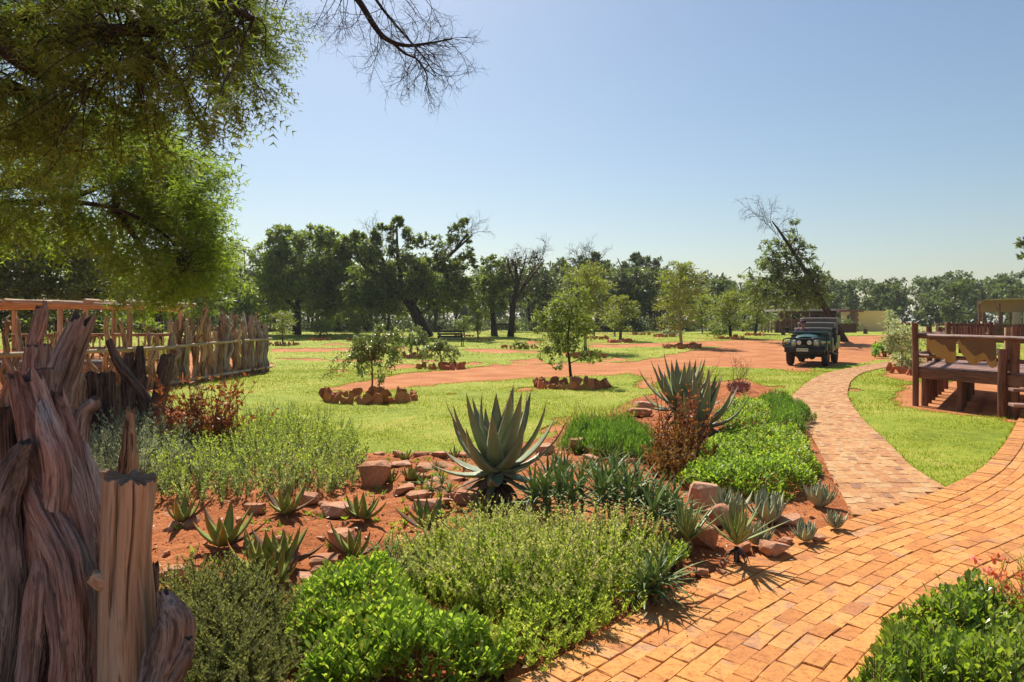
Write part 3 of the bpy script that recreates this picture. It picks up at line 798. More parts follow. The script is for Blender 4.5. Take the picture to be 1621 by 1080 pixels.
# bare feathery tip of the leaning tree
def bare_twigs(mb, r, start, direc, length, rad, lev, curl=0.5, sides=3, kids=(4, 7), gravity=.25):
    n = 7
    p = [np.array(start, float)]; d = unit(np.array(direc, float))
    bend = r.normal(0, curl, 3)
    for k in range(n):
        d = unit(d + bend * .16 + r.normal(0, .07, 3) + np.array([0, 0, -gravity * .12]))
        p.append(p[-1] + d * length / n)
    tube(mb, p, [rad, rad * .35], sides, cap=False)
    if lev > 0:
        for _ in range(r.integers(*kids)):
            k = r.integers(2, n)
            a = rdir(r, 1)[0]; dd = unit(p[k + 1] - p[k]); a = unit(a - dd * a.dot(dd))
            bare_twigs(mb, r, p[k], dd * .8 + a * .75, length * r.uniform(.38, .62), rad * .5, lev - 1, curl * 1.3, sides, kids, gravity)
t = bpy.data.objects['leaning_tree']
r = np.random.default_rng(42); mb = MB()
for k in range(9):
    bare_twigs(mb, r, P(1240 - 4 * k, 375 - 4 * k + 8, 45), (-.5 + r.normal(0, .2), r.normal(0, .25), .75 + r.normal(0, .2)), 2.0, .02, 2, .6, 3, (5, 8), .5)
tag(mb.build('bare_branches', M['bark'], t, t.location), kind='stuff')
t = bpy.data.objects['shade_tree.001']; mb = MB()
for (a, b) in ((700, 420), (720, 395), (735, 380), (745, 372), (610, 400), (590, 380)):
    for k in range(3):
        bare_twigs(mb, r, P(a, b, 51), ((.45 if a > 650 else -.2) + r.normal(0, .25), r.normal(0, .25), .7 + r.normal(0, .2)), 1.7, .022, 2, .5, 3, (4, 7), .1)
tag(mb.build('bare_branches', M['bark'], t, t.location), kind='stuff')
t = bpy.data.objects['gum_tree']; mb = MB()
for (a, b) in ((922, 418), (930, 412), (948, 412), (915, 425)):
    for k in range(4):
        bare_twigs(mb, r, P(a, b, 78), (r.normal(-.1, .4), r.normal(0, .25), .9), 2.2, .03, 2, .4, 3, (4, 7), .1)
tag(mb.build('bare_branches', M['bark'], t, t.location), kind='stuff')
t = bpy.data.objects['sparse_tree']; mb = MB()
for (a, b) in ((815, 430), (830, 420), (845, 420), (805, 440), (835, 450), (858, 412)):
    for k in range(4):
        bare_twigs(mb, r, P(a, b, 51), (r.normal(.15, .3), r.normal(0, .25), .9), 1.5, .02, 2, .5, 3, (4, 7), .1)
tag(mb.build('bare_branches', M['bark'], t, t.location), kind='stuff')

# tree with only its edge inside the frame at the far right
tree('gum_tree', 'gum tree at the right edge, only leafy branch tips in view', 1690, 40, [(1690, 500), (1680, 400)],
     [(1690, 380, 55, 30), (1660, 378, 44, 10), (1640, 392, 28, 14), (1626, 385, 16, 14, .8), (1622, 405, 8, 6, .8)], 'leaf_euc', dens=4, leafL=.24, leafW=.12, seed=43, tr=(.25, .1))

# young feathery trees on the lawn
def feather_tree(name, label, px, Yd, h, w, leafm, barkm, seed, nl=46, trunk_r=.05, lo=.25, leafL=.1, tilt=.55, cat='tree', lean=(0, 0), per=70, group=None, droop=.0, tpl=LEAF_DIA):
    r = np.random.default_rng(seed)
    base = Vector(((px - CX) / F * Yd, Yd, float(tz(Yd))))
    t = thing(name, label, cat, base, group=group)
    tb, cb = MB(), MB()
    top = base + Vector((lean[0], lean[1], h * .95))
    mid = base.lerp(top, .5) + Vector((r.normal(0, .04 * h), r.normal(0, .04 * h), 0))
    path = smooth_path([base - Vector((0, 0, .05)), mid, top], 14)
    tube(tb, path, [trunk_r * 1.2, trunk_r, trunk_r * .3], 7, gnarl=.08, seed=seed)
    Ps, Ds = [], []
    for k in range(nl):
        f = lo + (1 - lo) * (k + r.random()) / nl
        s = path[int(f * 13)]; s = s + (path[min(13, int(f * 13) + 1)] - s) * (f * 13 % 1)
        g = (f - lo) / (1 - lo)
        L = w / 2 * (math.sin(math.pi * (.18 + .74 * g)) ** .8) * r.uniform(.7, 1.2)
        az = r.uniform(0, 6.28)
        up = tilt * (.25 + 1.1 * g) + r.normal(0, .15)
        d = np.array([math.cos(az), math.sin(az), up]); d /= np.linalg.norm(d)
        e = s + d * L; m = (s + e) / 2 + np.array([0, 0, .10 * L]) - np.array([0, 0, droop * L])
        e = e - np.array([0, 0, (.12 + droop) * L])
        bp = smooth_path([s, m, e], 9)
        tube(tb, bp, [trunk_r * .32 * (1.1 - g * .5), .004], 4, cap=False)
        n = int(.95 * per * (L / (w / 2)) + 6)
        u = r.random(n) ** .7 * 8
        q = bp[u.astype(int)] + (bp[np.minimum(8, u.astype(int) + 1)] - bp[u.astype(int)]) * (u % 1)[:, None]
        side = r.normal(0, 1, (n, 3)); tang = unit(e - s)
        off = side * L * .085 * np.array([1, 1, .5])
        Ps.append(q + off); Ds.append(side * .8 + tang * 1.0 + np.array([0, 0, .05 - droop]))
    Ps, Ds = np.concatenate(Ps), np.concatenate(Ds)
    n = len(Ps); L = leafL * r.uniform(.6, 1.35, n)
    leaves(cb, Ps, Ds, r.normal(0, .5, (n, 3)) + np.array([0, 0, 1]), L * 1.25, L * .36, tpl)
    tb.build('trunk', M[barkm], t, base); cb.build('crown', M[leafm], t, base)
    return t
def yd(py): return gy(py)
def hh(py0, py1, Yd): return (py0 - py1) / F * Yd
for (nm_, lab, px, pyb, pyt, wpx, lf, bk, sd, kw) in (
    ('fever_tree', 'tall feathery young tree with a yellow-green trunk, right behind the near leafy tree', 927, 556, 420, 105, 'leaf_fever', 'bark_yellow', 51, dict(nl=60, per=120, leafL=.13)),
    ('fever_tree', 'feathery young tree with an upright crown and straight pale trunk in a dark stone ring', 1079, 548, 416, 86, 'leaf_fever', 'bark_yellow', 52, dict(nl=64, per=110, leafL=.15, lo=.2)),
    ('thorn_tree', 'spreading low young tree behind a dark stone ring, between the two yellow-green feathery trees', 982, 539, 470, 62, 'leaf_fever', 'bark_brown', 53, dict(nl=40, per=90, leafL=.15, tilt=.3)),
    ('thorn_tree', 'round bright green young tree with a dark trunk, left of the jeep', 1157, 535, 465, 74, 'leaf_fever', 'bark', 54, dict(nl=46, per=110, leafL=.16, tilt=.35)),
    ('thorn_tree', 'smaller green young tree just behind the round bright one left of the jeep', 1195, 529, 478, 60, 'leaf_fever', 'bark', 55, dict(nl=40, per=90, leafL=.16, tilt=.3)),
    ('sapling', 'thin pale sapling in a stone ring beside the right end of the log fence', 448, 545, 492, 46, 'leaf_fever', 'bark_brown', 56, dict(nl=30, per=60, leafL=.12, tilt=.2)),
    ('sapling', 'low wide bright green sapling without much trunk, second from the log fence', 507, 536, 510, 40, 'leaf_fever', 'bark_brown', 57, dict(nl=24, per=70, leafL=.14, lo=.05)),
    ('sapling', 'small bushy sapling on a thin stem, third from the log fence', 565, 536, 507, 28, 'leaf_fever', 'bark_brown', 58, dict(nl=22, per=70, leafL=.13)),
    ('sapling', 'small yellow-green sapling in a stone ring under the windswept branch', 757, 536, 493, 34, 'leaf_fever', 'bark_brown', 59, dict(nl=26, per=70, leafL=.13)),
    ('sapling', 'darker small sapling left of the yellow-green one under the windswept branch', 735, 531, 503, 30, 'leaf_broad', 'bark_brown', 60, dict(nl=24, per=60, leafL=.13)),
    ('sapling', 'pale thin sapling in front of the yellow building wall', 1407, 527, 493, 34, 'leaf_pale', 'bark_brown', 61, dict(nl=24, per=40, leafL=.14)),
    ('sapling', 'small greyish round sapling out on the dry field', 1461, 512, 494, 16, 'leaf_pale', 'bark_brown', 62, dict(nl=22, per=50, leafL=.3)),
    ('sapling', 'small green sapling beyond the lawn, right of the thin brownish tree', 815, 527, 512, 20, 'leaf_mid', 'bark_brown', 63, dict(nl=20, per=50, leafL=.13)),
    ('sapling', 'leafy clump of sapling at the far edge between the feathery trees', 1112, 528, 470, 44, 'leaf_mid', 'bark_brown', 64, dict(nl=36, per=80, leafL=.2)),
):
    Yd = yd(pyb)
    feather_tree(nm_, lab, px, Yd, hh(pyb, pyt, Yd), wpx / F * Yd, lf, bk, sd, trunk_r=.045 * (Yd / 30) ** .6 * (1.5 if nm_ != 'sapling' else .8), **kw)

# near leafy tree in the second stone ring
Yn = gy(607)
tree('young_tree', 'leafy young tree with a slim dark trunk leaning out of the right-hand near stone ring', 905, Yn, [(902, 580), (899, 550), (901, 515), (907, 480)],
     [(870, 512, 26, 22), (850, 500, 14, 12, .8), (898, 492, 28, 26), (912, 468, 20, 16), (905, 520, 34, 24), (875, 545, 26, 16), (925, 510, 16, 22, .8), (862, 560, 16, 10, .8), (930, 562, 22, 11, .8), (895, 545, 30, 14, .8), (885, 575, 18, 8, .7), (940, 570, 12, 8, .7), (880, 482, 16, 14, .7)],
     'leaf_broad', 'bark', dens=34, leafL=.085, leafW=.045, seed=71, tr=(.034, .014), twr=.007, twn=10, clump=.34, per=20, cat='tree',
     limbs=[[(900, 560), (880, 535), (862, 512)], [(899, 545), (920, 525), (928, 505)], [(903, 575), (925, 565), (940, 562)], [(900, 530), (880, 560), (866, 566)]])

# weeping tree in the first ring: arching branches hung with leaves
def weeping(label, px, pyb, arcs, seed, tr_, leafL, stem_top, name='young_tree', nfill=0):
    r = np.random.default_rng(seed); Yd = gy(pyb)
    base = Vector(((px - CX) / F * Yd, Yd, float(tz(Yd)))); t = thing(name, label, 'tree', base)
    tb, cb = MB(), MB()
    st = P(*stem_top, Yd)
    tube(tb, smooth_path([base - Vector((0, 0, .05)), base.lerp(st, .5) + Vector((.03, 0, 0)), st], 10), [tr_ * 1.15, tr_, tr_ * .7], 8, gnarl=.06, seed=seed)
    for arc in arcs:
        for rep in range(3):
            pts = [st] + [P(a + r.normal(0, 5), b + r.normal(0, 4), Yd + r.normal(0, .22)) for a, b in arc]
            bp = smooth_path(pts, 14)
            tube(tb, bp, [tr_ * .35, .003], 4, cap=False)
            n = 110
            u = (.12 + .88 * r.random(n)) * 12.99; k = u.astype(int)
            q = bp[k] + (bp[k + 1] - bp[k]) * (u % 1)[:, None]
            D = unit(bp[k + 1] - bp[k]) * .6 + r.normal(0, .6, (n, 3)) + np.array([0, 0, -.45])
            L = leafL * r.uniform(.6, 1.25, n)
            leaves(cb, q + r.normal(0, .035, (n, 3)), D, r.normal(0, .6, (n, 3)) + np.array([0, 0, 1]), L, L * .5, LEAF_DIA)
    tb.build('trunk', M['bark_red'], t, base); cb.build('crown', M['leaf_weep'], t, base)
weeping('weeping small tree with drooping leafy branches in the left-hand near stone ring', 587, 628,
        [[(560, 555), (535, 578), (518, 596)], [(580, 535), (560, 550), (548, 575)], [(600, 530), (625, 540), (634, 570)], [(610, 545), (622, 560), (612, 590)], [(575, 560), (583, 580)], [(600, 545), (606, 590), (604, 606)],
         [(595, 525), (600, 520)], [(620, 527), (632, 545)], [(570, 540), (585, 552), (596, 572)], [(560, 538), (575, 570)], [(615, 555), (628, 575)], [(590, 540), (570, 575), (580, 592)]], 72, .02, .075, (588, 572))
weeping('smaller weeping bush spilling over a stone ring behind the left-hand near ring', 697, 582,
        [[(680, 545), (668, 560)], [(700, 538), (715, 560), (716, 575)], [(690, 540), (680, 570)], [(705, 550), (702, 575)], [(684, 550), (672, 572)], [(712, 548), (722, 570)], [(695, 545), (690, 575)]], 73, .02, .09, (697, 556))
weeping('bushy weeping sapling behind the two weeping trees, with upright bright fronds', 660, 566,
        [[(648, 535), (636, 550)], [(662, 530), (664, 520)], [(670, 530), (680, 545)], [(655, 540), (650, 556)], [(668, 545), (672, 558)], [(644, 530), (638, 525)]], 74, .022, .11, (660, 548))

# far wood along the horizon: one mass
r = np.random.default_rng(81)
fm, ft = MB(), MB()
def far_tree(x, y, h, n, lw):
    z0 = float(tz(y))
    tube(ft, [(x, y, z0), (x + r.normal(0, .3), y, z0 + h * .5), (x + r.normal(0, .5), y, z0 + h * .85)], [.22, .1], 5, cap=False)
    nb = r.integers(6, 10)
    bl = []
    for k in range(nb):
        f = r.uniform(.22, .95)
        bl.append(((x + r.normal(0, h * .13), y + r.normal(0, h * .13), z0 + h * f), np.array((r.uniform(.12, .2), r.uniform(.12, .2), r.uniform(.07, .13))) * h, 1.0))
    crown(fm, r, bl, n, lw, lw * .6, clump=.34, per=18, droop=.1)
for row, (y0, h0, x0, x1, dx) in enumerate(((102, 6.4, 58, 98, 2.6), (112, 7.6, 30, 104, 3.0), (120, 8.4, -70, 112, 3.6), (134, 10.0, -80, 124, 3.4), (150, 11.0, -90, 135, 4))):
    for xx in np.arange(x0, x1, dx):
        px = CX + F * xx / y0
        x_, y_ = xx + r.normal(0, 1.5), y0 + r.normal(0, 4)
        hgt = h0 * r.uniform(.78, 1.15) * (.9 if xx > 15 else 1)
        far_tree(x_, y_, hgt, 1.1, .52)
for xx in np.arange(-85, 125, 2.6):
    yy = r.uniform(96, 104); s_ = r.uniform(1.2, 2.4)
    if xx > 60 or yy > 0: crown(fm, r, [((xx, yy + (16 if xx < 55 else 4), float(tz(yy)) + s_ * .6), (s_ * 1.2, s_, s_ * .8), 1)], 1.0, .7, .4, clump=.5, per=10)
tag(fm.build('far_forest_foliage', M['leaf_euc']), 'dense wood of gum trees filling the horizon behind the dry field', kind='stuff')
tag(ft.build('far_forest_trunks', M['bark_brown']), 'thin trunks of the far gum wood', kind='stuff')
# darker trunks and scrub at the lawn's far edge
fm, ft = MB(), MB()
for k in range(120):
    x = -44 + 70 * r.random(); y = r.uniform(66, 88); z0 = float(tz(y))
    h = r.uniform(4.5, 7.5)
    tube(ft, [(x, y, z0), (x + r.normal(0, .3), y, z0 + h * .5), (x + r.normal(0, .7), y, z0 + h)], [.12, .05], 5, cap=False)
    bl = [((x + r.normal(0, .9), y + r.normal(0, .8), z0 + h * r.uniform(.5, .98)), (r.uniform(.8, 1.5), 1.1, r.uniform(.5, .9)), 1.0) for _ in range(4)]
    crown(fm, r, bl, 2.4, .45, .25, clump=.45, per=12)
for k in range(300):
    x = -46 + 82 * r.random(); y = r.uniform(66, 90); z0 = float(tz(y)); s = r.uniform(.5, 1.5)
    crown(fm, r, [((x, y, z0 + s * .4), (s * 1.5, s, s * .6), 1)], 4, .25, .12, clump=.4, per=10)
tag(fm.build('woodland_edge_foliage', M['leaf_euc']), 'scrubby woodland edge beyond the lawn behind the shade trees', kind='stuff')
tag(ft.build('woodland_edge_trunks', M['bark_brown']), 'slim trunks of the woodland edge', kind='stuff')

# ------------------------------------------------------------------ buildings and far fences
M['wall_cream'] = m_plain('cream_plaster', (.88, .62, .27), .85, .1, var=.08, vs=2, bs=.1)
M['wall_yellow'] = m_plain('yellow_plaster', (.88, .50, .07), .85, .1, var=.1, vs=2, bs=.1)
M['stone_wall'] = m_stone('brown_stone_wall', [(.2, (.14, .07, .035)), (.5, (.24, .13, .07)), (.8, (.33, .2, .12))], 4)
M['fascia'] = m_plain('dark_red_fascia', (.20, .055, .04), .6)
M['roof_pale'] = m_plain('pale_roof_sheet', (.52, .45, .36), .6)
M['lodge_brown'] = m_plain('brown_wall', (.22, .13, .07), .85, .1, var=.2, vs=3)
M['dark'] = m_plain('dark_opening', (.012, .010, .009), .8)
M['picket'] = m_wood('stained_picket', (.09, .035, .022), (.17, .07, .042), (.25, .12, .08), 1.0, .7, .4)
M['canvas_flap'] = m_plain('brown_canvas_flap', (.30, .21, .13), .85, .1, var=.1, vs=3, bs=.1)
M['canvas'] = m_plain('beige_canvas', (.42, .35, .25), .85, .1, var=.1, vs=3, bs=.1)
M['blue'] = m_plain('blue_board', (.05, .08, .38), .6)
M['black_metal'] = m_plain('black_paint', (.02, .02, .022), .5)

def span(px0, y0, px1, y1):
    a = np.array([(px0 - CX) / F * y0, y0]); b = np.array([(px1 - CX) / F * y1, y1]); return a, b
def wallbox(mb, a, b, z0, z1, th, mi=0, back=True):
    """upright slab from a to b (ground plan), thickness th away from the camera"""
    d = b - a; L = np.linalg.norm(d); d = d / L
    n = np.array([-d[1], d[0]])
    if n[1] < 0: n = -n
    c = (a + b) / 2 + n * th / 2
    box(mb, (c[0], c[1], (z0 + z1) / 2), (L, th, z1 - z0), rot=rotz(math.atan2(d[1], d[0])), mi=mi)
# yellow building
y0 = 68.0
a, c_ = span(1331, 70, 1354, y0); b = np.array([(1405 - CX) / F * 73, 73.0])
zb = float(tz(y0)) - .3
t = thing('yellow_building', 'low yellow and cream building with a dark red flat roof edge behind the leaning tree', 'building', (c_[0], c_[1], zb))
lo = (c_[0], c_[1], zb)
ztop = H + (510 - 490.5) / F * y0
m = MB(); wallbox(m, a, c_ - (c_ - a) * .12, zb, ztop - .1, 4.0); m.build('front_wall', M['wall_cream'], t, lo)
m = MB(); wallbox(m, c_ + (b - c_) * .12, b, zb, ztop - .35, .25); m.build('side_wall', M['wall_yellow'], t, lo)
m = MB()
r = np.random.default_rng(90)
for k in range(9):
    zz = zb + (ztop - .1 - zb) * (k + .5) / 9
    wd = .34 + .08 * (k % 2)
    box(m, (c_[0], c_[1] + .3, zz), (wd * 1.5, wd * 1.5, (ztop - .1 - zb) / 9 * .94), rot=rotz(.5))
m.build('stone_pillar', M['stone_wall'], t, lo)
m = MB()
e0, e1, e2 = a + (a - c_) * .12, c_ + np.array([.05, -.45]), b + (b - c_) * .2
n = 3
bk = np.array([1.2, 5.2])
top = [np.append(e0, ztop - .02), np.append(e1, ztop), np.append(e2, ztop - .32), np.append(e2 + bk, ztop - .35), np.append(e0 + bk, ztop - .02)]
bot = [p_ - np.array([0, 0, .17]) for p_ in top]
m.add(np.array(top + bot), quads=[(0, 5, 6, 1), (1, 6, 7, 2), (2, 7, 8, 3), (3, 8, 9, 4), (4, 9, 5, 0)], tris=[(0, 1, 4), (1, 3, 4), (1, 2, 3), (5, 9, 6), (6, 9, 8), (6, 8, 7)])
m.build('roof', M['fascia'], t, lo)
m = MB(); dd = (c_ - a); p0 = a + dd * .42 - np.array([0, .06]); p1_ = a + dd * .56 - np.array([0, .06]); wallbox(m, p0, p1_, zb + .5, ztop - .55, .05)
m.build('door', M['dark'], t, lo)
# brown lodge with pale roof edge
y1 = 72.0
a, b = span(1240, y1, 1334, y1); zt = H + (510 - 491) / F * y1
t = thing('lodge', 'long brown lodge with a pale flat roof edge and open veranda behind the jeep', 'building', (a[0], a[1], zb)); lo = (a[0], a[1], zb)
m = MB(); wallbox(m, a + np.array([1.2, 1.5]), b + np.array([0, 1.5]), zb, zt - .1, 3.0); m.build('wall', M['lodge_brown'], t, lo)
m = MB(); wallbox(m, a + np.array([-.2, -.6]), b + np.array([.2, -.6]), zt - .1, zt + .12, 5.4); m.build('roof', M['roof_pale'], t, lo)
for f in (0.0, .12, .42, .72, .98):
    q = a + (b - a) * f; m = MB(); tube(m, [(q[0], q[1] - .3, zb), (q[0], q[1] - .3, zt - .1)], .07, 8); m.build('post', M['wood_stick'], t, lo)
for f0, f1 in ((.16, .30), (.5, .62)):
    m = MB(); wallbox(m, a + (b - a) * f0 + np.array([.5, 1.44]), a + (b - a) * f1 + np.array([.5, 1.44]), zb + .8, zt - .5, .05); m.build('window', M['dark'], t, lo)

def picket_fence(name, label, a, b, z0, h, n, mat, gap=.25, rails=(.25, .8), th=.04):
    t = thing(name, label, 'fence', (a[0], a[1], z0)); lo = (a[0], a[1], z0)
    d = b - a; L = np.linalg.norm(d); ang = math.atan2(d[1], d[0]); w = L / n
    rr = np.random.default_rng(int(abs(a[0] * 100)))
    me = MB(); box(me, (0, 0, h / 2), (w * (1 - gap), th, h), ch=.01); me = me.mesh('picket', mat)
    for k in range(n):
        q = a + d * (k + .5) / n - a
        inst('picket', me, (q[0], q[1], rr.normal(0, .01)), (0, rr.normal(0, .01), ang), (1, 1, rr.uniform(.97, 1.03)), t)
    for f in rails:
        m = MB(); c = (a + b) / 2; nn = np.array([-d[1], d[0]]) / L
        box(m, (c[0] + nn[0] * .05, c[1] + nn[1] * .05, z0 + h * f), (L, .05, .09), rot=rotz(ang)); m.build('rail', mat, t, lo)
    return t
a, b = span(1228, 60, 1318, 60); z0 = float(tz(60))
picket_fence('picket_fence', 'tall close-set brown picket fence in front of the lodge, left of the leaning trunk', a, b, z0, 1.25, 46, M['picket'], .14)
a, b = span(1322, 60, 1356, 61)
picket_fence('picket_fence', 'short run of brown pickets in front of the cream wall, right of the leaning trunk', a, b, z0, .85, 16, M['picket'], .3)
a, b = span(1206, 61, 1227, 60)
t = thing('rail_fence', 'open post and rail fence at the left end of the lodge pickets', 'fence', (a[0], a[1], z0)); lo = (a[0], a[1], z0)
for k in range(5):
    q = a + (b - a) * k / 4; m = MB(); tube(m, [(q[0], q[1], z0 - .1), (q[0], q[1], z0 + 1.15)], .06, 6); m.build('post', M['wood_stick'], t, lo)
for f in (.45, .8, 1.08):
    m = MB(); tube(m, [(a[0], a[1], z0 + f), (b[0], b[1], z0 + f)], .04, 6); m.build('rail', M['wood_stick'], t, lo)
# canvas shelter at the right
Yc = 48.0; z0 = float(tz(Yc))
a, b = span(1549, Yc, 1680, Yc - 4)
t = thing('canvas_shelter', 'beige canvas-roofed open shelter on dark posts at the right edge', 'shelter', (a[0], a[1], z0)); lo = (a[0], a[1], z0)
zr = H + (510 - 474) / F * Yc; ze = H + (510 - 481) / F * Yc
m = MB()
fw = [np.append(a, ze), np.append(a + np.array([.45, .1]), zr), np.append(b, zr + .05)]
bk = np.array([3.7, 5.0, 0])
top = np.array(fw + [q + bk for q in fw]); low = top - np.array([0, 0, .05])
m.add(np.vstack([top, low]), quads=[(0, 3, 4, 1), (1, 4, 5, 2), (6, 7, 10, 9), (7, 8, 11, 10), (0, 1, 7, 6), (1, 2, 8, 7), (3, 9, 10, 4), (4, 10, 11, 5), (0, 6, 9, 3)])
m.build('canvas_roof', M['canvas'], t, lo)
m = MB(); wallbox(m, a + (b - a) * .26 + np.array([0, 2.2]), b + np.array([0, 2.2]), zr - .9, zr - .06, .04); m.build('canvas_flap', M['canvas_flap'], t, lo)
for f, oy in ((.01, 0), (.27, 0), (.6, 0), (.02, 4.6), (.4, 4.6)):
    q = a + (b - a) * f + np.array([oy * .74, 0]); m = MB(); tube(m, [(q[0], q[1] + oy, z0 - .1), (q[0], q[1] + oy, ze - .02)], .07, 8); m.build('post', M['wood_deck'], t, lo)
q = a + (b - a) * .27
m = MB(); tube(m, [(q[0], q[1] - .05, ze - .75), (q[0] - .5, q[1] - .05, zr - .05)], .05, 6); m.build('brace', M['wood_stick'], t, lo)
for f in (.62, .75):
    q = a + (b - a) * f + np.array([0, 1.0]); m = MB(); box(m, (q[0], q[1], z0 + 1.1), (.55, .06, 1.5)); m.build('board', M['roof_pale'], t, lo)
a, b = span(1557, 44, 1690, 40); z0 = float(tz(43))
picket_fence('picket_fence', 'dark brown panel fence with small gaps in front of the canvas shelter', a, b, z0, 1.2, 44, M['picket'], .1)
a, b = span(1483, 47, 1533, 46)
t = thing('rail_fence', 'low dark rail fence with pale post tops left of the canvas shelter', 'fence', (a[0], a[1], z0)); lo = (a[0], a[1], z0)
for k in range(4):
    q = a + (b - a) * k / 3; m = MB(); tube(m, [(q[0], q[1], z0 - .1), (q[0], q[1], z0 + 1.25)], .07, 7); m.build('post', M['wood_pale'], t, lo)
for f in (.9, 1.15):
    m = MB(); tube(m, [(a[0], a[1], z0 + f), (b[0], b[1], z0 + f)], .055, 6); m.build('rail', M['wood_deck'], t, lo)
q = span(1538, 46, 1550, 46)
t = thing('notice_board', 'small blue board on dark legs beside the low rail fence', 'board', (q[0][0], 46, z0)); lo = (q[0][0], 46, z0)
m = MB(); box(m, ((q[0][0] + q[1][0]) / 2, 46, z0 + 1.05), (.62, .05, .36), ch=.01); m.build('panel', M['blue'], t, lo)
for k in (0, 1):
    m = MB(); box(m, (q[k][0], 46.06, z0 + .5), (.06, .06, 1.0)); m.build('leg', M['wood_deck'], t, lo)

# ------------------------------------------------------------------ black park benches
def park_bench(label, px, py, rz, w=1.5):
    p = G(px, py)
    t = thing('park_bench', label, 'bench', p, rz, 'black benches under the trees')
    for k in range(3):
        m = MB(); box(m, (0, -.18 + .16 * k, .44), (w, .12, .035), ch=.008); m.build('seat_slat', M['black_metal'], t)
    for k in range(3):
        m = MB(); box(m, (0, .27 + .03 * k, .58 + .15 * k), (w, .03, .11), rot=None, ch=.008); m.build('back_slat', M['black_metal'], t)
    for s in (-1, 1):
        m = MB(); x = s * (w / 2 - .08)
        box(m, (x, -.2, .21), (.05, .05, .42)); box(m, (x, .24, .21), (.05, .05, .42)); box(m, (x, .02, .405), (.05, .5, .03)); box(m, (x, .31, .68), (.05, .04, .5), rot=rotx(-.18))
        m.build('leg', M['black_metal'], t)
        m = MB(); box(m, (x, -.02, .66), (.06, .5, .04)); m.build('armrest', M['black_metal'], t)
park_bench('black bench standing on the lawn beside the leaning black trunk', 714, 549, .3)
park_bench('black bench between the two trunks of the dense and the thin brownish tree', 797, 531, 0)
park_bench('black bench in the shade behind the spreading thorn tree ring', 957, 533, 0, 1.7)

# ------------------------------------------------------------------ stone rings
SLABS = [rock_mesh(300 + k, d, 16).mesh('stone', M['ring_stone']) for k, d in enumerate(((.30, .07, .50), (.28, .09, .42), (.38, .07, .42), (.22, .08, .56), (.42, .10, .36), (.26, .10, .40), (.18, .08, .50), (.34, .12, .34)))]
def stone_ring(label, px, pyf, wpx, n, sc=1.0, seed=0, squash=.85, gap=0.0, rows=1):
    yf = gy(pyf); rad = wpx / 2 / F * yf * 1.04; yc = yf + rad * squash * .95
    x = (px - CX) / F * yc; z = float(tz(yc))
    r = np.random.default_rng(400 + seed)
    t = thing('stone_ring', label, 'stone ring', (x, yc, z), group='rings of red stones round the lawn trees')
    for k in range(n):
        a = 2 * math.pi * (k + r.uniform(-.25, .25)) / n
        s = .82 * sc * r.uniform(.6, 1.2)
        inst('stone', SLABS[r.integers(8)], (rad * math.cos(a), rad * squash * math.sin(a), .10 * s + r.uniform(-.03, .05) * sc), (r.normal(0, .28), r.normal(0, .3), a + math.pi / 2 + r.normal(0, .35)), (s * 1.15, s * 1.3, s * r.uniform(.8, 1.05)), t)
    return t
stone_ring('ring of upright red stones round the drooping small tree, the nearest ring on the left', 587, 641, 142, 34, 1.0, 1)
stone_ring('ring of jagged red stones round the leafy young tree in the middle of the lawn', 905, 618, 114, 34, 1.0, 2)
stone_ring('ring of small red stones round the weeping bush behind the left near ring', 697, 586, 72, 26, .9, 3)
stone_ring('low red stone ring behind the weeping bush, half hidden by leaves', 660, 568, 46, 20, .9, 4)
stone_ring('red stone ring behind the leafy near tree, its right side showing', 928, 568, 60, 26, 1.0, 5)
stone_ring('low ring of stones with a small plant, left of the leafy near tree', 822, 553, 56, 24, .8, 6)
stone_ring('dark stone ring round the upright feathery tree right of centre', 1079, 553, 58, 26, 1.1, 7)
stone_ring('dark stone ring round the spreading thorn tree', 982, 543, 35, 20, 1.1, 8)
stone_ring('small stone ring beside the bench behind the fever trees', 943, 538, 36, 18, 1.0, 9)
stone_ring('dark stone ring round the bright young tree left of the jeep', 1157, 538, 38, 20, 1.0, 10)
stone_ring('dark stone ring round the smaller young tree near the rail fence', 1195, 532, 26, 16, 1.0, 11)
stone_ring('stone ring round the thin sapling by the log fence', 448, 548, 48, 22, .8, 12)
stone_ring('stone ring round the low wide sapling', 507, 540, 32, 16, .8, 13)
stone_ring('stone ring round the small bushy sapling right of the low wide one', 564, 540, 30, 16, .8, 14)
stone_ring('stone ring round the yellow-green sapling under the windswept branch', 757, 540, 34, 16, .8, 15)
stone_ring('stone ring round the darker sapling under the windswept branch', 735, 534, 28, 14, .8, 16)
stone_ring('far stone ring with low plants right of the fever trees', 1052, 534, 30, 16, 1.1, 17)
stone_ring('far stone ring behind the upright feathery tree trunk', 1015, 531, 26, 14, 1.0, 18)
# loose edging stones by the pale shrub at the walkway
def edging(label, pts, sc, seed):
    r = np.random.default_rng(seed); b0 = G(*pts[0])
    t = thing('stone_edging', label, 'stones', b0)
    for px, py in pts:
        q = G(px, py) - b0; s = sc * r.uniform(.8, 1.2)
        inst('stone', SLABS[r.integers(8)], (q.x, q.y, q.z + .1 * s), (r.normal(0, .4), r.normal(0, .4), r.uniform(0, 3)), (s, s * 1.2, s), t)
edging('upright red stones at the foot of the pale shrub beside the brick walkway', [(1407, 588), (1413, 591), (1418, 586), (1424, 590), (1430, 592), (1437, 594), (1444, 594), (1451, 595)], .8, 501)
edging('low flat edging stones under the bright green bush by the shrub', [(1381, 562), (1390, 563), (1399, 564), (1409, 563), (1418, 563)], .9, 502)

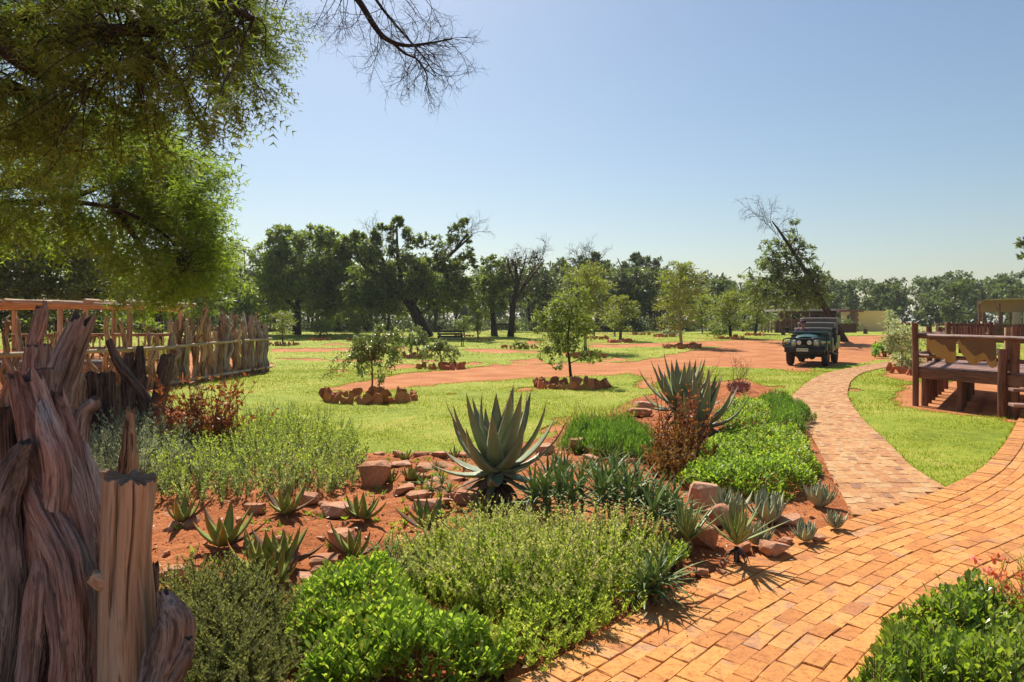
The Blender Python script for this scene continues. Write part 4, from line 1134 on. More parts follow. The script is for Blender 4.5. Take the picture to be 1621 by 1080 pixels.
# small wooden stumps on the far lawn
for px, py, lab in ((1370, 529, 'short wooden stump on the lawn in front of the yellow building'), (1240, 531, 'dark pot-like stump beside the picket fence left of the jeep')):
    p = G(px, py); m = MB(); tube(m, [(0, 0, 0), (0, 0, .42)], [.17, .15], 10, gnarl=.08); o = m.build('tree_stump', M['wood_dark'], None, (0, 0, 0)); o.location = p; tag(o, lab, 'stump')

# ------------------------------------------------------------------ jeep
M['jeep_green'] = m_plain('dark_green_paint', (.03, .085, .072), .28, .5, var=.15, vs=2)
M['jeep_grey'] = m_plain('dusty_grey_green_panel', (.16, .18, .15), .4, .4)
M['rubber'] = m_plain('dusty_tyre', (.06, .042, .032), .9, .1, var=.3, vs=9)
M['steel'] = m_plain('grey_steel', (.30, .30, .29), .35, .5, .8)
M['lens'] = m_plain('headlamp_glass', (.62, .62, .55), .12, .6)
M['amber'] = m_plain('amber_lens', (.6, .28, .02), .25, .5)
M['plate'] = m_plain('number_plate', (.62, .66, .52), .5)
M['ink'] = m_plain('plate_lettering', (.02, .09, .04), .6)
M['seat_canvas'] = m_plain('dusty_grey_seat_canvas', (.13, .115, .095), .8)
M['seat_pipe'] = m_plain('pale_seat_rail', (.34, .31, .27), .5)
M['glass'] = m_plain('dusty_windscreen_glass', (.10, .13, .13), .08, .6)
jy = gy(580) + 1.35
jp = Vector(((1287 - CX) / F * jy, jy, float(tz(jy))))
jeep = thing('safari_jeep', 'dark green open safari jeep with tiered seats parked on the red dirt', 'jeep', jp, math.radians(-32))
jeep.scale = (.90, .95, .98)
def jp_part(name, mat, fn, parent=None):
    m = MB(); fn(m); return m.build(name, M[mat] if isinstance(mat, str) else mat, parent or jeep)
WB = 1.35
for sx in (-1, 1):
    for sy in (-1, 1):
        def tyre(m): lathe(m, [(.20, -.11), (.36, -.12), (.395, -.09), (.40, 0), (.395, .09), (.36, .12), (.20, .11)], (0, 0, 0), 24, rot=np.array([[0, 0, 1], [0, 1, 0], [-1, 0, 0]]).T)
        wl = bpy.data.objects.new('wheel', None); COL.objects.link(wl); wl.parent = jeep; wl.location = (sx * .70, sy * WB, .40)
        jp_part('tyre', 'rubber', tyre, wl)
        def rim(m): lathe(m, [(.0, .05 * sx), (.08, .07 * sx), (.10, .04 * sx), (.17, .03 * sx), (.205, .10 * sx), (.205, -.10 * sx)], (0, 0, 0), 18, rot=np.array([[0, 0, 1], [0, 1, 0], [-1, 0, 0]]).T)
        jp_part('rim', 'steel', rim, wl)
def chassis(m):
    for s in (-1, 1): box(m, (s * .38, .1, .52), (.09, 4.1, .13))
    for yy in (-WB, WB):
        tube(m, [(-.66, yy, .40), (.66, yy, .40)], .055, 8); lathe(m, [(0, -.16), (.13, -.1), (.16, 0), (.13, .1), (0, .16)], (.16, yy, .40), 10, rot=rotx(math.pi / 2))
    box(m, (0, -1.2, .62), (.6, .9, .3), ch=.05)
jp_part('chassis', 'black_metal', chassis)
# bonnet: rounded sheet from grille to scuttle
def bonnet(m):
    n, k = 9, 11; V = []
    for i in range(n):
        f = i / (n - 1); yy = -2.0 + 1.25 * f; w = .46 + .17 * f; zt_ = 1.10 + .08 * f
        for j in range(k):
            u = -1 + 2 * j / (k - 1)
            V.append((u * w, yy + (.06 * (1 - abs(u)) * 0), zt_ + .10 * (1 - abs(u) ** 2.4) - (.10 if abs(u) == 1 else 0) - (.05 if i == 0 else 0)))
    q = [(i * k + j, i * k + j + 1, (i + 1) * k + j + 1, (i + 1) * k + j) for i in range(n - 1) for j in range(k - 1)]
    m.add(V, quads=q, smooth=True)
    for s in (-1, 1):
        m.add([(s * .46, -2, 1.02), (s * .46, -2, .70), (s * .63, -.75, .70), (s * .63, -.75, 1.10)], quads=[(0, 1, 2, 3)])
jp_part('bonnet', 'jeep_green', bonnet)
def grille(m):
    box(m, (0, -1.99, .90), (1.16, .06, .40), ch=.02)
jp_part('front_panel', 'jeep_green', grille)
jp_part('grille', 'black_metal', lambda m: [box(m, (0, -2.03, .91), (.50, .03, .24))] + [box(m, (0, -2.05, .82 + .06 * k), (.48, .02, .02)) for k in range(4)])
for s in (-1, 1):
    h = jp_part('headlight', 'steel', lambda m: box(m, (s * .42, -2.035, .91), (.24, .05, .26), ch=.015))
    jp_part('lens', 'lens', lambda m: lathe(m, [(0, .05), (.06, .045), (.095, .02), (.10, 0)], (s * .42, -2.06, .91), 16, rot=rotx(math.pi / 2)), h)
    sp = jp_part('spotlight', 'black_metal', lambda m: lathe(m, [(0, -.07), (.07, -.06), (.095, 0), (.095, .02)], (s * .20, -2.23, .93), 16, rot=rotx(math.pi / 2)))
    jp_part('lens', 'lens', lambda m: lathe(m, [(0, .045), (.06, .035), (.09, .018)], (s * .20, -2.235, .93), 16, rot=rotx(math.pi / 2)), sp)
    # wing with a flat top and wheel arch
    def wing(m):
        prof = [(-2.02, .80), (-2.0, .92), (-1.90, .97), (-.80, 1.0), (-.74, .62), (-.86, .60)] + [(-WB + .47 * math.cos(a_), .43 + .47 * math.sin(a_)) for a_ in np.linspace(.35, math.pi - .35, 9)] + [(-1.86, .60), (-1.98, .64)]
        n = len(prof); x0, x1 = s * .56, s * .83
        V = [(x0, p_[0], p_[1]) for p_ in prof] + [(x1, p_[0], p_[1]) for p_ in prof]
        m.add(V, quads=[(i, (i + 1) % n, n + (i + 1) % n, n + i) for i in range(n)])
        from mathutils.geometry import tessellate_polygon
        tt = tessellate_polygon([[Vector((0, p_[0], p_[1])) for p_ in prof]])
        m.add(V[n:], tris=[list(q) for q in tt]); m.add(V[:n], tris=[list(q) for q in tt])
    jp_part('wing', 'jeep_green', wing)
    jp_part('indicator', 'amber', lambda m: box(m, (s * .70, -2.05, .91), (.10, .04, .10), ch=.02))
    def flank(m):
        box(m, (s * .80, -.50, .80), (.05, .50, .50), ch=.015)
        box(m, (s * .80, .30, .66), (.05, 1.1, .22), ch=.015)
        box(m, (s * .82, 1.45, .88), (.05, 1.5, .52), ch=.015)
    jp_part('side_panel', 'jeep_green', flank)
    jp_part('step', 'black_metal', lambda m: box(m, (s * .86, .1, .45), (.16, 1.6, .05)))
def loops(m):
    for s in (-1, 1):
        q = [(s * .30, -2.20, .74), (s * .74, -2.20, .74), (s * .84, -2.18, .80), (s * .84, -2.18, 1.0), (s * .74, -2.20, 1.07), (s * .30, -2.20, 1.07), (s * .30, -2.20, .74)]
        tube(m, smooth_path(q, 34), .028, 8)
        tube(m, [(s * .30, -2.2, .60), (s * .30, -2.2, 1.08)], .028, 8)
    tube(m, [(-.30, -2.2, .78), (.30, -2.2, .78)], .028, 8); tube(m, [(-.30, -2.2, 1.06), (.30, -2.2, 1.06)], .022, 8)
jp_part('bull_bar', 'black_metal', loops)
jp_part('bumper', 'black_metal', lambda m: box(m, (0, -2.18, .63), (1.56, .16, .18), ch=.02))
jp_part('skid_plate', 'black_metal', lambda m: (box(m, (0, -2.05, .50), (.8, .1, .12), ch=.02), box(m, (-.1, -1.9, .38), (.5, .2, .18), ch=.06)))
pl = jp_part('number_plate', 'plate', lambda m: box(m, (-.07, -2.275, .65), (.46, .014, .12)))
cu = bpy.data.curves.new('plate_text', 'FONT'); cu.body = 'NKR 873 NW'; cu.size = .095; cu.align_x = 'CENTER'; cu.align_y = 'CENTER'; cu.extrude = .001
to = bpy.data.objects.new('tmp', cu); COL.objects.link(to)
me = bpy.data.meshes.new_from_object(to.evaluated_get(bpy.context.evaluated_depsgraph_get())); bpy.data.objects.remove(to)
me.materials.clear(); me.materials.append(M['ink'])
inst('plate_lettering', me, (-.07, -2.2835, .65), (math.pi / 2, 0, 0), (.78, 1, 1), pl)
# scuttle and folded-down windscreen lying over the bonnet
jp_part('scuttle', 'jeep_green', lambda m: box(m, (0, -.68, 1.0), (1.56, .16, .42), ch=.04))
def wscreen(m):
    fr = [(-.76, -1.22, 1.30), (.76, -1.22, 1.30), (.76, -.70, 1.27), (-.76, -.70, 1.27)]
    for i in range(4): tube(m, [fr[i], fr[(i + 1) % 4]], .035, 8)
    tube(m, [(0, -1.22, 1.30), (0, -.70, 1.27)], .02, 6)
ws = jp_part('folded_windscreen', 'jeep_green', wscreen)
jp_part('glass', 'glass', lambda m: m.add([(-.73, -1.2, 1.30), (.73, -1.2, 1.30), (.73, -.72, 1.272), (-.73, -.72, 1.272), (-.73, -1.2, 1.29), (.73, -1.2, 1.29), (.73, -.72, 1.262), (-.73, -.72, 1.262)], quads=[(0, 1, 2, 3), (7, 6, 5, 4)]), ws)
jp_part('tub_floor', 'jeep_green', lambda m: (box(m, (0, .75, .60), (1.56, 2.9, .06)), box(m, (0, 2.2, .88), (1.6, .05, .52)), box(m, (0, .66, .85), (1.56, .05, .5))))
def bench_row(yy, zs, zt_):
    s = jp_part('seat', 'seat_canvas', lambda m: (box(m, (0, yy - .25, zs), (1.46, .48, .12), ch=.03), box(m, (0, yy + .02, (zs + zt_) / 2), (1.46, .09, zt_ - zs), rot=rotx(-.08), ch=.03), box(m, (0, yy - .2, (zs + .6) / 2), (1.3, .4, zs - .66))))
    jp_part('seat_rail', 'seat_pipe', lambda m: tube(m, smooth_path([(-.76, yy + .05, zs), (-.76, yy + .06, zt_ - .08), (-.70, yy + .06, zt_ + .03), (.70, yy + .06, zt_ + .03), (.76, yy + .06, zt_ - .08), (.76, yy + .05, zs)], 26), .026, 8), s)
bench_row(.25, .88, 1.42); bench_row(.95, 1.08, 1.64); bench_row(1.70, 1.26, 1.84)
def steer(m):
    a_ = np.linspace(0, 2 * math.pi, 25); tube(m, np.column_stack([-.40 + .19 * np.cos(a_), -.34 + .06 * np.sin(a_), 1.20 + .18 * np.sin(a_)]), .016, 6, cap=False)
    tube(m, [(-.40, -.62, 1.05), (-.40, -.34, 1.20)], .02, 6)
jp_part('steering_wheel', 'black_metal', steer)
for s in (-1, 1):
    jp_part('mirror', 'black_metal', lambda m: (tube(m, [(s * .78, -.70, 1.15), (s * .93, -.72, 1.30)], .014, 6), box(m, (s * .95, -.73, 1.40), (.15, .04, .22), ch=.02)))
jp_part('shovel_blade_panel', 'jeep_grey', lambda m: box(m, (.86, -.45, .78), (.03, .34, .62), ch=.012))
jp_part('jerry_can', 'black_metal', lambda m: (box(m, (.84, .45, 1.08), (.16, .36, .44), ch=.03), tube(m, [(.84, .36, 1.30), (.84, .36, 1.36), (.84, .52, 1.36), (.84, .52, 1.30)], .014, 6)))

# driver: one skinned body, seated, arm along the door
def skinned(name, joints, edges, rad, mat, parent, sub=2, root=0):
    me = bpy.data.meshes.new(name); me.from_pydata(joints, edges, [])
    o = bpy.data.objects.new(name, me); COL.objects.link(o); o.parent = parent
    sk = o.modifiers.new('skin', 'SKIN'); me.skin_vertices.new() if not me.skin_vertices else None
    for i, rr in enumerate(rad): me.skin_vertices[0].data[i].radius = (rr, rr) if not hasattr(rr, '__len__') else rr
    me.skin_vertices[0].data[root].use_root = True
    sk.use_smooth_shade = True
    sd = o.modifiers.new('sub', 'SUBSURF'); sd.levels = sd.render_levels = sub
    dg = bpy.context.evaluated_depsgraph_get(); dg.update()
    m2 = bpy.data.meshes.new_from_object(o.evaluated_get(dg)); o.modifiers.clear(); o.data = m2
    m2.materials.clear(); m2.materials.append(mat)
    for p_ in m2.polygons: p_.use_smooth = True
    return o
M['skin'] = m_plain('sun_browned_skin', (.36, .17, .11), .55, .3)
M['shirt'] = m_plain('dusty_pink_and_navy_shirt', (.16, .09, .12), .85, .1, var=.5, vs=9)
M['sleeve'] = m_plain('pale_pink_cloth', (.55, .36, .36), .85, .1)
M['cap'] = m_plain('dark_maroon_cap', (.06, .03, .035), .8)
M['trouser'] = m_plain('khaki_trousers', (.18, .14, .08), .85)
pr = thing('person', 'driver in a dark cap and checked shirt sitting at the wheel of the jeep', 'person', jeep.matrix_basis @ Vector((-.42, .02, .94)), jeep.rotation_euler[2])
J = [(0, 0, 0), (0, .02, .22), (0, .03, .42), (0, .005, .53), (0, -.025, .65), (0, -.03, .76),
     (.19, .02, .45), (.30, -.12, .26), (.24, -.36, .28), (.20, -.44, .29), (-.19, .02, .45), (-.34, -.06, .28), (-.26, -.32, .30), (-.20, -.42, .31),
     (.10, -.02, -.01), (.12, -.42, .02), (.12, -.48, -.34), (.12, -.58, -.37), (-.10, -.02, -.01), (-.12, -.42, .02), (-.12, -.48, -.34), (-.12, -.58, -.37)]
E = [(0, 1), (1, 2), (2, 3), (3, 4), (4, 5), (2, 6), (6, 7), (7, 8), (8, 9), (2, 10), (10, 11), (11, 12), (12, 13), (0, 14), (14, 15), (15, 16), (16, 17), (0, 18), (18, 19), (19, 20), (20, 21)]
Rd = [(.15, .11), (.145, .10), (.15, .10), .043, (.072, .095), (.078, .092), .062, .045, .034, .03, .062, .045, .034, .03, .085, .062, .045, .04, .085, .062, .045, .04]
skinned('body', J, E, Rd, M['skin'], pr)
def hand(m, x, y, z, s):
    tube(m, [(x, y + .02, z), (x, y - .05, z + .01)], [.032, .036], 8)
    for k in range(4):
        o_ = (k - 1.5) * .018; tube(m, smooth_path([(x + o_, y - .05, z + .012), (x + o_, y - .09, z + .012 - .004 * abs(k - 1)), (x + o_, y - .105, z - .02), (x + o_, y - .09, z - .035)], 8), [.0095, .007], 6)
    tube(m, smooth_path([(x + s * .03, y - .01, z), (x + s * .05, y - .04, z - .01), (x + s * .035, y - .07, z - .03)], 6), [.011, .008], 6)
m = MB(); hand(m, .20, -.44, .29, -1); m.build('hand', M['skin'], pr); m = MB(); hand(m, -.20, -.42, .31, 1); m.build('hand', M['skin'], pr)
m = MB()
for s in (-1, 1):
    lathe(m, [(0, .02), (.012, .012), (.015, 0), (.012, -.012), (0, -.02)], (s * .078, -.0, .69), 8)
    lathe(m, [(0, .012), (.010, .006), (.012, 0), (.010, -.006), (0, -.012)], (s * .03, -.112, .715), 8)
m.add([(0, -.115, .72), (-.014, -.125, .675), (.014, -.125, .675), (0, -.143, .68)], tris=[(0, 1, 3), (0, 3, 2), (1, 2, 3)])
box(m, (0, -.118, .642), (.04, .012, .010))
m.build('face_features', M['skin'], pr)
sh = skinned('shirt', [J[0], J[1], J[2], (0, .015, .50), J[6], J[7], J[10], J[11]], [(0, 1), (1, 2), (2, 3), (2, 4), (4, 5), (2, 6), (6, 7)], [(.165, .125), (.16, .115), (.165, .115), .07, .078, .06, .078, .06], M['shirt'], pr)
skinned('sleeve_cuffs', [J[7], J[8], (.27, -.2, .275)], [(0, 2), (2, 1)], [.062, .05, .056], M['sleeve'], pr)
skinned('sleeve_cuffs', [J[11], J[12], (-.31, -.18, .29)], [(0, 2), (2, 1)], [.062, .05, .056], M['sleeve'], pr)
skinned('trousers', [J[0], J[14], J[15], J[16], J[18], J[19], J[20]], [(0, 1), (1, 2), (2, 3), (0, 4), (4, 5), (5, 6)], [(.16, .125), .095, .072, .058, .095, .072, .058], M['trouser'], pr)
m = MB(); lathe(m, [(.118, .725), (.12, .76), (.105, .81), (.06, .845), (0, .855)], (0, -.02, 0), 16)
m.add([(-.10, -.09, .735), (.10, -.09, .735), (.07, -.21, .72), (-.07, -.21, .72), (-.10, -.09, .725), (.10, -.09, .725), (.07, -.21, .71), (-.07, -.21, .71)], quads=[(3, 2, 1, 0), (4, 5, 6, 7), (2, 3, 7, 6), (1, 2, 6, 5), (3, 0, 4, 7)])
m.build('cap', M['cap'], pr)

# ------------------------------------------------------------------ timber deck with rails and hides
A0 = np.array([8.25, 13.85]); e = np.array([.3, -.954]); e /= np.linalg.norm(e); nv = np.array([.6, .8])
DZ = .80
deck = thing('wooden_deck', 'raised red-brown timber deck with log posts and rails at the right edge', 'deck', (A0[0], A0[1], 0)); dl = np.array([A0[0], A0[1], 0])
def dp(t_, s_, z): q = A0 + e * t_ + nv * s_; return np.array([q[0], q[1], z])
def tpx(px): k = (px - CX) / F; return (A0[1] * k - A0[0]) / (e[0] - e[1] * k)
def spx(px): k = (px - CX) / F; return (A0[1] * k - A0[0]) / (nv[0] - nv[1] * k)
rr = np.random.default_rng(601)
TL, DW = 4.2, 5.2
np_ = 30
for k in range(np_):                                   # planks run along the front edge
    s0, s1 = DW * k / np_, DW * (k + 1) / np_ - .008
    m = MB(); top = [dp(-.05, s0, DZ), dp(TL, s0, DZ), dp(TL, s1, DZ), dp(-.05, s1, DZ)]
    zoff = rr.normal(0, .003)
    V = [q + np.array([0, 0, zoff]) for q in top] + [q + np.array([0, 0, zoff - .035]) for q in top]
    wcv = [np.array([rr.random() + (i in (2, 3)) * .15, 0, (0 if i in (0, 3) else TL)]) for i in range(4)] * 2
    m.add(V, quads=[(0, 3, 2, 1)[::-1], (4, 5, 6, 7)[::-1], (0, 1, 5, 4), (2, 3, 7, 6), (1, 2, 6, 5), (3, 0, 4, 7)], wc=wcv)
    m.build('plank', M['wood_plank'], deck, dl)
def beam(p0, p1, w, h, name='joist', mat='wood_deck'):
    p0, p1 = np.array(p0), np.array(p1); d = p1 - p0; L = np.linalg.norm(d)
    ang = math.atan2(d[1], d[0]); m = MB(); box(m, (p0 + p1) / 2, (L, w, h), rot=rotz(ang), ch=.006)
    m.wc[0] = (m.v[0] - (p0 + p1) / 2) @ rotz(ang)[:, [1, 2, 0]] + rr.random(3) * 3
    return m.build(name, M[mat], deck, dl)
beam(dp(-.08, -.03, DZ - .13), dp(TL, -.03, DZ - .13), .05, .20, 'fascia_board')
beam(dp(-.08, 0, DZ - .13), dp(-.08, DW, DZ - .13), .05, .20, 'fascia_board')
for s in (1.2, 2.6, 4.0): beam(dp(0, s, DZ - .14), dp(TL, s, DZ - .14), .08, .16)
def post(p, h, rad, mat='wood_deck', parent=None, z0=-.1, sides=10, sd=0):
    m = MB(); p = np.array(p)
    tube(m, smooth_path([(p[0], p[1], z0), (p[0] + rr.normal(0, .01), p[1], (h + z0) / 2), (p[0] + rr.normal(0, .012), p[1], h)], 9), rad, sides, gnarl=.05, seed=sd + int(p[0] * 50))
    return m.build('post', M[mat], parent or deck, dl)
for t_ in (.12, .9, 1.75, 2.6, 3.5):
    for s in (.12, .8, 1.5, 2.2, 2.9, 3.7, 4.6):
        if t_ > .2 and s > .2 and rr.random() < .35: continue
        q = dp(t_, s, 0); o = post(q, DZ - .16, .065 if t_ < .2 else .06, sd=int(s * 10)); o.name = 'leg'
post(dp(-.06, -.08, 0), 1.68, .058, sd=1)
for px, zt_ in ((1475, 1.60), (1492, 1.57)): post(dp(-.06, spx(px), 0), zt_, .06, sd=px)
post(dp(-.06, 5.1, 0), 1.55, .06, sd=7)
post(dp(tpx(1607), .06, 0), 1.62, .07, sd=2)
lg = post(dp(tpx(1597), .16, 0), 1.60, .085, 'wood_pale', z0=DZ + .02, sd=3); lg.name = 'log_post'
np2 = post(np.array([(1587 - CX) / F * 12.12, 12.12, 0]), 1.22, .072, sd=4, sides=12); np2.name = 'newel_post'
def rail(p0, p1, rad, name='rail', mat='wood_deck', sd=0):
    m = MB(); p0, p1 = np.array(p0), np.array(p1); mid = (p0 + p1) / 2 + np.array([0, 0, rr.normal(0, .015)])
    tube(m, smooth_path([p0, mid, p1], 14), [rad, rad * .9], 10, gnarl=.06, seed=sd); return m.build(name, M[mat], deck, dl)
rail(dp(-.12, -.03, 1.42), dp(TL, -.02, 1.36), .05, sd=11)
rail(dp(-.12, .05, 1.02), dp(TL, .05, .98), .042, sd=12)
rail(dp(-.05, -.1, 1.44), dp(-.05, 5.2, 1.42), .048, sd=13)
rail(dp(-.05, -.1, 1.04), dp(-.05, 5.2, 1.02), .045, sd=14)
# steps: at the right edge, in front of the deck
for k, (py, yy) in enumerate(((617, 11.75), (641, 11.45))):
    zz = H - (py - HY) / F * yy
    p0 = np.array([(1600 - CX) / F * yy, yy, zz]); d3 = np.array([e[0], e[1], 0])
    nn = np.array([.94, -.34, 0])
    o = beam(p0, p0 + nn * 1.1, .26, .05, 'step_tread', 'wood_plank')
o = beam((9.1, 11.9, .35), (9.1 + .35, 11.9 - 1.0, .30), .05, .12, 'step_stringer')
# slatted garden bench on the deck, seen from behind
yb = 15.0
b0 = np.array([(1497 - CX) / F * yb, yb]); b1 = np.array([(1571 - CX) / F * (yb - .15), yb - .15])
gb = thing('garden_bench', 'dark red slatted wooden bench on the deck behind the hung hides', 'bench', (b0[0], b0[1], DZ)); gl = np.array([b0[0], b0[1], DZ])
u3 = np.append((b1 - b0) / np.linalg.norm(b1 - b0), 0); Lb = np.linalg.norm(b1 - b0); ang = math.atan2(u3[1], u3[0])
def gbox(name, t0, t1, y_, z0, z1, dpth, tilt=0.0):
    m = MB(); c = gl + u3 * (t0 + t1) / 2 + np.array([-u3[1], u3[0], 0]) * y_ + np.array([0, 0, (z0 + z1) / 2])
    box(m, c, (t1 - t0, dpth, z1 - z0), rot=rotz(ang), ch=.008); return m.build(name, M['wood_deck'], gb, gl)
for t_ in (0, Lb - .09):
    gbox('leg', t_, t_ + .09, 0, 0, .90, .08); gbox('leg', t_, t_ + .09, .52, 0, .62, .08); gbox('armrest', t_ - .005, t_ + .095, .27, .622, .66, .62)
gbox('top_rail', .09, Lb - .09, 0, .80, .87, .05); gbox('lower_rail', .09, Lb - .09, 0, .46, .52, .05)
for k in range(11):
    c0 = .14 + (Lb - .33) * k / 10; gbox('back_slat', c0, c0 + .05, 0, .522, .798, .025)
for k in range(4): gbox('seat_slat', .09, Lb - .09, .10 + .12 * k, .42, .445, .10)
# hides hung over the top rail
M['hide'] = m_leaf('tan_hide', [(0, (.60, .34, .12)), (1, (.66, .38, .14))], .4, .75, .2, 1.2)
M['hide_dark'] = m_plain('dark_brown_hide', (.19, .085, .042), .75, .25, var=.25, vs=4, bs=.15)
def hide(label, px0, px1, drop0, drop1, seed, front_dark):
    t0, t1 = tpx(px0), tpx(px1); r_ = np.random.default_rng(seed)
    o_ = thing('animal_hide', label, 'hide', tuple(dp(t0, 0, 1.40))); lo = dp(t0, 0, 1.40)
    n, k = 64, 72; m = MB(); V = np.zeros((n, k, 3))
    for i in range(n):
        f = i / (n - 1); tt = t0 + (t1 - t0) * f
        u_ = f * (len(drop0) - 1); i_ = min(int(u_), len(drop0) - 2); w_ = u_ - i_; w_ = w_ * w_ * (3 - 2 * w_); front = drop0[i_] * (1 - w_) + drop0[i_ + 1] * w_ + .008 * math.sin(f * 31 + seed); backd = .30
        zr_ = 1.42 - .06 * (tt + .12) / (TL + .12)
        for j in range(k):
            g = j / (k - 1) * (front + backd + .17) - backd - .085       # distance along from the rail top: negative is behind
            if abs(g) <= .085:
                a_ = g / .085 * math.pi / 2; pn, pz = -.056 * math.sin(a_), .056 * math.cos(a_)
            else:
                pn, pz = -.056 * np.sign(g), -(abs(g) - .085)
                pn -= .03 * math.sin(f * 9 + seed) * min(1, (abs(g) - .085) * 3) + .012 * math.sin(f * 23 + g * 9) * min(1, (abs(g) - .085) * 4) - (.0 if g < 0 else -.0)
            w_ = 1 + .10 * max(0, g) * math.sin(3 * f + seed)
            tq = t0 + (t1 - t0) * ((f - .5) * w_ + .5)
            V[i, j] = dp(tq, pn, zr_ + pz)
    ii, jj = np.meshgrid(np.arange(n - 1), np.arange(k - 1), indexing='ij')
    q = np.stack([ii * k + jj, ii * k + jj + 1, (ii + 1) * k + jj + 1, (ii + 1) * k + jj], -1).reshape(-1, 4)
    # hair pattern on the skin itself: a dark saddle over a tan belly
    ff = (ii / (n - 1)).ravel(); gg = (jj / (k - 1)).ravel()
    dark = gg < (front_dark + .07 * np.sin(ff * 4 + seed) + .015 * np.sin(ff * 17))
    m.add(V.reshape(-1, 3), quads=q[~dark], mi=0, smooth=True); m.add(V.reshape(-1, 3), quads=q[dark], mi=1, smooth=True)
    ob = m.build('skin', [M['hide'], M['hide_dark']], o_, lo)
    sd_ = ob.modifiers.new('thick', 'SOLIDIFY'); sd_.thickness = .008
hide('tan animal hide draped over the deck rail, left of the pair, its lower half pale', 1468, 1513, [.26, .34, .40, .43, .50, .46], 0, 701, .72)
hide('larger dark and tan animal hide draped over the deck rail, right of the pair', 1517, 1576, [.22, .34, .46, .50, .44, .38, .52, .50], 0, 702, .80)

# ------------------------------------------------------------------ log fence, pergola and enclosure on the left
def stick(m, base, h, rad, r, forks=0, lean=(0, 0), sides=9, wig=.05, seed=0):
    n = 7
    pts = [np.array(base) + np.array([lean[0] * f + r.normal(0, wig) * (0 < k), lean[1] * f + r.normal(0, wig) * (0 < k), h * f]) for k, f in enumerate(np.linspace(0, 1, n))]
    pp = smooth_path(pts, 18)
    tube(m, pp, [rad * 1.25, rad, rad * .9, rad * .6], sides, gnarl=.09, seed=seed, jag=.9, ridge=.06)
    for _ in range(forks):
        k = r.integers(11, 18); d = np.array([r.normal(0, .35), r.normal(0, .35), .9])
        L = r.uniform(.15, .42)
        tube(m, smooth_path([pp[min(k, 17)] - d * .05, pp[min(k, 17)] + d * L * .5 + r.normal(0, .03, 3), pp[min(k, 17)] + d * L + r.normal(0, .07, 3)], 7), [rad * .5, rad * .35, rad * .12], 6, gnarl=.15, seed=seed + 5)
f0 = np.array([-10.35, 11.6]); f1 = np.array([-9.03, 18.0]); f2 = np.array([-8.35, 23.4])
r = np.random.default_rng(801)
fr = thing('log_fence', 'fence of upright gnarled logs between two pale pole rails beside the lawn', 'fence', (f1[0], f1[1], 0)); lo = (f1[0], f1[1], 0)
NS = 46
for k in range(NS):
    f = (k + .5) / NS; q = f1 + (f2 - f1) * f
    m = MB(); h = r.uniform(1.45, 2.1); rad = r.choice([.05, .065, .08, .11], p=[.45, .3, .17, .08])
    if k == NS - 1: h, rad = 1.7, .13
    if k in (2, NS - 4): h, rad = 1.75, .13
    stick(m, (q[0] - .1 + r.normal(0, .04), q[1] + r.normal(0, .05), -.05), h, rad, r, forks=r.integers(1, 5) if rad < .1 else 0, lean=(r.normal(0, .08), r.normal(0, .22)), seed=k, wig=.04)
    m.build('log', M['wood_stick' if r.random() < .65 else ('wood_pale' if r.random() < .4 else 'wood_grey')], fr, lo)
for za, zb_, nm_ in ((1.05, 1.13, 'rail'), (.10, .16, 'rail')):
    m = MB(); a, b = f1 + (f1 - f2) * .01, f2 + (f2 - f1) * .01
    tube(m, smooth_path([(a[0] + .08, a[1], za), ((a[0] + b[0]) / 2 + .08, (a[1] + b[1]) / 2, (za + zb_) / 2 + .01), (b[0] + .08, b[1], zb_)], 20), [.045, .042], 10, gnarl=.06, seed=3); m.build('rail', M['wood_rail'], fr, lo)
fr = thing('log_fence', 'open fence of bent upright sticks with one pale top rail, left part behind the driftwood', 'fence', (f0[0], f0[1], 0)); lo = (f0[0], f0[1], 0)
NS = 34
for k in range(NS):
    f = (k + .5) / NS; q = f0 + (f1 - f0) * f
    m = MB(); h = r.uniform(.95, 1.25) if r.random() < .4 else r.uniform(1.4, 1.9); rad = r.choice([.035, .05, .07, .09], p=[.3, .35, .25, .1])
    stick(m, (q[0] - .1 + r.normal(0, .05), q[1] + r.normal(0, .08), -.05), h, rad, r, forks=r.integers(0, 4) if h > 1.3 else 0, lean=(r.normal(0, .12), r.normal(0, .2)), seed=60 + k, wig=.06)
    m.build('stick', M['wood_stick' if r.random() < .75 else 'wood_red'], fr, lo)
m = MB(); tube(m, smooth_path([(f0[0] + .06, f0[1], 1.08), ((f0[0] + f1[0]) / 2 + .08, (f0[1] + f1[1]) / 2, 1.04), (f1[0] + .1, f1[1] + .05, 1.03)], 20), [.055, .05], 10, gnarl=.06, seed=9); m.build('rail', M['wood_rail'], fr, lo)
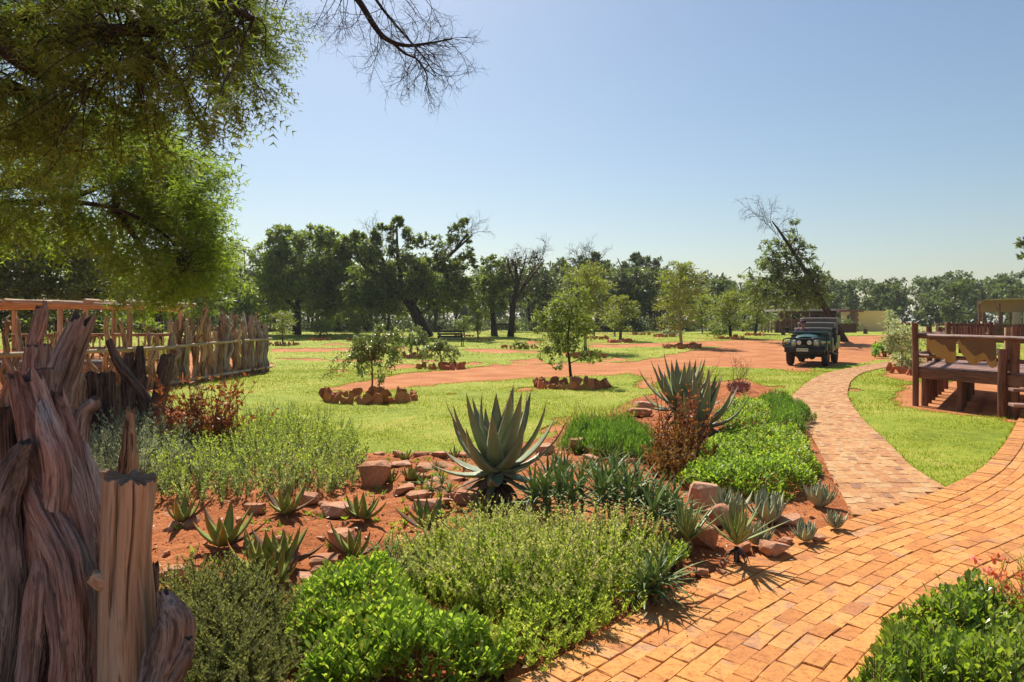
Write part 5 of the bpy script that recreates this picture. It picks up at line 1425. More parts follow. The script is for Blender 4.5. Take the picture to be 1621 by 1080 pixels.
# pergola of poles
pb = np.array([-15.5, 20.0, 0])
pg = thing('pergola', 'flat pole-roofed pergola behind the log fence at the far left', 'pergola', pb)
ztop = H + (510 - 486) / F * 19.5
for k in range(9):
    m = MB(); yy = 19.3 + .42 * k
    tube(m, smooth_path([(-18.2, yy, ztop + r.normal(0, .03)), (-14, yy, ztop + .10 + r.normal(0, .03)), (-10.75 + r.normal(0, .25), yy, ztop + .02 + r.normal(0, .04))], 16), [.085, .075, .055], 9, gnarl=.08, seed=k); m.build('roof_pole', M['wood_pale'], pg, pb)
for k in range(7):
    m = MB(); xx = -17.5 + 1.12 * k
    tube(m, [(xx, 19.0, ztop + .12 + .04 * (k % 2)), (xx + .1, 23.0, ztop + .14)], .06, 8, gnarl=.08, seed=k + 20); m.build('cross_pole', M['wood_pale'], pg, pb)
for xx, yy in ((-13.0, 19.6), (-12.65, 20.2), (-11.0, 19.6), (-17, 19.6), (-13.2, 22.6), (-11.0, 22.6), (-16.5, 22.6)):
    m = MB(); tube(m, [(xx, yy, -.1), (xx + .03, yy, ztop - .05)], [.08, .07], 9, gnarl=.08, seed=int(-xx * 9)); m.build('post', M['wood_pale'], pg, pb)
# low pole railing behind
a, b = np.array([-15.8, 21.6]), np.array([-11.2, 22.8])
rf = thing('pole_railing', 'low brown pole railing with close uprights under the pergola', 'railing', (a[0], a[1], 0)); lo = (a[0], a[1], 0)
for f in (.45, .85, 1.28):
    m = MB(); tube(m, [(a[0], a[1], f), (b[0], b[1], f)], .05, 8, gnarl=.08); m.build('rail', M['wood_stick'], rf, lo)
for k in range(26):
    q = a + (b - a) * k / 25; m = MB(); tube(m, [(q[0], q[1], 0), (q[0] + r.normal(0, .03), q[1], 1.3)], .03, 6, gnarl=.1, seed=k); m.build('upright', M['wood_pale'], rf, lo)
# rough-sawn bench inside the enclosure
bb = np.array([-11.9, 17.6, 0])
t = thing('log_bench', 'long grey log bench standing inside the fenced enclosure', 'bench', bb)
m = MB(); tube(m, smooth_path([(-13.6, 17.2, .55), (-12, 17.5, .57), (-10.7, 17.9, .55)], 12), .16, 10, gnarl=.1); m.build('seat', M['wood_grey'], t, bb)
for xx, yy in ((-13.2, 17.3), (-11.1, 17.8)):
    m = MB(); tube(m, [(xx, yy, 0), (xx, yy, .45)], .15, 10, gnarl=.1); m.build('leg', M['wood_grey'], t, bb)

# ------------------------------------------------------------------ driftwood cluster at the near left
def wood(name, label, cat, Yd, strands, matn, seed, sides=44, n=84, ridge=.13, gnarl=.18, jag=1.3, grooves=(), group=None):
    """one dead trunk: strands = [ [(px,py,dY)...], [radii px...] ]"""
    x0, y0_, *_r = strands[0][0][0]
    base = P(x0, y0_, Yd); base = Vector((base.x, base.y, 0))
    m = MB()
    for k, (pts, rad) in enumerate(strands):
        q = [P(a, b, Yd + (d[0] if d else 0)) for a, b, *d in pts]
        if k == 0 and q[0].z > 0: q = [Vector((q[0].x, q[0].y, -.05))] + q
        rr_ = [w / F * Yd for w in rad]
        if len(rr_) < len(q): rr_ = [rr_[0]] + rr_
        tube(m, smooth_path(q, n), rr_, sides, gnarl=gnarl, ridge=ridge, seed=seed + k, jag=jag, grooves=grooves if k == 0 else ())
    o = m.build(name, M[matn], None, base)
    return tag(o, label, cat, group)
wood('driftwood_trunk', 'big fluted reddish dead trunk, blunt slanted top, foremost of the driftwood cluster', 'driftwood', 2.75,
     [([(92, 1140), (96, 950), (98, 820), (72, 720), (40, 600)], [48, 42, 40, 34, 22]),
      ([(140, 1150, -.08), (138, 980, -.1), (128, 860, -.08), (92, 740, -.06), (84, 690, -.04)], [15, 15, 17, 15, 6]),
      ([(40, 1150, -.2), (52, 1020, -.18), (60, 930, -.18), (64, 860, -.12)], [15, 17, 15, 7]),
      ([(88, 1150, -.2), (100, 1040, -.2), (94, 960, -.18), (80, 880, -.14), (58, 800, -.1)], [16, 17, 17, 14, 6]),
      ([(150, 1000, .05), (142, 880, .04), (118, 780, 0), (100, 720, 0)], [14, 16, 14, 5]),
      ([(50, 1150, -.05), (75, 980, -.12), (62, 860, -.12), (46, 790, -.05)], [26, 22, 19, 10]),
      ([(112, 1150, -.1), (120, 1000, -.16), (108, 890, -.16), (66, 800, -.1), (52, 740, -.02)], [26, 24, 24, 22, 14]),
      ([(75, 900, -.06), (92, 760, -.1), (80, 690, -.08), (64, 640, -.02)], [20, 22, 16, 10])], 'wood_red', 901)
wood('driftwood_trunk', 'reddish split trunk with pointed tip rising just right of the foremost trunk', 'driftwood', 2.85,
     [([(140, 1150), (146, 950), (122, 800), (104, 700), (92, 625)], [32, 30, 30, 22, 10])], 'wood_red', 911)
wood('driftwood_trunk', 'silver-grey ridged trunk with a curling knob, right edge of the driftwood cluster', 'driftwood', 2.95,
     [([(170, 1150), (165, 950), (150, 830), (132, 740), (114, 655)], [22, 20, 19, 18, 9]), ([(126, 700), (134, 655), (148, 640), (152, 632)], [12, 11, 10, 7])], 'wood_grey', 921)
wood('driftwood_trunk', 'tall blue-grey log leaning right behind the cluster, its broken top highest', 'driftwood', 3.25,
     [([(80, 1100), (84, 760), (86, 640), (104, 570), (130, 508)], [26, 26, 22, 22, 18])], 'wood_grey', 931, jag=1.6)
wood('driftwood_trunk', 'short flat-topped pinkish trunk between the foremost trunk and the blue-grey log', 'driftwood', 3.05,
     [([(70, 1100), (66, 760), (62, 660), (64, 584)], [22, 22, 19, 18])], 'wood_red', 941, jag=.2)
wood('driftwood_trunk', 'pinkish blunt log seen behind the flat-topped trunk', 'driftwood', 3.5,
     [([(58, 1050), (56, 700), (60, 620), (62, 548)], [24, 22, 20, 16])], 'wood_red', 951, jag=.5)
wood('driftwood_trunk', 'leaning brown log whose forked tip reaches the pergola roof line', 'driftwood', 4.6,
     [([(30, 1000), (40, 700), (52, 560), (66, 490)], [14, 13, 12, 8]), ([(58, 540), (70, 505), (71, 478)], [8, 6, 3])], 'wood_red', 961)
wood('driftwood_trunk', 'dark grey twisted trunk cut by the left edge of the frame', 'driftwood', 2.6,
     [([(-20, 1150), (6, 950), (-2, 820), (22, 740), (42, 700)], [42, 36, 30, 20, 9]), ([(-10, 900), (12, 800), (30, 760), (38, 720)], [16, 14, 12, 7])], 'wood_grey', 971)
wood('driftwood_trunk', 'mossy dark knob-ended stump low at the left edge behind the fluted trunk', 'driftwood', 3.1,
     [([(40, 1080), (30, 800), (24, 700), (20, 645)], [24, 22, 20, 16])], 'wood_dark', 981, jag=.3)
wood('wooden_post', 'smooth honey-coloured log post with a long crack and a side stub, nearest post', 'post', 2.6,
     [([(203, 1180), (203, 1000), (200, 880), (206, 757)], [46, 41, 36, 38]), ([(186, 925, -.02), (158, 917, -.06), (142, 912, -.08)], [20, 15, 9])], 'wood_pale', 991, ridge=.035, gnarl=.06, jag=.35, sides=260, n=90, grooves=((4.62, .06, .38, .55, 1.1), (4.15, .045, .22, .05, .5), (4.95, .05, .28, .1, .42), (5.3, .04, .2, .5, 1.1)))
wood('wooden_post', 'small dark weathered stake hidden half behind the honey-coloured post', 'post', 2.75,
     [([(238, 1100), (240, 960), (241, 894)], [11, 10, 9])], 'wood_dark', 1001, sides=14)
wood('wooden_post', 'thin splintered grey-brown stake with a tapering top behind the honey post', 'post', 3.3,
     [([(200, 1000), (200, 770), (204, 700), (206, 652)], [17, 15, 11, 6])], 'wood_stick', 1011, sides=16, jag=2)
wood('wooden_post', 'short yellowish stub of a post left of the honey post', 'post', 3.3,
     [([(166, 1000), (166, 800), (165, 745)], [11, 11, 10])], 'wood_pale', 1021, sides=14, jag=.3)
# gnarled grey root knob
o = wood('tree_root', 'silver-grey gnarled root knob lying against the foot of the honey post', 'root', 2.55,
         [([(240, 1120), (262, 1040), (272, 985), (258, 940)], [22, 32, 27, 10]), ([(255, 1080), (288, 1030), (296, 1008)], [24, 18, 8])], 'wood_grey', 1031, gnarl=.3, ridge=.14)
# dark stumps in the middle ground
for k, (pts, rad, lab, mt) in enumerate((
    ([(122, 800), (126, 650), (124, 596)], [15, 14, 13], 'thick brownish stump left end of the dark row before the fence', 'wood_stick'),
    ([(150, 800), (150, 680), (148, 592)], [17, 16, 15], 'thick black-shaded stump second in the dark row', 'wood_dark'),
    ([(172, 800), (170, 700), (170, 590)], [14, 13, 11], 'thick brown-grey stump third in the dark row', 'wood_dark'),
    ([(190, 800), (186, 690), (182, 610)], [12, 10, 7], 'thin leaning stump in the dark row right of the middle', 'wood_stick'),
    ([(206, 790), (204, 660), (202, 590), (205, 560)], [13, 12, 10, 6], 'tapering dark stump under the long slanting log', 'wood_dark'),
    ([(232, 780), (226, 680), (221, 600), (222, 548)], [14, 12, 10, 5], 'pointed dark stump near the right end of the dark row', 'wood_dark'),
    ([(238, 780), (246, 660), (258, 600), (266, 562)], [15, 13, 12, 10], 'black forked log at the right end of the dark row, leaning right', 'wood_dark'),
    ([(112, 800), (108, 660), (104, 610), (116, 592)], [12, 11, 9, 5], 'grey bent stick log left of the dark row', 'wood_grey'))):
    wood('dead_log', lab, 'log', 9.0 + .12 * k, [(pts, [w * 1.0 for w in rad])], mt, 1101 + k, sides=14, n=24, jag=.7)
wood('dead_log', 'long crooked log slanting down to the right across the dark stumps', 'log', 8.85, [([(238, 660), (228, 625), (190, 580), (172, 540)], [7, 8, 8, 5])], 'wood_dark', 1121, sides=12, n=24)
bpy.data.objects['dead_log.008'].location.z += 0

# ------------------------------------------------------------------ near wattle tree, upper left
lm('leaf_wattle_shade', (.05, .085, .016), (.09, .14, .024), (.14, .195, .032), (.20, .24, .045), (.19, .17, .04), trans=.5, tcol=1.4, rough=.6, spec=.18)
Yw = 5.0
tb, cb = MB(), MB(); r = np.random.default_rng(1201)
wb = Vector((-5.5, 4.9, 0))
wt = thing('wattle_tree', 'large feathery tree overhanging the upper left of the picture, trunk outside the frame', 'tree', wb)
tube(tb, smooth_path([wb, wb + Vector((.2, 0, 2)), P(-120, 60, Yw), P(-60, -160, Yw)], 24), [.26, .2, .15, .1], 12, gnarl=.1, seed=4)
LIMBS = [[(-120, 90), (0, 45), (110, 0), (190, -60)], [(-120, 110), (0, 60), (120, 50), (220, 50), (330, 60)], [(-120, 150), (10, 140), (60, 170), (110, 240)], [(-90, 0), (120, -60), (280, -40), (400, 30)],
         [(-60, -160), (150, -190), (420, -120), (520, -40)], [(110, 0), (210, 10), (215, 60), (290, 130)], [(0, 60), (60, 110), (150, 150), (210, 185)]]
lp = []
for L_ in LIMBS:
    p_ = smooth_path([P(a, b, Yw + r.normal(0, .4)) for a, b in L_], 24); lp.append(p_)
    tube(tb, p_, [.10, .05, .02], 7, gnarl=.1, seed=7)
lpts = np.concatenate(lp)
def fronds(blobs, Yd, dens, leafm_mb, L0, lpts, per=22, tw=.006, spread=1.0, dsig=.6, maxl=1.0):
    for (px, py, rx, ry, wg) in blobs:
        n = int(dens * wg * rx * ry / 900)
        a_ = r.uniform(0, 6.28, n); q_ = r.random(n) ** .5
        xs, ys = px + rx * q_ * np.cos(a_), py + ry * q_ * np.sin(a_)
        for x_, y_ in zip(xs, ys):
            e_ = np.array(P(x_, y_, Yd + r.normal(0, dsig)))
            d2 = ((lpts - e_) ** 2).sum(1); s_ = lpts[np.argsort(d2)[r.integers(0, 4)]]
            v_ = e_ - s_; ln = np.linalg.norm(v_)
            if ln > maxl: s_ = e_ - v_ / ln * maxl; v_ = e_ - s_; ln = maxl
            m_ = (s_ + e_) / 2 + np.array([0, 0, .10 * ln]) + r.normal(0, .05, 3)
            e2 = e_ + unit(v_ + r.normal(0, .25, 3) * ln) * .18 + np.array([0, 0, -.01])
            bp = smooth_path([s_, m_, e_, e2], 12)
            tube(tb, bp, [tw, tw * .35], 3, cap=False)
            u = (.35 + .65 * r.random(per)) * 10.99; k = u.astype(int)
            q = bp[k] + (bp[k + 1] - bp[k]) * (u % 1)[:, None]
            D = unit(bp[k + 1] - bp[k]) * .9 + r.normal(0, .55, (per, 3)) + np.array([0, 0, -.05])
            L = L0 * r.uniform(.6, 1.3, per)
            leaves(leafm_mb, q, D, r.normal(0, .5, (per, 3)) + np.array([0, -.2, 1]), L, L * .42, FROND_LOW)
fronds([(60, 40, 120, 70, .9), (180, 50, 110, 70, 1), (290, 60, 90, 70, 1.05), (370, 60, 75, 62, 1.1), (415, 70, 28, 28, 1), (380, 130, 42, 36, 1), (330, 165, 46, 30, .9), (250, 160, 70, 40, .75), (130, 130, 100, 60, .65), (30, 150, 70, 80, .7),
        (100, 200, 90, 40, .7), (215, 195, 40, 18, .7), (90, 235, 110, 36, .8), (200, 215, 60, 26, .7), (-60, 100, 80, 120, .8), (340, -20, 100, 40, .8), (150, -50, 200, 50, .8), (300, 195, 30, 12, .5)], Yw, 8, cb, .165, lpts, per=24, maxl=.55, dsig=.5)
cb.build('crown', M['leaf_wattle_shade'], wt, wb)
# bare twigs hanging from the top edge
nb = len(tb.v)
m_ = smooth_path([P(520, -40, 6.4), P(563, -5, 6.2), P(592, 40, 6.1), P(612, 62, 6.1), P(640, 72, 6.1), P(670, 70, 6.1), P(715, 62, 6.1)], 30)
tube(tb, m_, [.035, .022, .006], 7)
m2_ = smooth_path([P(615, 62, 6.1), P(640, 84, 6.1), P(660, 94, 6.1), P(676, 120, 6.1), P(672, 145, 6.1)], 16); tube(tb, m2_, [.015, .004], 5)
m3_ = smooth_path([P(575, -30, 6.2), P(610, 20, 6.1), P(640, 55, 6.1), P(670, 90, 6.0), P(690, 120, 6.0)], 20); tube(tb, m3_, [.016, .004], 5)
for mm, cnt, sc in ((m_, 26, .55), (m2_, 9, .34), (m3_, 14, .5)):
    for k in range(cnt):
        j = r.integers(3, len(mm) - 1); d = unit(mm[j] - mm[j - 1])
        bare_twigs(tb, r, mm[j], d * .5 + r.normal(0, .55, 3) * np.array([1, .5, 1]) + np.array([0, 0, -.25]), sc * r.uniform(.5, 1.0), .0045, 2, .75, 3, (4, 7), .35)
for k in range(7):
    bare_twigs(tb, r, P(545 + r.normal(0, 14), -5, 6.1), np.array([-.15 + r.normal(0, .3), 0, -.8]), r.uniform(.3, .5), .004, 2, .8, 3, (5, 8), .1)
    bare_twigs(tb, r, P(650 + r.normal(0, 35), -8, 6.1), np.array([.3 + r.normal(0, .4), 0, -.5]), r.uniform(.3, .5), .004, 2, .8, 3, (4, 7), .1)
    bare_twigs(tb, r, P(440 + r.normal(0, 20), -6, 6.3), np.array([.1 + r.normal(0, .3), 0, -.35]), r.uniform(.2, .3), .003, 1, .8, 3, (4, 7), .1)
tb.build('trunk', M['bark'], wt, wb)

# second tree: drooping bright foliage lower left
tb, cb = MB(), MB(); r = np.random.default_rng(1251)
Y2 = 12.5; wb = Vector((-10.4, 11.2, 0))
w2 = thing('wattle_tree', 'drooping bright green feathery foliage mass below the overhanging tree, over the log fence', 'tree', wb)
tube(tb, smooth_path([wb, wb + Vector((.2, 0, 1.6)), P(-130, 330, Y2), P(20, 290, Y2), P(130, 260, Y2)], 24), [.24, .18, .12, .06], 10, gnarl=.1, seed=4)
lp = []
for L_ in ([(-130, 330), (40, 280), (150, 250), (250, 270), (320, 310)], [(-130, 330), (60, 320), (180, 330), (270, 380), (290, 430)], [(20, 290), (70, 240), (150, 220)], [(60, 320), (150, 300), (230, 250)], [(180, 330), (230, 400), (240, 450)]):
    p_ = smooth_path([P(a, b, Y2 + r.normal(0, .5)) for a, b in L_], 24); lp.append(p_); tube(tb, p_, [.08, .04, .012], 6, gnarl=.1)
lpts = np.concatenate(lp)
fronds([(60, 240, 110, 50, .9), (150, 225, 90, 44, 1.1), (230, 235, 50, 30, 1), (215, 250, 60, 46, 1.2), (265, 290, 55, 50, 1.3), (310, 300, 40, 44, 1.1), (60, 330, 90, 60, .9), (170, 320, 80, 50, 1.2), (240, 370, 80, 60, 1.3), (300, 380, 50, 60, 1.3), (325, 340, 24, 30, .9), (300, 425, 50, 40, 1.3), (332, 285, 26, 16, 1.1), (344, 395, 22, 16, 1), (350, 440, 14, 12, .8), (245, 440, 60, 40, 1.2), (340, 410, 16, 24, .8), (-60, 320, 80, 100, .8), (235, 475, 34, 14, .5)],
       Y2, 9, cb, .42, lpts, per=22, dsig=.8, maxl=.9)
cb.build('crown', M['leaf_wattle_bright'], w2, wb); tb.build('trunk', M['bark'], w2, wb)

# ------------------------------------------------------------------ garden bed planting
def BZ(x, y): return .012 + max(0, .03 + .04 * float(fbm(x, y, 0, .9, 3, 9)))
def GB(px, py):
    p = G(px, py, .03); p.z = BZ(p.x, p.y); return p
def aloe_leaf(az, el0, el1, L, W, Tk, r0=.02, nseg=7, chan=.35, curve=1.0, twist=0.0, z0=0.0):
    s = np.linspace(0, 1, nseg + 1)
    el = np.radians(el0 + (el1 - el0) * s ** curve)
    ds = L / nseg
    hx = r0 + np.concatenate([[0], np.cumsum(np.cos(el[:-1]) * ds)]); hz = z0 + np.concatenate([[0], np.cumsum(np.sin(el[:-1]) * ds)])
    w = W / 2 * np.clip((1 - s ** 1.7) * (.82 + .5 * s * (1 - s)), .0, None); tk = Tk * (1 - s ** 1.3) + .0008
    ca, sa = math.cos(az), math.sin(az)
    V, C = [], []
    for k in range(nseg + 1):
        tang = np.array([math.cos(el[k]), math.sin(el[k])]); nn = np.array([-tang[1], tang[0]])
        for (u, up) in ((-1, chan), (0, 0), (1, chan), (.55, chan * .3 - tk[k] / max(w[k], .004) * .75), (-.55, chan * .3 - tk[k] / max(w[k], .004) * .75)):
            off = up * w[k] if abs(u) in (0, 1) else up * w[k]
            rad = hx[k] + nn[0] * off; zz = hz[k] + nn[1] * off; lat = u * w[k]
            V.append((rad * ca - lat * sa, rad * sa + lat * ca, zz)); C.append((u if abs(u) == 1 else 0, 0, s[k]))
    q = [(k * 5 + j, k * 5 + (j + 1) % 5, (k + 1) * 5 + (j + 1) % 5, (k + 1) * 5 + j) for k in range(nseg) for j in range(5)]
    m = MB(); m.add(V, quads=q, wc=C, smooth=True)
    return m
M['aloe_big'] = m_aloe('grey_green_aloe', (.26, .30, .18), (.33, .23, .12), (.36, .22, .12))
M['aloe_dead'] = m_aloe('dry_aloe_leaf', (.17, .095, .055), (.28, .18, .11))
M['aloe_young'] = m_aloe('yellow_green_aloe', (.24, .28, .07), (.40, .18, .06), (.30, .24, .09))
M['aloe_cup'] = m_aloe('pale_grey_aloe', (.38, .40, .24), (.40, .40, .28), (.52, .46, .33))
M['yucca'] = m_aloe('stiff_green_leaf', (.26, .30, .10), (.32, .33, .14), (.42, .37, .18))
M['strap'] = m_aloe('dark_strap_leaf', (.17, .24, .075), (.27, .33, .13))

def big_aloe(label, px, py, zc, sizes, seed, sc=1.0):
    r = np.random.default_rng(seed); p = GB(px, py)
    t = thing('large_aloe', label, 'aloe', p)
    m = MB(); tube(m, [(0, 0, -.05), (0.01, 0, zc * .6), (0, 0, zc + .05)], [.085 * sc, .075 * sc, .05 * sc], 12, gnarl=.15, seed=seed); m.build('stem', M['wood_dark'], t)
    N = sizes
    for k in range(N):
        f = k / (N - 1); az = k * 2.39996 + r.normal(0, .12)
        el0 = -8 + 74 * f ** 1.1 + r.normal(0, 4); el1 = 70 + 16 * f + r.normal(0, 6)
        if f < .2: el1 = r.uniform(25, 60); el0 = -22 + r.normal(0, 6)
        L = sc * (.82 - .12 * f) * r.uniform(.88, 1.1) * (.8 if f < .2 else 1)
        m = aloe_leaf(az, el0, el1, L, (.175 + .03 * f) * sc * r.uniform(.9, 1.1), .024 * sc, .05 * sc, chan=.32, curve=.8, z0=zc - .10 * sc * (1 - f)); m.build('leaf', M['aloe_big'], t)
    for k in range(22):
        az = k * 2.39996 + 1
        m = aloe_leaf(az, r.uniform(-40, 0), r.uniform(-75, -20), sc * r.uniform(.25, .5), .09 * sc, .012, .05 * sc, z0=zc * r.uniform(.35, .85)); m.build('dry_leaf', M['aloe_dead'] if k > 5 else M['aloe_big'], t)
    return t
big_aloe('largest grey-green aloe with thick curved leaves in the middle of the bed', 787, 795, .38, 26, 1301, 1.02)
big_aloe('tall dark aloe rising behind the red shrub, left of a pair', 1078, 690, .50, 24, 1302, 1.0)
big_aloe('grey aloe with pale arching lower leaves, right behind the red shrub', 1108, 698, .28, 24, 1303, 1.05)

# small aloes: prototypes with leaf parts, then copies
def rosette(name, label, cat, loc, n, L, W, Tk, mat, seed, e0=(8, 60), e1=(45, 80), chan=.3, group=None, r0=.012, z0=.02, curve=.9, stem=0.0, azs=None):
    r = np.random.default_rng(seed); t = thing(name, label, cat, loc, group=group)
    if stem:
        m = MB(); tube(m, [(0, 0, -.03), (0, 0, stem)], [.022, .018], 8, gnarl=.2, seed=seed); m.build('stem', M['wood_dark'], t)
    for k in range(9 if stem else 0):
        m = aloe_leaf(k * .7 + r.normal(0, .2), -35 + r.normal(0, 10), -80, L * r.uniform(.3, .5), W * .8, Tk, r0, 5, chan, 1, z0=stem * r.uniform(.6, 1)); m.build('dry_leaf', M['aloe_dead'], t)
    for k in range(n):
        f = k / max(1, n - 1); az = k * 2.39996 + r.normal(0, .2)
        m = aloe_leaf(az, e0[0] + (e0[1] - e0[0]) * f + r.normal(0, 6), e1[0] + (e1[1] - e1[0]) * f + r.normal(0, 9), L * r.uniform(.75, 1.15) * (1 - .25 * f), W * r.uniform(.85, 1.15), Tk, r0, 6, chan, curve, z0=z0 + stem)
        m.build('leaf', M[mat] if k > 1 or mat != 'aloe_young' else M['aloe_dead'], t)
    return t
SA = [('yellow-green aloe at the far left of the bed, beside the honey post', 288, 832, .95),
      ('broad-leaved green aloe on bare red earth left of the clump', 352, 872, 1.15),
      ('aloe with thick upright leaves, left one of the big clump', 412, 915, 1.15),
      ('aloe with reddish leaf tips, right one of the big clump', 448, 900, 1.1),
      ('aloe rosette lowest in the clump by the green carpet', 432, 930, 1.0),
      ('slender aloe right of the sage bush foot', 453, 820, .95),
      ('spreading aloe between two flat rocks', 574, 828, .95),
      ('starry pale aloe above the yellow-green bush', 676, 842, 1.05),
      ('upright aloe just above the green carpet beside a flat rock', 562, 885, .9),
      ('small aloe at the lawn edge right of the block rock', 640, 735, .55),
      ('small upright aloe in the rockery, tallest near the lawn edge', 652, 765, .7),
      ('small dry aloe sprout left of the rockery slabs', 618, 770, .6),
      ('small aloe behind the big aloe at the lawn edge', 720, 728, .55),
      ('aloe half hidden under the big aloe, left side', 765, 815, .8),
      ('aloe leaves poking from the yellow-green bush top', 690, 880, .75),
      ('aloe sprout on stony ground right of the big aloe', 935, 745, .6)]
protos = []; SK = 1.32
for k, (lab, px, py, s) in enumerate(SA):
    p = GB(px, py)
    if k < 4:
        t = rosette('small_aloe', lab, 'aloe', p, (10, 12, 13, 11)[k], .25, .068, .014, 'aloe_young', 1400 + k, (8, 64), (62, 88), .42, group='small aloes in the bed'); t.scale = (s * SK,) * 3; protos.append(t)
    else:
        dup(protos[k % 4], p, 1.3 * k, s * SK, lab)
CA = [('cup-shaped pale aloe nearest the walkway edge', 1298, 803, 1.0), ('large cup-shaped aloe with orange base in front of the green carpet', 1216, 832, 1.22), ('cup-shaped aloe left behind the stiff fan plant', 1155, 822, 1.15),
      ('small closed aloe behind the stiff fan plant on its right', 1199, 868, .85), ('small round aloe sitting alone on gravel near the brick path', 1275, 862, .72), ('smallest rounded aloe at the corner of the two brick paths', 1322, 840, .66)]
for k, (lab, px, py, s) in enumerate(CA):
    p = GB(px, py)
    if k == 0:
        cp = rosette('cup_aloe', lab, 'aloe', p, 30, .24, .085, .012, 'aloe_cup', 1450, (30, 84), (96, 102), .45, group='cup-shaped aloes by the brick path', r0=.035)
    else: dup(cp, p, 2.1 * k, s, lab)
YU = [('stiff fan-leaved plant on a short dark stem at the brick path edge', 1166, 893, 1.0), ('stiff fan-leaved plant left behind, against the strap-leaved aloes', 1090, 880, .92)]
for k, (lab, px, py, s) in enumerate(YU):
    p = GB(px, py)
    if k == 0:
        yp = rosette('fan_leaf_plant', lab, 'plant', p, 40, .37, .038, .004, 'yucca', 1470, (32, 88), (36, 92), .25, group='stiff fan-leaved plants', stem=.10, r0=.008, curve=1)
    else: dup(yp, p, 1.0, s, lab)
# strap-leaved aloe clumps
lm('strap_leaf', (.12, .18, .055), (.20, .27, .085), (.31, .37, .15), trans=.3, rough=.35, spec=.4)
def strap_clump(label, spots, seed, sc=1.0, n=24):
    r = np.random.default_rng(seed); p0 = GB(*spots[0][:2]); t = thing('strap_aloe_clump', label, 'aloe clump', p0)
    for (px, py, h) in spots:
        q = GB(px, py) - p0; m = MB()
        tube(m, [(q.x, q.y, q.z - .03), (q.x + r.normal(0, .02), q.y, q.z + h)], [.014, .011], 6)
        for k in range(n):
            f = k / (n - 1)
            l = aloe_leaf(k * 2.39996 + r.normal(0, .2), 8 + 68 * f + r.normal(0, 8), -50 + 100 * f + r.normal(0, 14), sc * r.uniform(.18, .30), .030 * sc, .004, .006, 5, .25, z0=h * (.62 + .38 * f))
            v = l.v[0] + np.array([q.x, q.y, q.z]); i4 = l.f4[0]
            m.add(v, quads=i4, wc=l.wc[0], smooth=True)
        m.build('rosette', M['strap_leaf'], t)
strap_clump('dark clump of strap-leaved aloes behind the yellow-green bush, left part', [(862, 845, .36), (885, 840, .4), (905, 850, .34), (868, 825, .34), (895, 822, .34), (845, 838, .3), (920, 838, .36)], 1501, 1.15)
strap_clump('tall strap-leaved aloes in the middle of the bed, the most upright clump', [(955, 855, .42), (975, 850, .44), (995, 860, .4), (965, 830, .4), (990, 832, .38), (1010, 845, .34), (945, 842, .38)], 1502, 1.15)
strap_clump('strap-leaved aloes nearest the block rock', [(1035, 868, .28), (1055, 850, .26), (1045, 835, .24), (1068, 840, .2), (1025, 850, .3), (1078, 862, .2)], 1503, 1.1)
strap_clump('glossy dark strap-leaved plant spilling over the brick path edge', [(1036, 958, .12), (1050, 948, .12), (1022, 958, .1)], 1504, 1.0, 26)
strap_clump('thin grassy aloes scattered over the stones right of the big aloe', [(925, 755, .08), (950, 765, .08), (900, 748, .06), (985, 752, .06), (1010, 760, .08), (880, 735, .06), (970, 735, .06)], 1505, .75, 14)
strap_clump('thin weedy tufts among the rockery slabs left of the big aloe', [(682, 790, .06), (700, 775, .06), (668, 775, .05), (712, 788, .04), (735, 745, .05), (690, 752, .05)], 1506, .65, 14)

# shrubs and ground covers
lm('sage', (.13, .18, .06), (.22, .28, .11), (.35, .40, .19), (.50, .50, .29), trans=.4)
lm('cream_tip', (.34, .34, .13), (.46, .44, .20), (.58, .54, .32), trans=.4)
lm('sage_yellow', (.16, .24, .03), (.27, .36, .05), (.40, .47, .09), (.54, .52, .17), trans=.48)
lm('rosemary', (.10, .12, .04), (.16, .18, .06), (.25, .26, .10), (.36, .34, .16), trans=.35)
lm('carpet', (.10, .17, .014), (.16, .26, .022), (.24, .36, .035), (.36, .46, .08), (.34, .24, .05), trans=.42, rough=.45, spec=.3)
lm('carpet_near', (.09, .15, .014), (.16, .24, .024), (.24, .32, .035), (.36, .40, .08), trans=.42, rough=.26, spec=.5)
lm('feather_green', (.08, .16, .022), (.13, .24, .035), (.20, .31, .06), trans=.4)
lm('red_leaf', (.13, .03, .018), (.23, .06, .028), (.31, .11, .04), (.20, .17, .045), trans=.4)
lm('olive_red_leaf', (.08, .07, .016), (.16, .10, .024), (.27, .09, .03), (.17, .18, .035), trans=.4)
lm('silver', (.22, .25, .17), (.34, .37, .26), (.46, .48, .37), trans=.35)
lm('orange_stem', (.24, .13, .02), (.42, .14, .03), (.50, .10, .03), (.26, .22, .04), trans=.4)
lm('flower', (.62, .10, .06), (.70, .22, .14), (.66, .30, .22), trans=.3)
lm('bright_bush', (.10, .22, .02), (.17, .33, .03), (.26, .42, .05), trans=.45)
lm('purple', (.09, .02, .03), (.16, .04, .05), (.2, .07, .06), trans=.3)

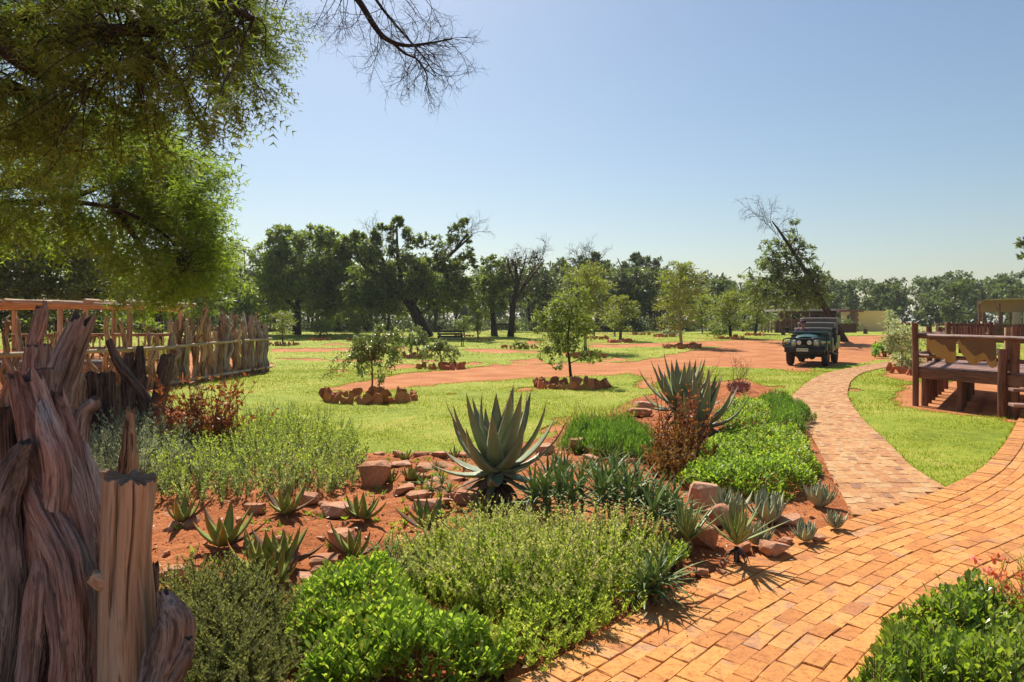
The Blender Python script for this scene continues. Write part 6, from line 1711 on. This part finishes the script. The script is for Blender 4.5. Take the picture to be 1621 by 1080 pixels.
def sample_poly(poly, n, r):
    """points in a ground polygon given by photo columns/rows of its footprint"""
    g = np.array([GB(a, b)[:2] for a, b in poly])
    lo_, hi_ = g.min(0), g.max(0); out = np.zeros((0, 2))
    while len(out) < n:
        c = r.uniform(lo_, hi_, (n * 2, 2)); out = np.vstack([out, c[in_poly(c[:, 0], c[:, 1], g)]])
    out = out[:n]
    # distance to the outline, for a domed profile
    d = np.full(n, 9.0)
    for i in range(len(g)):
        a, b = g[i], g[(i + 1) % len(g)]; ab = b - a
        tt = np.clip(((out - a) @ ab) / (ab @ ab), 0, 1); d = np.minimum(d, np.linalg.norm(out - a - tt[:, None] * ab, axis=1))
    return out, d, g.mean(0)
def bz_(o): return .012 + np.maximum(0, .03 + .04 * fbm(o[:, 0], o[:, 1], 0, .9, 3, 9))
def carpet(name, label, poly, h, n, L, W, mat, seed, tpl=LEAF_PAD, per=7, edge=.22, cat='ground cover', upb=.8, stem=.10, rough=.42):
    r = np.random.default_rng(seed); o, d, c = sample_poly(poly, n, r)
    lo = (c[0], c[1], 0); t = thing(name, label, cat, lo)
    kp = d > .09 * (.9 + 1.6 * fbm(o[:, 0], o[:, 1], 0, 6, 3, 5)); o, d = o[kp], d[kp]; n = len(o)
    hh_ = h * np.clip(d / edge, .22, 1) ** .6 * (.8 + rough * fbm(o[:, 0], o[:, 1], 0, 5, 3, 3) + r.uniform(-.12, .16, n))
    top = np.column_stack([o, bz_(o) + hh_])
    lean = r.normal(0, .22, (n, 3)); lean[:, 2] = 1
    idx = np.repeat(np.arange(n), per); N = len(idx)
    f = r.random(N) ** .8
    pp = top[idx] - unit(lean)[idx] * (f * stem * (h / .25))[:, None]
    az = r.uniform(0, 6.28, N)
    D = np.column_stack([np.cos(az), np.sin(az), (1.1 - f) * 1.3 * upb + r.normal(0, .25, N)]) + lean[idx] * .4
    Nn = np.column_stack([-np.cos(az) * .5, -np.sin(az) * .5, np.ones(N)]) + r.normal(0, .2, (N, 3))
    ll = L * r.uniform(.65, 1.25, N) * (.75 + .35 * f)
    mb = MB(); leaves(mb, pp, D, Nn, ll, ll * W / L, tpl)
    tag(mb.build('foliage', M[mat], t, lo), kind='stuff')
    sb = MB(); k = r.choice(n, min(n, 350), replace=False)
    for i in k:
        b = np.array([o[i, 0], o[i, 1], bz_(o[i:i + 1])[0]]); tube(sb, [b, (b + top[i]) / 2 + r.normal(0, .01, 3), top[i]], [.004, .002], 3, cap=False)
    tag(sb.build('stems', M['bark_brown'], t, lo), kind='stuff')
    return t
def spikes(name, label, poly, h, n, per, L, W, mat, seed, lean=.2, edge=.25, cat='shrub', tipmat=None, tpl=LEAF_DIA, base_fill=.25, stemm='bark_brown', droop=.0, hv=.35):
    r = np.random.default_rng(seed); o, d, c = sample_poly(poly, n, r)
    lo = (c[0], c[1], 0); t = thing(name, label, cat, lo)
    hh_ = h * np.clip(d / edge, .35, 1) ** .5 * r.uniform(1 - hv, 1 + hv * .6, n)
    b = np.column_stack([o, bz_(o)])
    out = np.column_stack([o - c, np.zeros(n)]); out = out / (np.abs(out).max() + 1e-6)
    top = b + np.column_stack([r.normal(0, lean, n) * hh_, r.normal(0, lean, n) * hh_, hh_]) + out * hh_[:, None] * .35
    idx = np.repeat(np.arange(n), per); N = len(idx)
    f = base_fill + (1 - base_fill) * r.random(N) ** .85
    bend = np.column_stack([r.normal(0, .04, n), r.normal(0, .04, n), np.zeros(n)])
    pp = b[idx] + (top - b)[idx] * f[:, None] + bend[idx] * (4 * f * (1 - f))[:, None]
    az = r.uniform(0, 6.28, N)
    ax = unit(top - b)[idx]
    D = np.column_stack([np.cos(az), np.sin(az), np.full(N, .55)]) + ax * .5 + r.normal(0, .2, (N, 3))
    Nn = ax + r.normal(0, .3, (N, 3))
    ll = L * r.uniform(.6, 1.25, N) * (1.2 - .6 * f)
    mb = MB()
    if tipmat:
        k = (f > .72) & (r.random(N) < .8)
        leaves(mb, pp[~k], D[~k], Nn[~k], ll[~k], ll[~k] * W / L, tpl, 0); leaves(mb, pp[k], D[k], Nn[k], ll[k], ll[k] * W / L, tpl, 1)
        tag(mb.build('foliage', [M[mat], M[tipmat]], t, lo), kind='stuff')
    else:
        leaves(mb, pp, D, Nn, ll, ll * W / L, tpl); tag(mb.build('foliage', M[mat], t, lo), kind='stuff')
    sb = MB()
    for i in range(min(n, 500)): tube(sb, [b[i], (b[i] + top[i]) / 2 + bend[i], top[i]], [.004, .0015], 3, cap=False)
    tag(sb.build('stems', M[stemm], t, lo), kind='stuff')
    return t
spikes('sage_bush', 'wide grey-green sage bush with many upright spikes at the left of the bed', [(235, 796), (330, 803), (430, 798), (520, 790), (565, 775), (578, 748), (560, 716), (420, 702), (330, 702), (235, 722)], .39, 900, 56, .042, .017, 'sage', 1601, .18, tipmat='sage_yellow', base_fill=.02, hv=.5)
spikes('sage_bush', 'yellow-green sage spikes along the lawn edge behind the wide sage bush', [(330, 712), (430, 716), (545, 722), (560, 700), (470, 690), (380, 685)], .45, 360, 52, .042, .015, 'sage_yellow', 1602, .16, tipmat='sage', base_fill=.05, hv=.5)
spikes('lavender_bush', 'silvery feathery shrub under the dark stumps at the left', [(150, 775), (285, 775), (300, 740), (270, 715), (150, 720)], .55, 320, 60, .055, .012, 'silver', 1603, .35, base_fill=.05)
spikes('flowering_bush', 'pale yellow-green flowering bush, the biggest in front of the large aloe', [(640, 905), (700, 985), (820, 990), (930, 978), (1030, 940), (1065, 890), (1010, 862), (900, 868), (760, 862)], .35, 1150, 60, .032, .014, 'sage_yellow', 1604, .24, tipmat='cream_tip', base_fill=.05, hv=.5)
spikes('flowering_bush', 'small grey-green flowering sprigs above the green carpet, left of the big flowering bush', [(590, 905), (650, 950), (700, 960), (690, 905), (620, 885)], .28, 140, 48, .024, .010, 'sage', 1605, .2)
spikes('yellow_shrub', 'yellowish leafy stems hanging at the path edge under the flowering bush', [(690, 1040), (760, 1070), (840, 1070), (985, 985), (930, 960), (800, 1000)], .20, 190, 34, .042, .014, 'sage_yellow', 1606, .45, base_fill=.1)
carpet('green_carpet_plant', 'bright green fleshy ground cover at the bottom edge, left of the path', [(432, 985), (430, 1130), (640, 1140), (845, 1084), (860, 1040), (720, 1010), (650, 930), (560, 915), (480, 940)], .25, 1900, .052, .021, 'carpet', 1611, per=8)
carpet('green_carpet_plant', 'bright green leafy patch at the right end of the flowering bush by the path', [(985, 982), (1100, 930), (1116, 905), (1060, 880), (1010, 935)], .22, 420, .045, .019, 'carpet', 1612, per=8, edge=.14)
spikes('rosemary_bush', 'dull dark rosemary-like bush at the bottom left beside the root knob', [(250, 975), (240, 1150), (440, 1150), (455, 1000), (420, 955), (320, 940)], .33, 640, 80, .028, .012, 'rosemary', 1613, .4, base_fill=.05)
carpet('green_carpet_plant', 'large bright green cushion of fleshy leaves beside the brick walkway', [(1058, 778), (1120, 803), (1250, 798), (1308, 778), (1296, 725), (1272, 698), (1130, 700), (1088, 735)], .27, 3600, .055, .024, 'carpet', 1614, per=7)
carpet('green_carpet_plant', 'darker green leafy cover behind the big cushion, next to the aloes', [(1130, 692), (1215, 694), (1230, 660), (1180, 640), (1135, 655)], .30, 1100, .06, .022, 'carpet', 1615, per=7)
carpet('juniper_mat', 'spiky green mat with upright tips at the walkway bend', [(1210, 695), (1278, 698), (1292, 668), (1255, 642), (1190, 642), (1215, 665)], .30, 1300, .07, .013, 'feather_green', 1616, tpl=LEAF_DIA, per=12, upb=1.6)
carpet('feathery_mat', 'soft feathery green ground cover at the lawn edge right of the large aloe', [(872, 712), (930, 730), (1035, 742), (1050, 705), (1005, 682), (905, 686)], .32, 1500, .075, .010, 'feather_green', 1617, tpl=LEAF_DIA, per=16, upb=1.5, stem=.16)
spikes('grass_tuft', 'wispy pale grass tuft between the lawn and the feathery ground cover', [(880, 690), (1000, 668), (1010, 655), (900, 665)], .30, 150, 14, .08, .006, 'sage_yellow', 1618, .25)
# the red shrub in front of the pair of aloes
spikes('red_shrub', 'reddish-brown bushy shrub with upright red twigs in front of the pair of aloes', [(1035, 762), (1085, 768), (1115, 752), (1100, 728), (1050, 726)], .52, 130, 46, .055, .030, 'olive_red_leaf', 1621, .3, base_fill=.05, stemm='bark_red')
t = bpy.data.objects['red_shrub']; c0 = GB(1078, 742); r = np.random.default_rng(1622); sb, fb = MB(), MB()
for k in range(46):
    b = np.array(c0) + np.array([r.normal(0, .16), r.normal(0, .12), .2]); e_ = b + np.array([r.normal(0, .16), r.normal(0, .12), r.uniform(.35, .85)])
    bp = smooth_path([b, (b + e_) / 2 + r.normal(0, .03, 3), e_], 10); tube(sb, bp, [.006, .002], 4, cap=False)
    n = 24; u = r.random(n) * 8.9; q = bp[u.astype(int)]; D = rdir(r, n) + np.array([0, 0, .7]); L = .045 * r.uniform(.5, 1.2, n)
    leaves(fb, q + r.normal(0, .008, (n, 3)), D, rdir(r, n), L, L * .45, LEAF_DIA)
tag(sb.build('upright_twigs', M['bark_red'], t, tuple(t.location)), kind='stuff'); tag(fb.build('red_leaves', M['red_leaf'], t, tuple(t.location)), kind='stuff')
# red shrub at the left, thin upright stems
c0 = GB(330, 728); t = thing('red_shrub', 'tall thin-stemmed shrub with red leaves at the lawn edge on the left', 'shrub', c0); sb, fb, gb_ = MB(), MB(), MB()
for k in range(115):
    b = np.array(c0) + np.array([r.normal(0, .18), r.normal(0, .14), 0]); e_ = b + np.array([r.normal(0, .32), r.normal(0, .2), r.uniform(.45, 1.15)])
    bp = smooth_path([b, (b + e_) / 2 + r.normal(0, .04, 3), e_], 10); tube(sb, bp, [.006, .002], 4, cap=False)
    n = 30; u = (r.random(n) ** .8) * 8.9; q = bp[u.astype(int)]; D = rdir(r, n) + np.array([0, 0, .4]); L = .068 * r.uniform(.5, 1.2, n)
    lowk = (q[:, 2] - c0.z) < .38
    leaves(gb_, q[lowk] + r.normal(0, .03, (lowk.sum(), 3)), D[lowk], rdir(r, lowk.sum()), L[lowk] * 1.3, L[lowk] * .7, LEAF_DIA)
    leaves(fb, q[~lowk], D[~lowk], rdir(r, (~lowk).sum()), L[~lowk], L[~lowk] * .45, LEAF_DIA)
tag(sb.build('stems', M['bark_red'], t, c0), kind='stuff'); tag(fb.build('red_leaves', M['red_leaf'], t, c0), kind='stuff'); tag(gb_.build('green_leaves', M['olive_red_leaf'], t, c0), kind='stuff')
spikes('red_shrub', 'low red-leaved shrub growing along the foot of the log fence', [(300, 603), (420, 590), (425, 585), (310, 596)], .32, 90, 30, .07, .04, 'red_leaf', 1624, .4, base_fill=.1)
spikes('leafy_bush', 'bright green bush inside the fenced enclosure', [(215, 590), (270, 590), (275, 577), (225, 577)], .95, 90, 40, .09, .045, 'leaf_fever', 1625, .3)
spikes('leafy_bush', 'green bush under the pergola roof', [(60, 592), (112, 592), (112, 582), (66, 582)], 1.3, 90, 40, .09, .045, 'leaf_broad', 1626, .3)
# purple-red plant by the lawn
spikes('purple_plant', 'purple-red leafy plant with thin dry flower stalks between the green mat and the lawn', [(1150, 626), (1180, 628), (1184, 616), (1155, 616)], .26, 60, 22, .12, .02, 'purple', 1627, .4, base_fill=.05)
t = bpy.data.objects['purple_plant']; c0 = GB(1166, 620); sb = MB()
for k in range(10):
    b = np.array(c0) + np.array([r.normal(0, .12), 0, .1]); bare_twigs(sb, r, b, (r.normal(0, .2), r.normal(0, .1), 1), r.uniform(.4, .75), .006, 1, .2, 3, (5, 9), -.2)
tag(sb.build('flower_stalks', M['bark_red'], t, tuple(t.location)), kind='stuff')
c0 = GB(1118, 650); t = thing('dry_flower_plant', 'thin dry reddish flower stalks behind the right-hand large aloe', 'plant', c0); sb = MB()
for k in range(16):
    b = np.array(c0) + np.array([r.normal(0, .14), r.normal(0, .1), 0]); bare_twigs(sb, r, b, (r.normal(0, .25), r.normal(0, .1), 1), r.uniform(.6, .95), .007, 1, .2, 3, (5, 9), -.2)
tag(sb.build('flower_stalks', M['bark_red'], t, c0), kind='stuff')
# bottom right planting
carpet('green_carpet_plant', 'glossy green fleshy bush in the bottom right corner by the brick path', [(1338, 1120), (1350, 1060), (1415, 1000), (1510, 985), (1660, 1000), (1750, 1200), (1340, 1200)], .30, 1500, .060, .024, 'carpet_near', 1631, per=9, edge=.2, stem=.16)
spikes('pencil_plant', 'orange-tinged upright stems with coral flowers at the right edge of the picture', [(1570, 985), (1640, 1040), (1760, 1060), (1740, 965), (1620, 945)], .38, 150, 44, .03, .008, 'orange_stem', 1632, .25, base_fill=.1, tipmat='sage_yellow')
t = bpy.data.objects['pencil_plant']; fb = MB(); n = 130
q = np.array([P(1600 + r.normal(0, 30), 935 + r.normal(0, 22), 3.9 + r.normal(0, .15)) for _ in range(14)])
q = np.repeat(q, 12, 0) + r.normal(0, .012, (168, 3)); leaves(fb, q, rdir(r, 168) + np.array([0, 0, .6]), rdir(r, 168), .035, .022, LEAF_DIA); tag(fb.build('flower', M['flower'], t, tuple(t.location)), kind='stuff')
# pale shrub and bright bush at the walkway
p = G(1432, 586); r = np.random.default_rng(1640)
tree('pale_shrub', 'pale silvery-leaved shrub beside the brick walkway, left of the deck', 1428, p.y, [(1428, 570), (1425, 545)], [(1425, 535, 22, 24), (1440, 555, 22, 26), (1412, 545, 16, 16, .8), (1405, 530, 10, 10, .7), (1440, 578, 18, 14, .9), (1418, 518, 14, 12, .8), (1447, 525, 14, 16, .8), (1425, 570, 14, 12, .8)],
     'leaf_pale', 'bark_brown', dens=26, leafL=.12, leafW=.05, seed=1641, tr=(.04, .02), twr=.008, twn=12, cat='shrub', clump=.36, per=18)
p = G(1402, 565)
tree('bright_bush', 'low bright green bush with flat edging stones left of the pale shrub', 1402, p.y, [(1402, 556), (1402, 552)], [(1394, 551, 14, 10), (1410, 551, 15, 9), (1401, 547, 14, 8), (1385, 556, 8, 6, .8), (1420, 556, 10, 6)], 'bright_bush', 'bark_brown', dens=30, leafL=.13, leafW=.06, seed=1642, tr=(.04, .02), cat='bush', per=18, clump=.4)
for lab, px, py, rx, ry, lf, sd in (('white-tinged leafy shrub behind the deck, under the hides', 1580, 556, 12, 6, 'silver', 1643), ('pale shrub behind the bench on the deck, near the low rail fence', 1500, 522, 24, 8, 'leaf_pale', 1644),
                                    ('low dark green shrubs at the far lawn edge left of the jeep', 1140, 526, 22, 7, 'leaf_mid', 1645), ('aloe-like grey clump on the far lawn between the feathery trees', 1062, 527, 20, 5, 'silver', 1646), ('low yellow-green plant in the stone ring left of the leafy tree', 822, 546, 16, 6, 'leaf_fever', 1647)):
    yy = gy(py + ry + 1)
    tree('low_shrub', lab, px, yy, [(px, py + 2), (px, py)], [(px - rx * .4, py, rx * .6, ry), (px + rx * .4, py, rx * .6, ry), (px, py - ry * .3, rx * .5, ry * .8)], lf, 'bark_brown', dens=14, leafL=.14, leafW=.06, seed=sd, tr=(.03, .02), cat='shrub', per=16, clump=.4)

# ------------------------------------------------------------------ rocks
RK = [('square sandstone block beside the sage bush, tallest rock at the lawn side', 590, 778, 58, 42, 1), ('flat pale rock below the sage bush', 530, 824, 54, 20, 2), ('thick squat rock on red earth above the green carpet', 536, 876, 54, 34, 3),
      ('slanted pinkish slab touching the green carpet', 508, 908, 56, 26, 4), ('pale rock lying near the honey post', 268, 925, 44, 24, 5), ('small rock at the foot of the sage bush, left of the slender aloe', 400, 818, 34, 18, 6),
      ('brown rock at the sage bush foot, right of the slender aloe', 486, 806, 36, 20, 7), ('round sandstone rock left of the feathery ground cover', 917, 720, 36, 22, 8), ('large square sandstone block in front of the green cushion', 1122, 812, 58, 46, 9),
      ('dark rock leaning against the square block', 1140, 836, 44, 34, 10), ('wide flat slab between the two fan-leaved plants', 1118, 872, 46, 40, 11), ('flat rock at the brick path edge behind the fan-leaved plant', 1233, 886, 52, 22, 12),
      ('low brown slab right of the large cup aloe', 1252, 838, 44, 20, 13), ('pale flat rock below the starry aloe', 682, 862, 54, 18, 14), ('flat slab lying in the rockery, half under the big aloe', 745, 800, 60, 20, 15),
      ('small pinkish slab at the top of the green carpet', 566, 912, 28, 16, 16), ('layered slab by the pair of aloes at the lawn edge', 1015, 664, 44, 14, 17), ('small stones pile rock left of the pair of aloes', 1022, 648, 36, 12, 18),
      ('brown slab on the lawn edge behind the big aloe, right', 862, 722, 34, 14, 19), ('small rock edging the bricks at the paths corner', 1298, 862, 26, 10, 20), ('low rock at path edge beside the green leafy patch', 1112, 916, 26, 12, 21), ('reddish plate between starry aloe and rockery', 672, 812, 50, 18, 22)]
for lab, px, py, w, h, sd in RK:
    p = GB(px, py); k = p.y / F
    depth = .8 * w * k
    m = rock_mesh(1700 + sd, (w * k * 1.06, depth, h * k * 1.25), 24, flat=.12)
    o = m.build('rock', M['bed_rock']); o.location = (p.x, p.y + depth * .4, p.z + h * k * .42); o.rotation_euler = (r.normal(0, .06), r.normal(0, .06), r.normal(0, .3)); tag(o, lab, 'rock')
r = np.random.default_rng(1800)
ms = [rock_mesh(1750 + k, (.26, .17, .07), 20).mesh('slab', M['bed_rock']) for k in range(5)]
for px, py in ((560, 724), (600, 722), (632, 721), (668, 722), (700, 724), (735, 722), (640, 742), (672, 746), (610, 745), (705, 742), (655, 760), (690, 766), (725, 762), (640, 782), (665, 792), (715, 790), (740, 782), (755, 770), (700, 800), (760, 752), (890, 735), (870, 745), (940, 730), (960, 748), (990, 765), (1000, 735)):
    p = GB(px, py); s = r.uniform(.8, 1.5)
    o = inst('rock', ms[r.integers(5)], (p.x, p.y, p.z + .02), (r.normal(0, .15), r.normal(0, .15), r.uniform(0, 6)), (s, s, s * r.uniform(.7, 1.4)))
    tag(o, 'small flat sandstone slab in the rockery strip along the lawn edge', 'rock', 'flat slabs in the rockery strip')

# scattered stones, dry litter and seedlings on the bed
r = np.random.default_rng(1850)
ms = [rock_mesh(1780 + k, (.12, .10, .08), 16).mesh('stone', M['bed_rock']) for k in range(5)]
kk = 0
while kk < 46:
    px, py = r.uniform(255, 1330), r.uniform(725, 935)
    if not in_poly([px], [py], BED)[0] or (px < 620 and py < 800) or (700 < px < 1060 and py > 800): continue
    p = GB(px, py); s = r.uniform(.5, 1.4); kk += 1
    o = inst('rock', ms[r.integers(5)], (p.x, p.y, p.z + .01 * s), (r.normal(0, .3), r.normal(0, .3), r.uniform(0, 6)), (s * 1.2, s, s * .8))
    tag(o, 'fist-sized brown stone half buried in the red soil of the bed', 'rock', 'small stones scattered on the bed')
n = 5200
x = r.uniform(-5, 5, n); y = 3 + 8.5 * r.random(n) ** 1.2; px, py = to_px(x, y); k = in_poly(px, py, BED) & ~in_poly(x, y, p1poly) & ~in_poly(x, y, p2poly); x, y = x[k], y[k]; n = len(x)
pp = np.column_stack([x, y, bz_(np.column_stack([x, y])) + .028]); D = rdir(r, n) * np.array([1, 1, .25]); lm('dry_litter', (.10, .05, .025), (.20, .11, .05), (.32, .21, .11), (.42, .32, .18), trans=.15)
m = MB(); L = r.uniform(.015, .05, n); leaves(m, pp, D, r.normal(0, .4, (n, 3)) + np.array([0, 0, 1]), L, L * r.uniform(.12, .5, n), LEAF_DIA)
k_ = 420; f_ = r.random(k_) ** .6 * .6; ii_ = r.integers(30, 330, k_)
q_ = np.array([offs(p1c, d_)[i_] for d_, i_ in zip(np.abs(r.normal(0, .22, k_)), ii_)]); q_ = np.column_stack([q_, np.full(k_, .052)])
L = r.uniform(.012, .035, k_); leaves(m, q_, rdir(r, k_) * np.array([1, 1, .12]), r.normal(0, .3, (k_, 3)) + np.array([0, 0, 1]), L, L * r.uniform(.15, .5, k_), LEAF_DIA)
tag(m.build('leaf_litter', M['dry_litter']), kind='stuff')
m = MB(); n = 130
o_, d_, c_ = sample_poly([(260, 830), (300, 920), (500, 930), (620, 890), (700, 860), (780, 800), (860, 730), (600, 728), (580, 790), (400, 812)], n, r)
pp = np.column_stack([o_, bz_(o_)]); ix = np.repeat(np.arange(n), 9); D = rdir(r, n * 9) * np.array([1, 1, .3]) + np.array([0, 0, .75]); L = r.uniform(.03, .08, n * 9)
leaves(m, pp[ix] + r.normal(0, .006, (n * 9, 3)), D, rdir(r, n * 9), L, L * .3, LEAF_DIA); tag(m.build('seedling_leaves', M['carpet']), kind='stuff')

# ------------------------------------------------------------------ thin air between here and the far wood
mh = bpy.data.materials.new('haze'); mh.use_nodes = True; nt = mh.node_tree; nt.nodes.clear()
o_ = nt.nodes.new('ShaderNodeOutputMaterial'); v_ = nt.nodes.new('ShaderNodeVolumePrincipled')
v_.inputs['Color'].default_value = (.86, .90, .95, 1); v_.inputs['Density'].default_value = .0003; v_.inputs['Anisotropy'].default_value = .35
nt.links.new(v_.outputs[0], o_.inputs['Volume'])
m = MB(); box(m, (0, 800, 10.5), (3200, 3600, 24)); hz = m.build('haze', mh); tag(hz, kind='stuff')
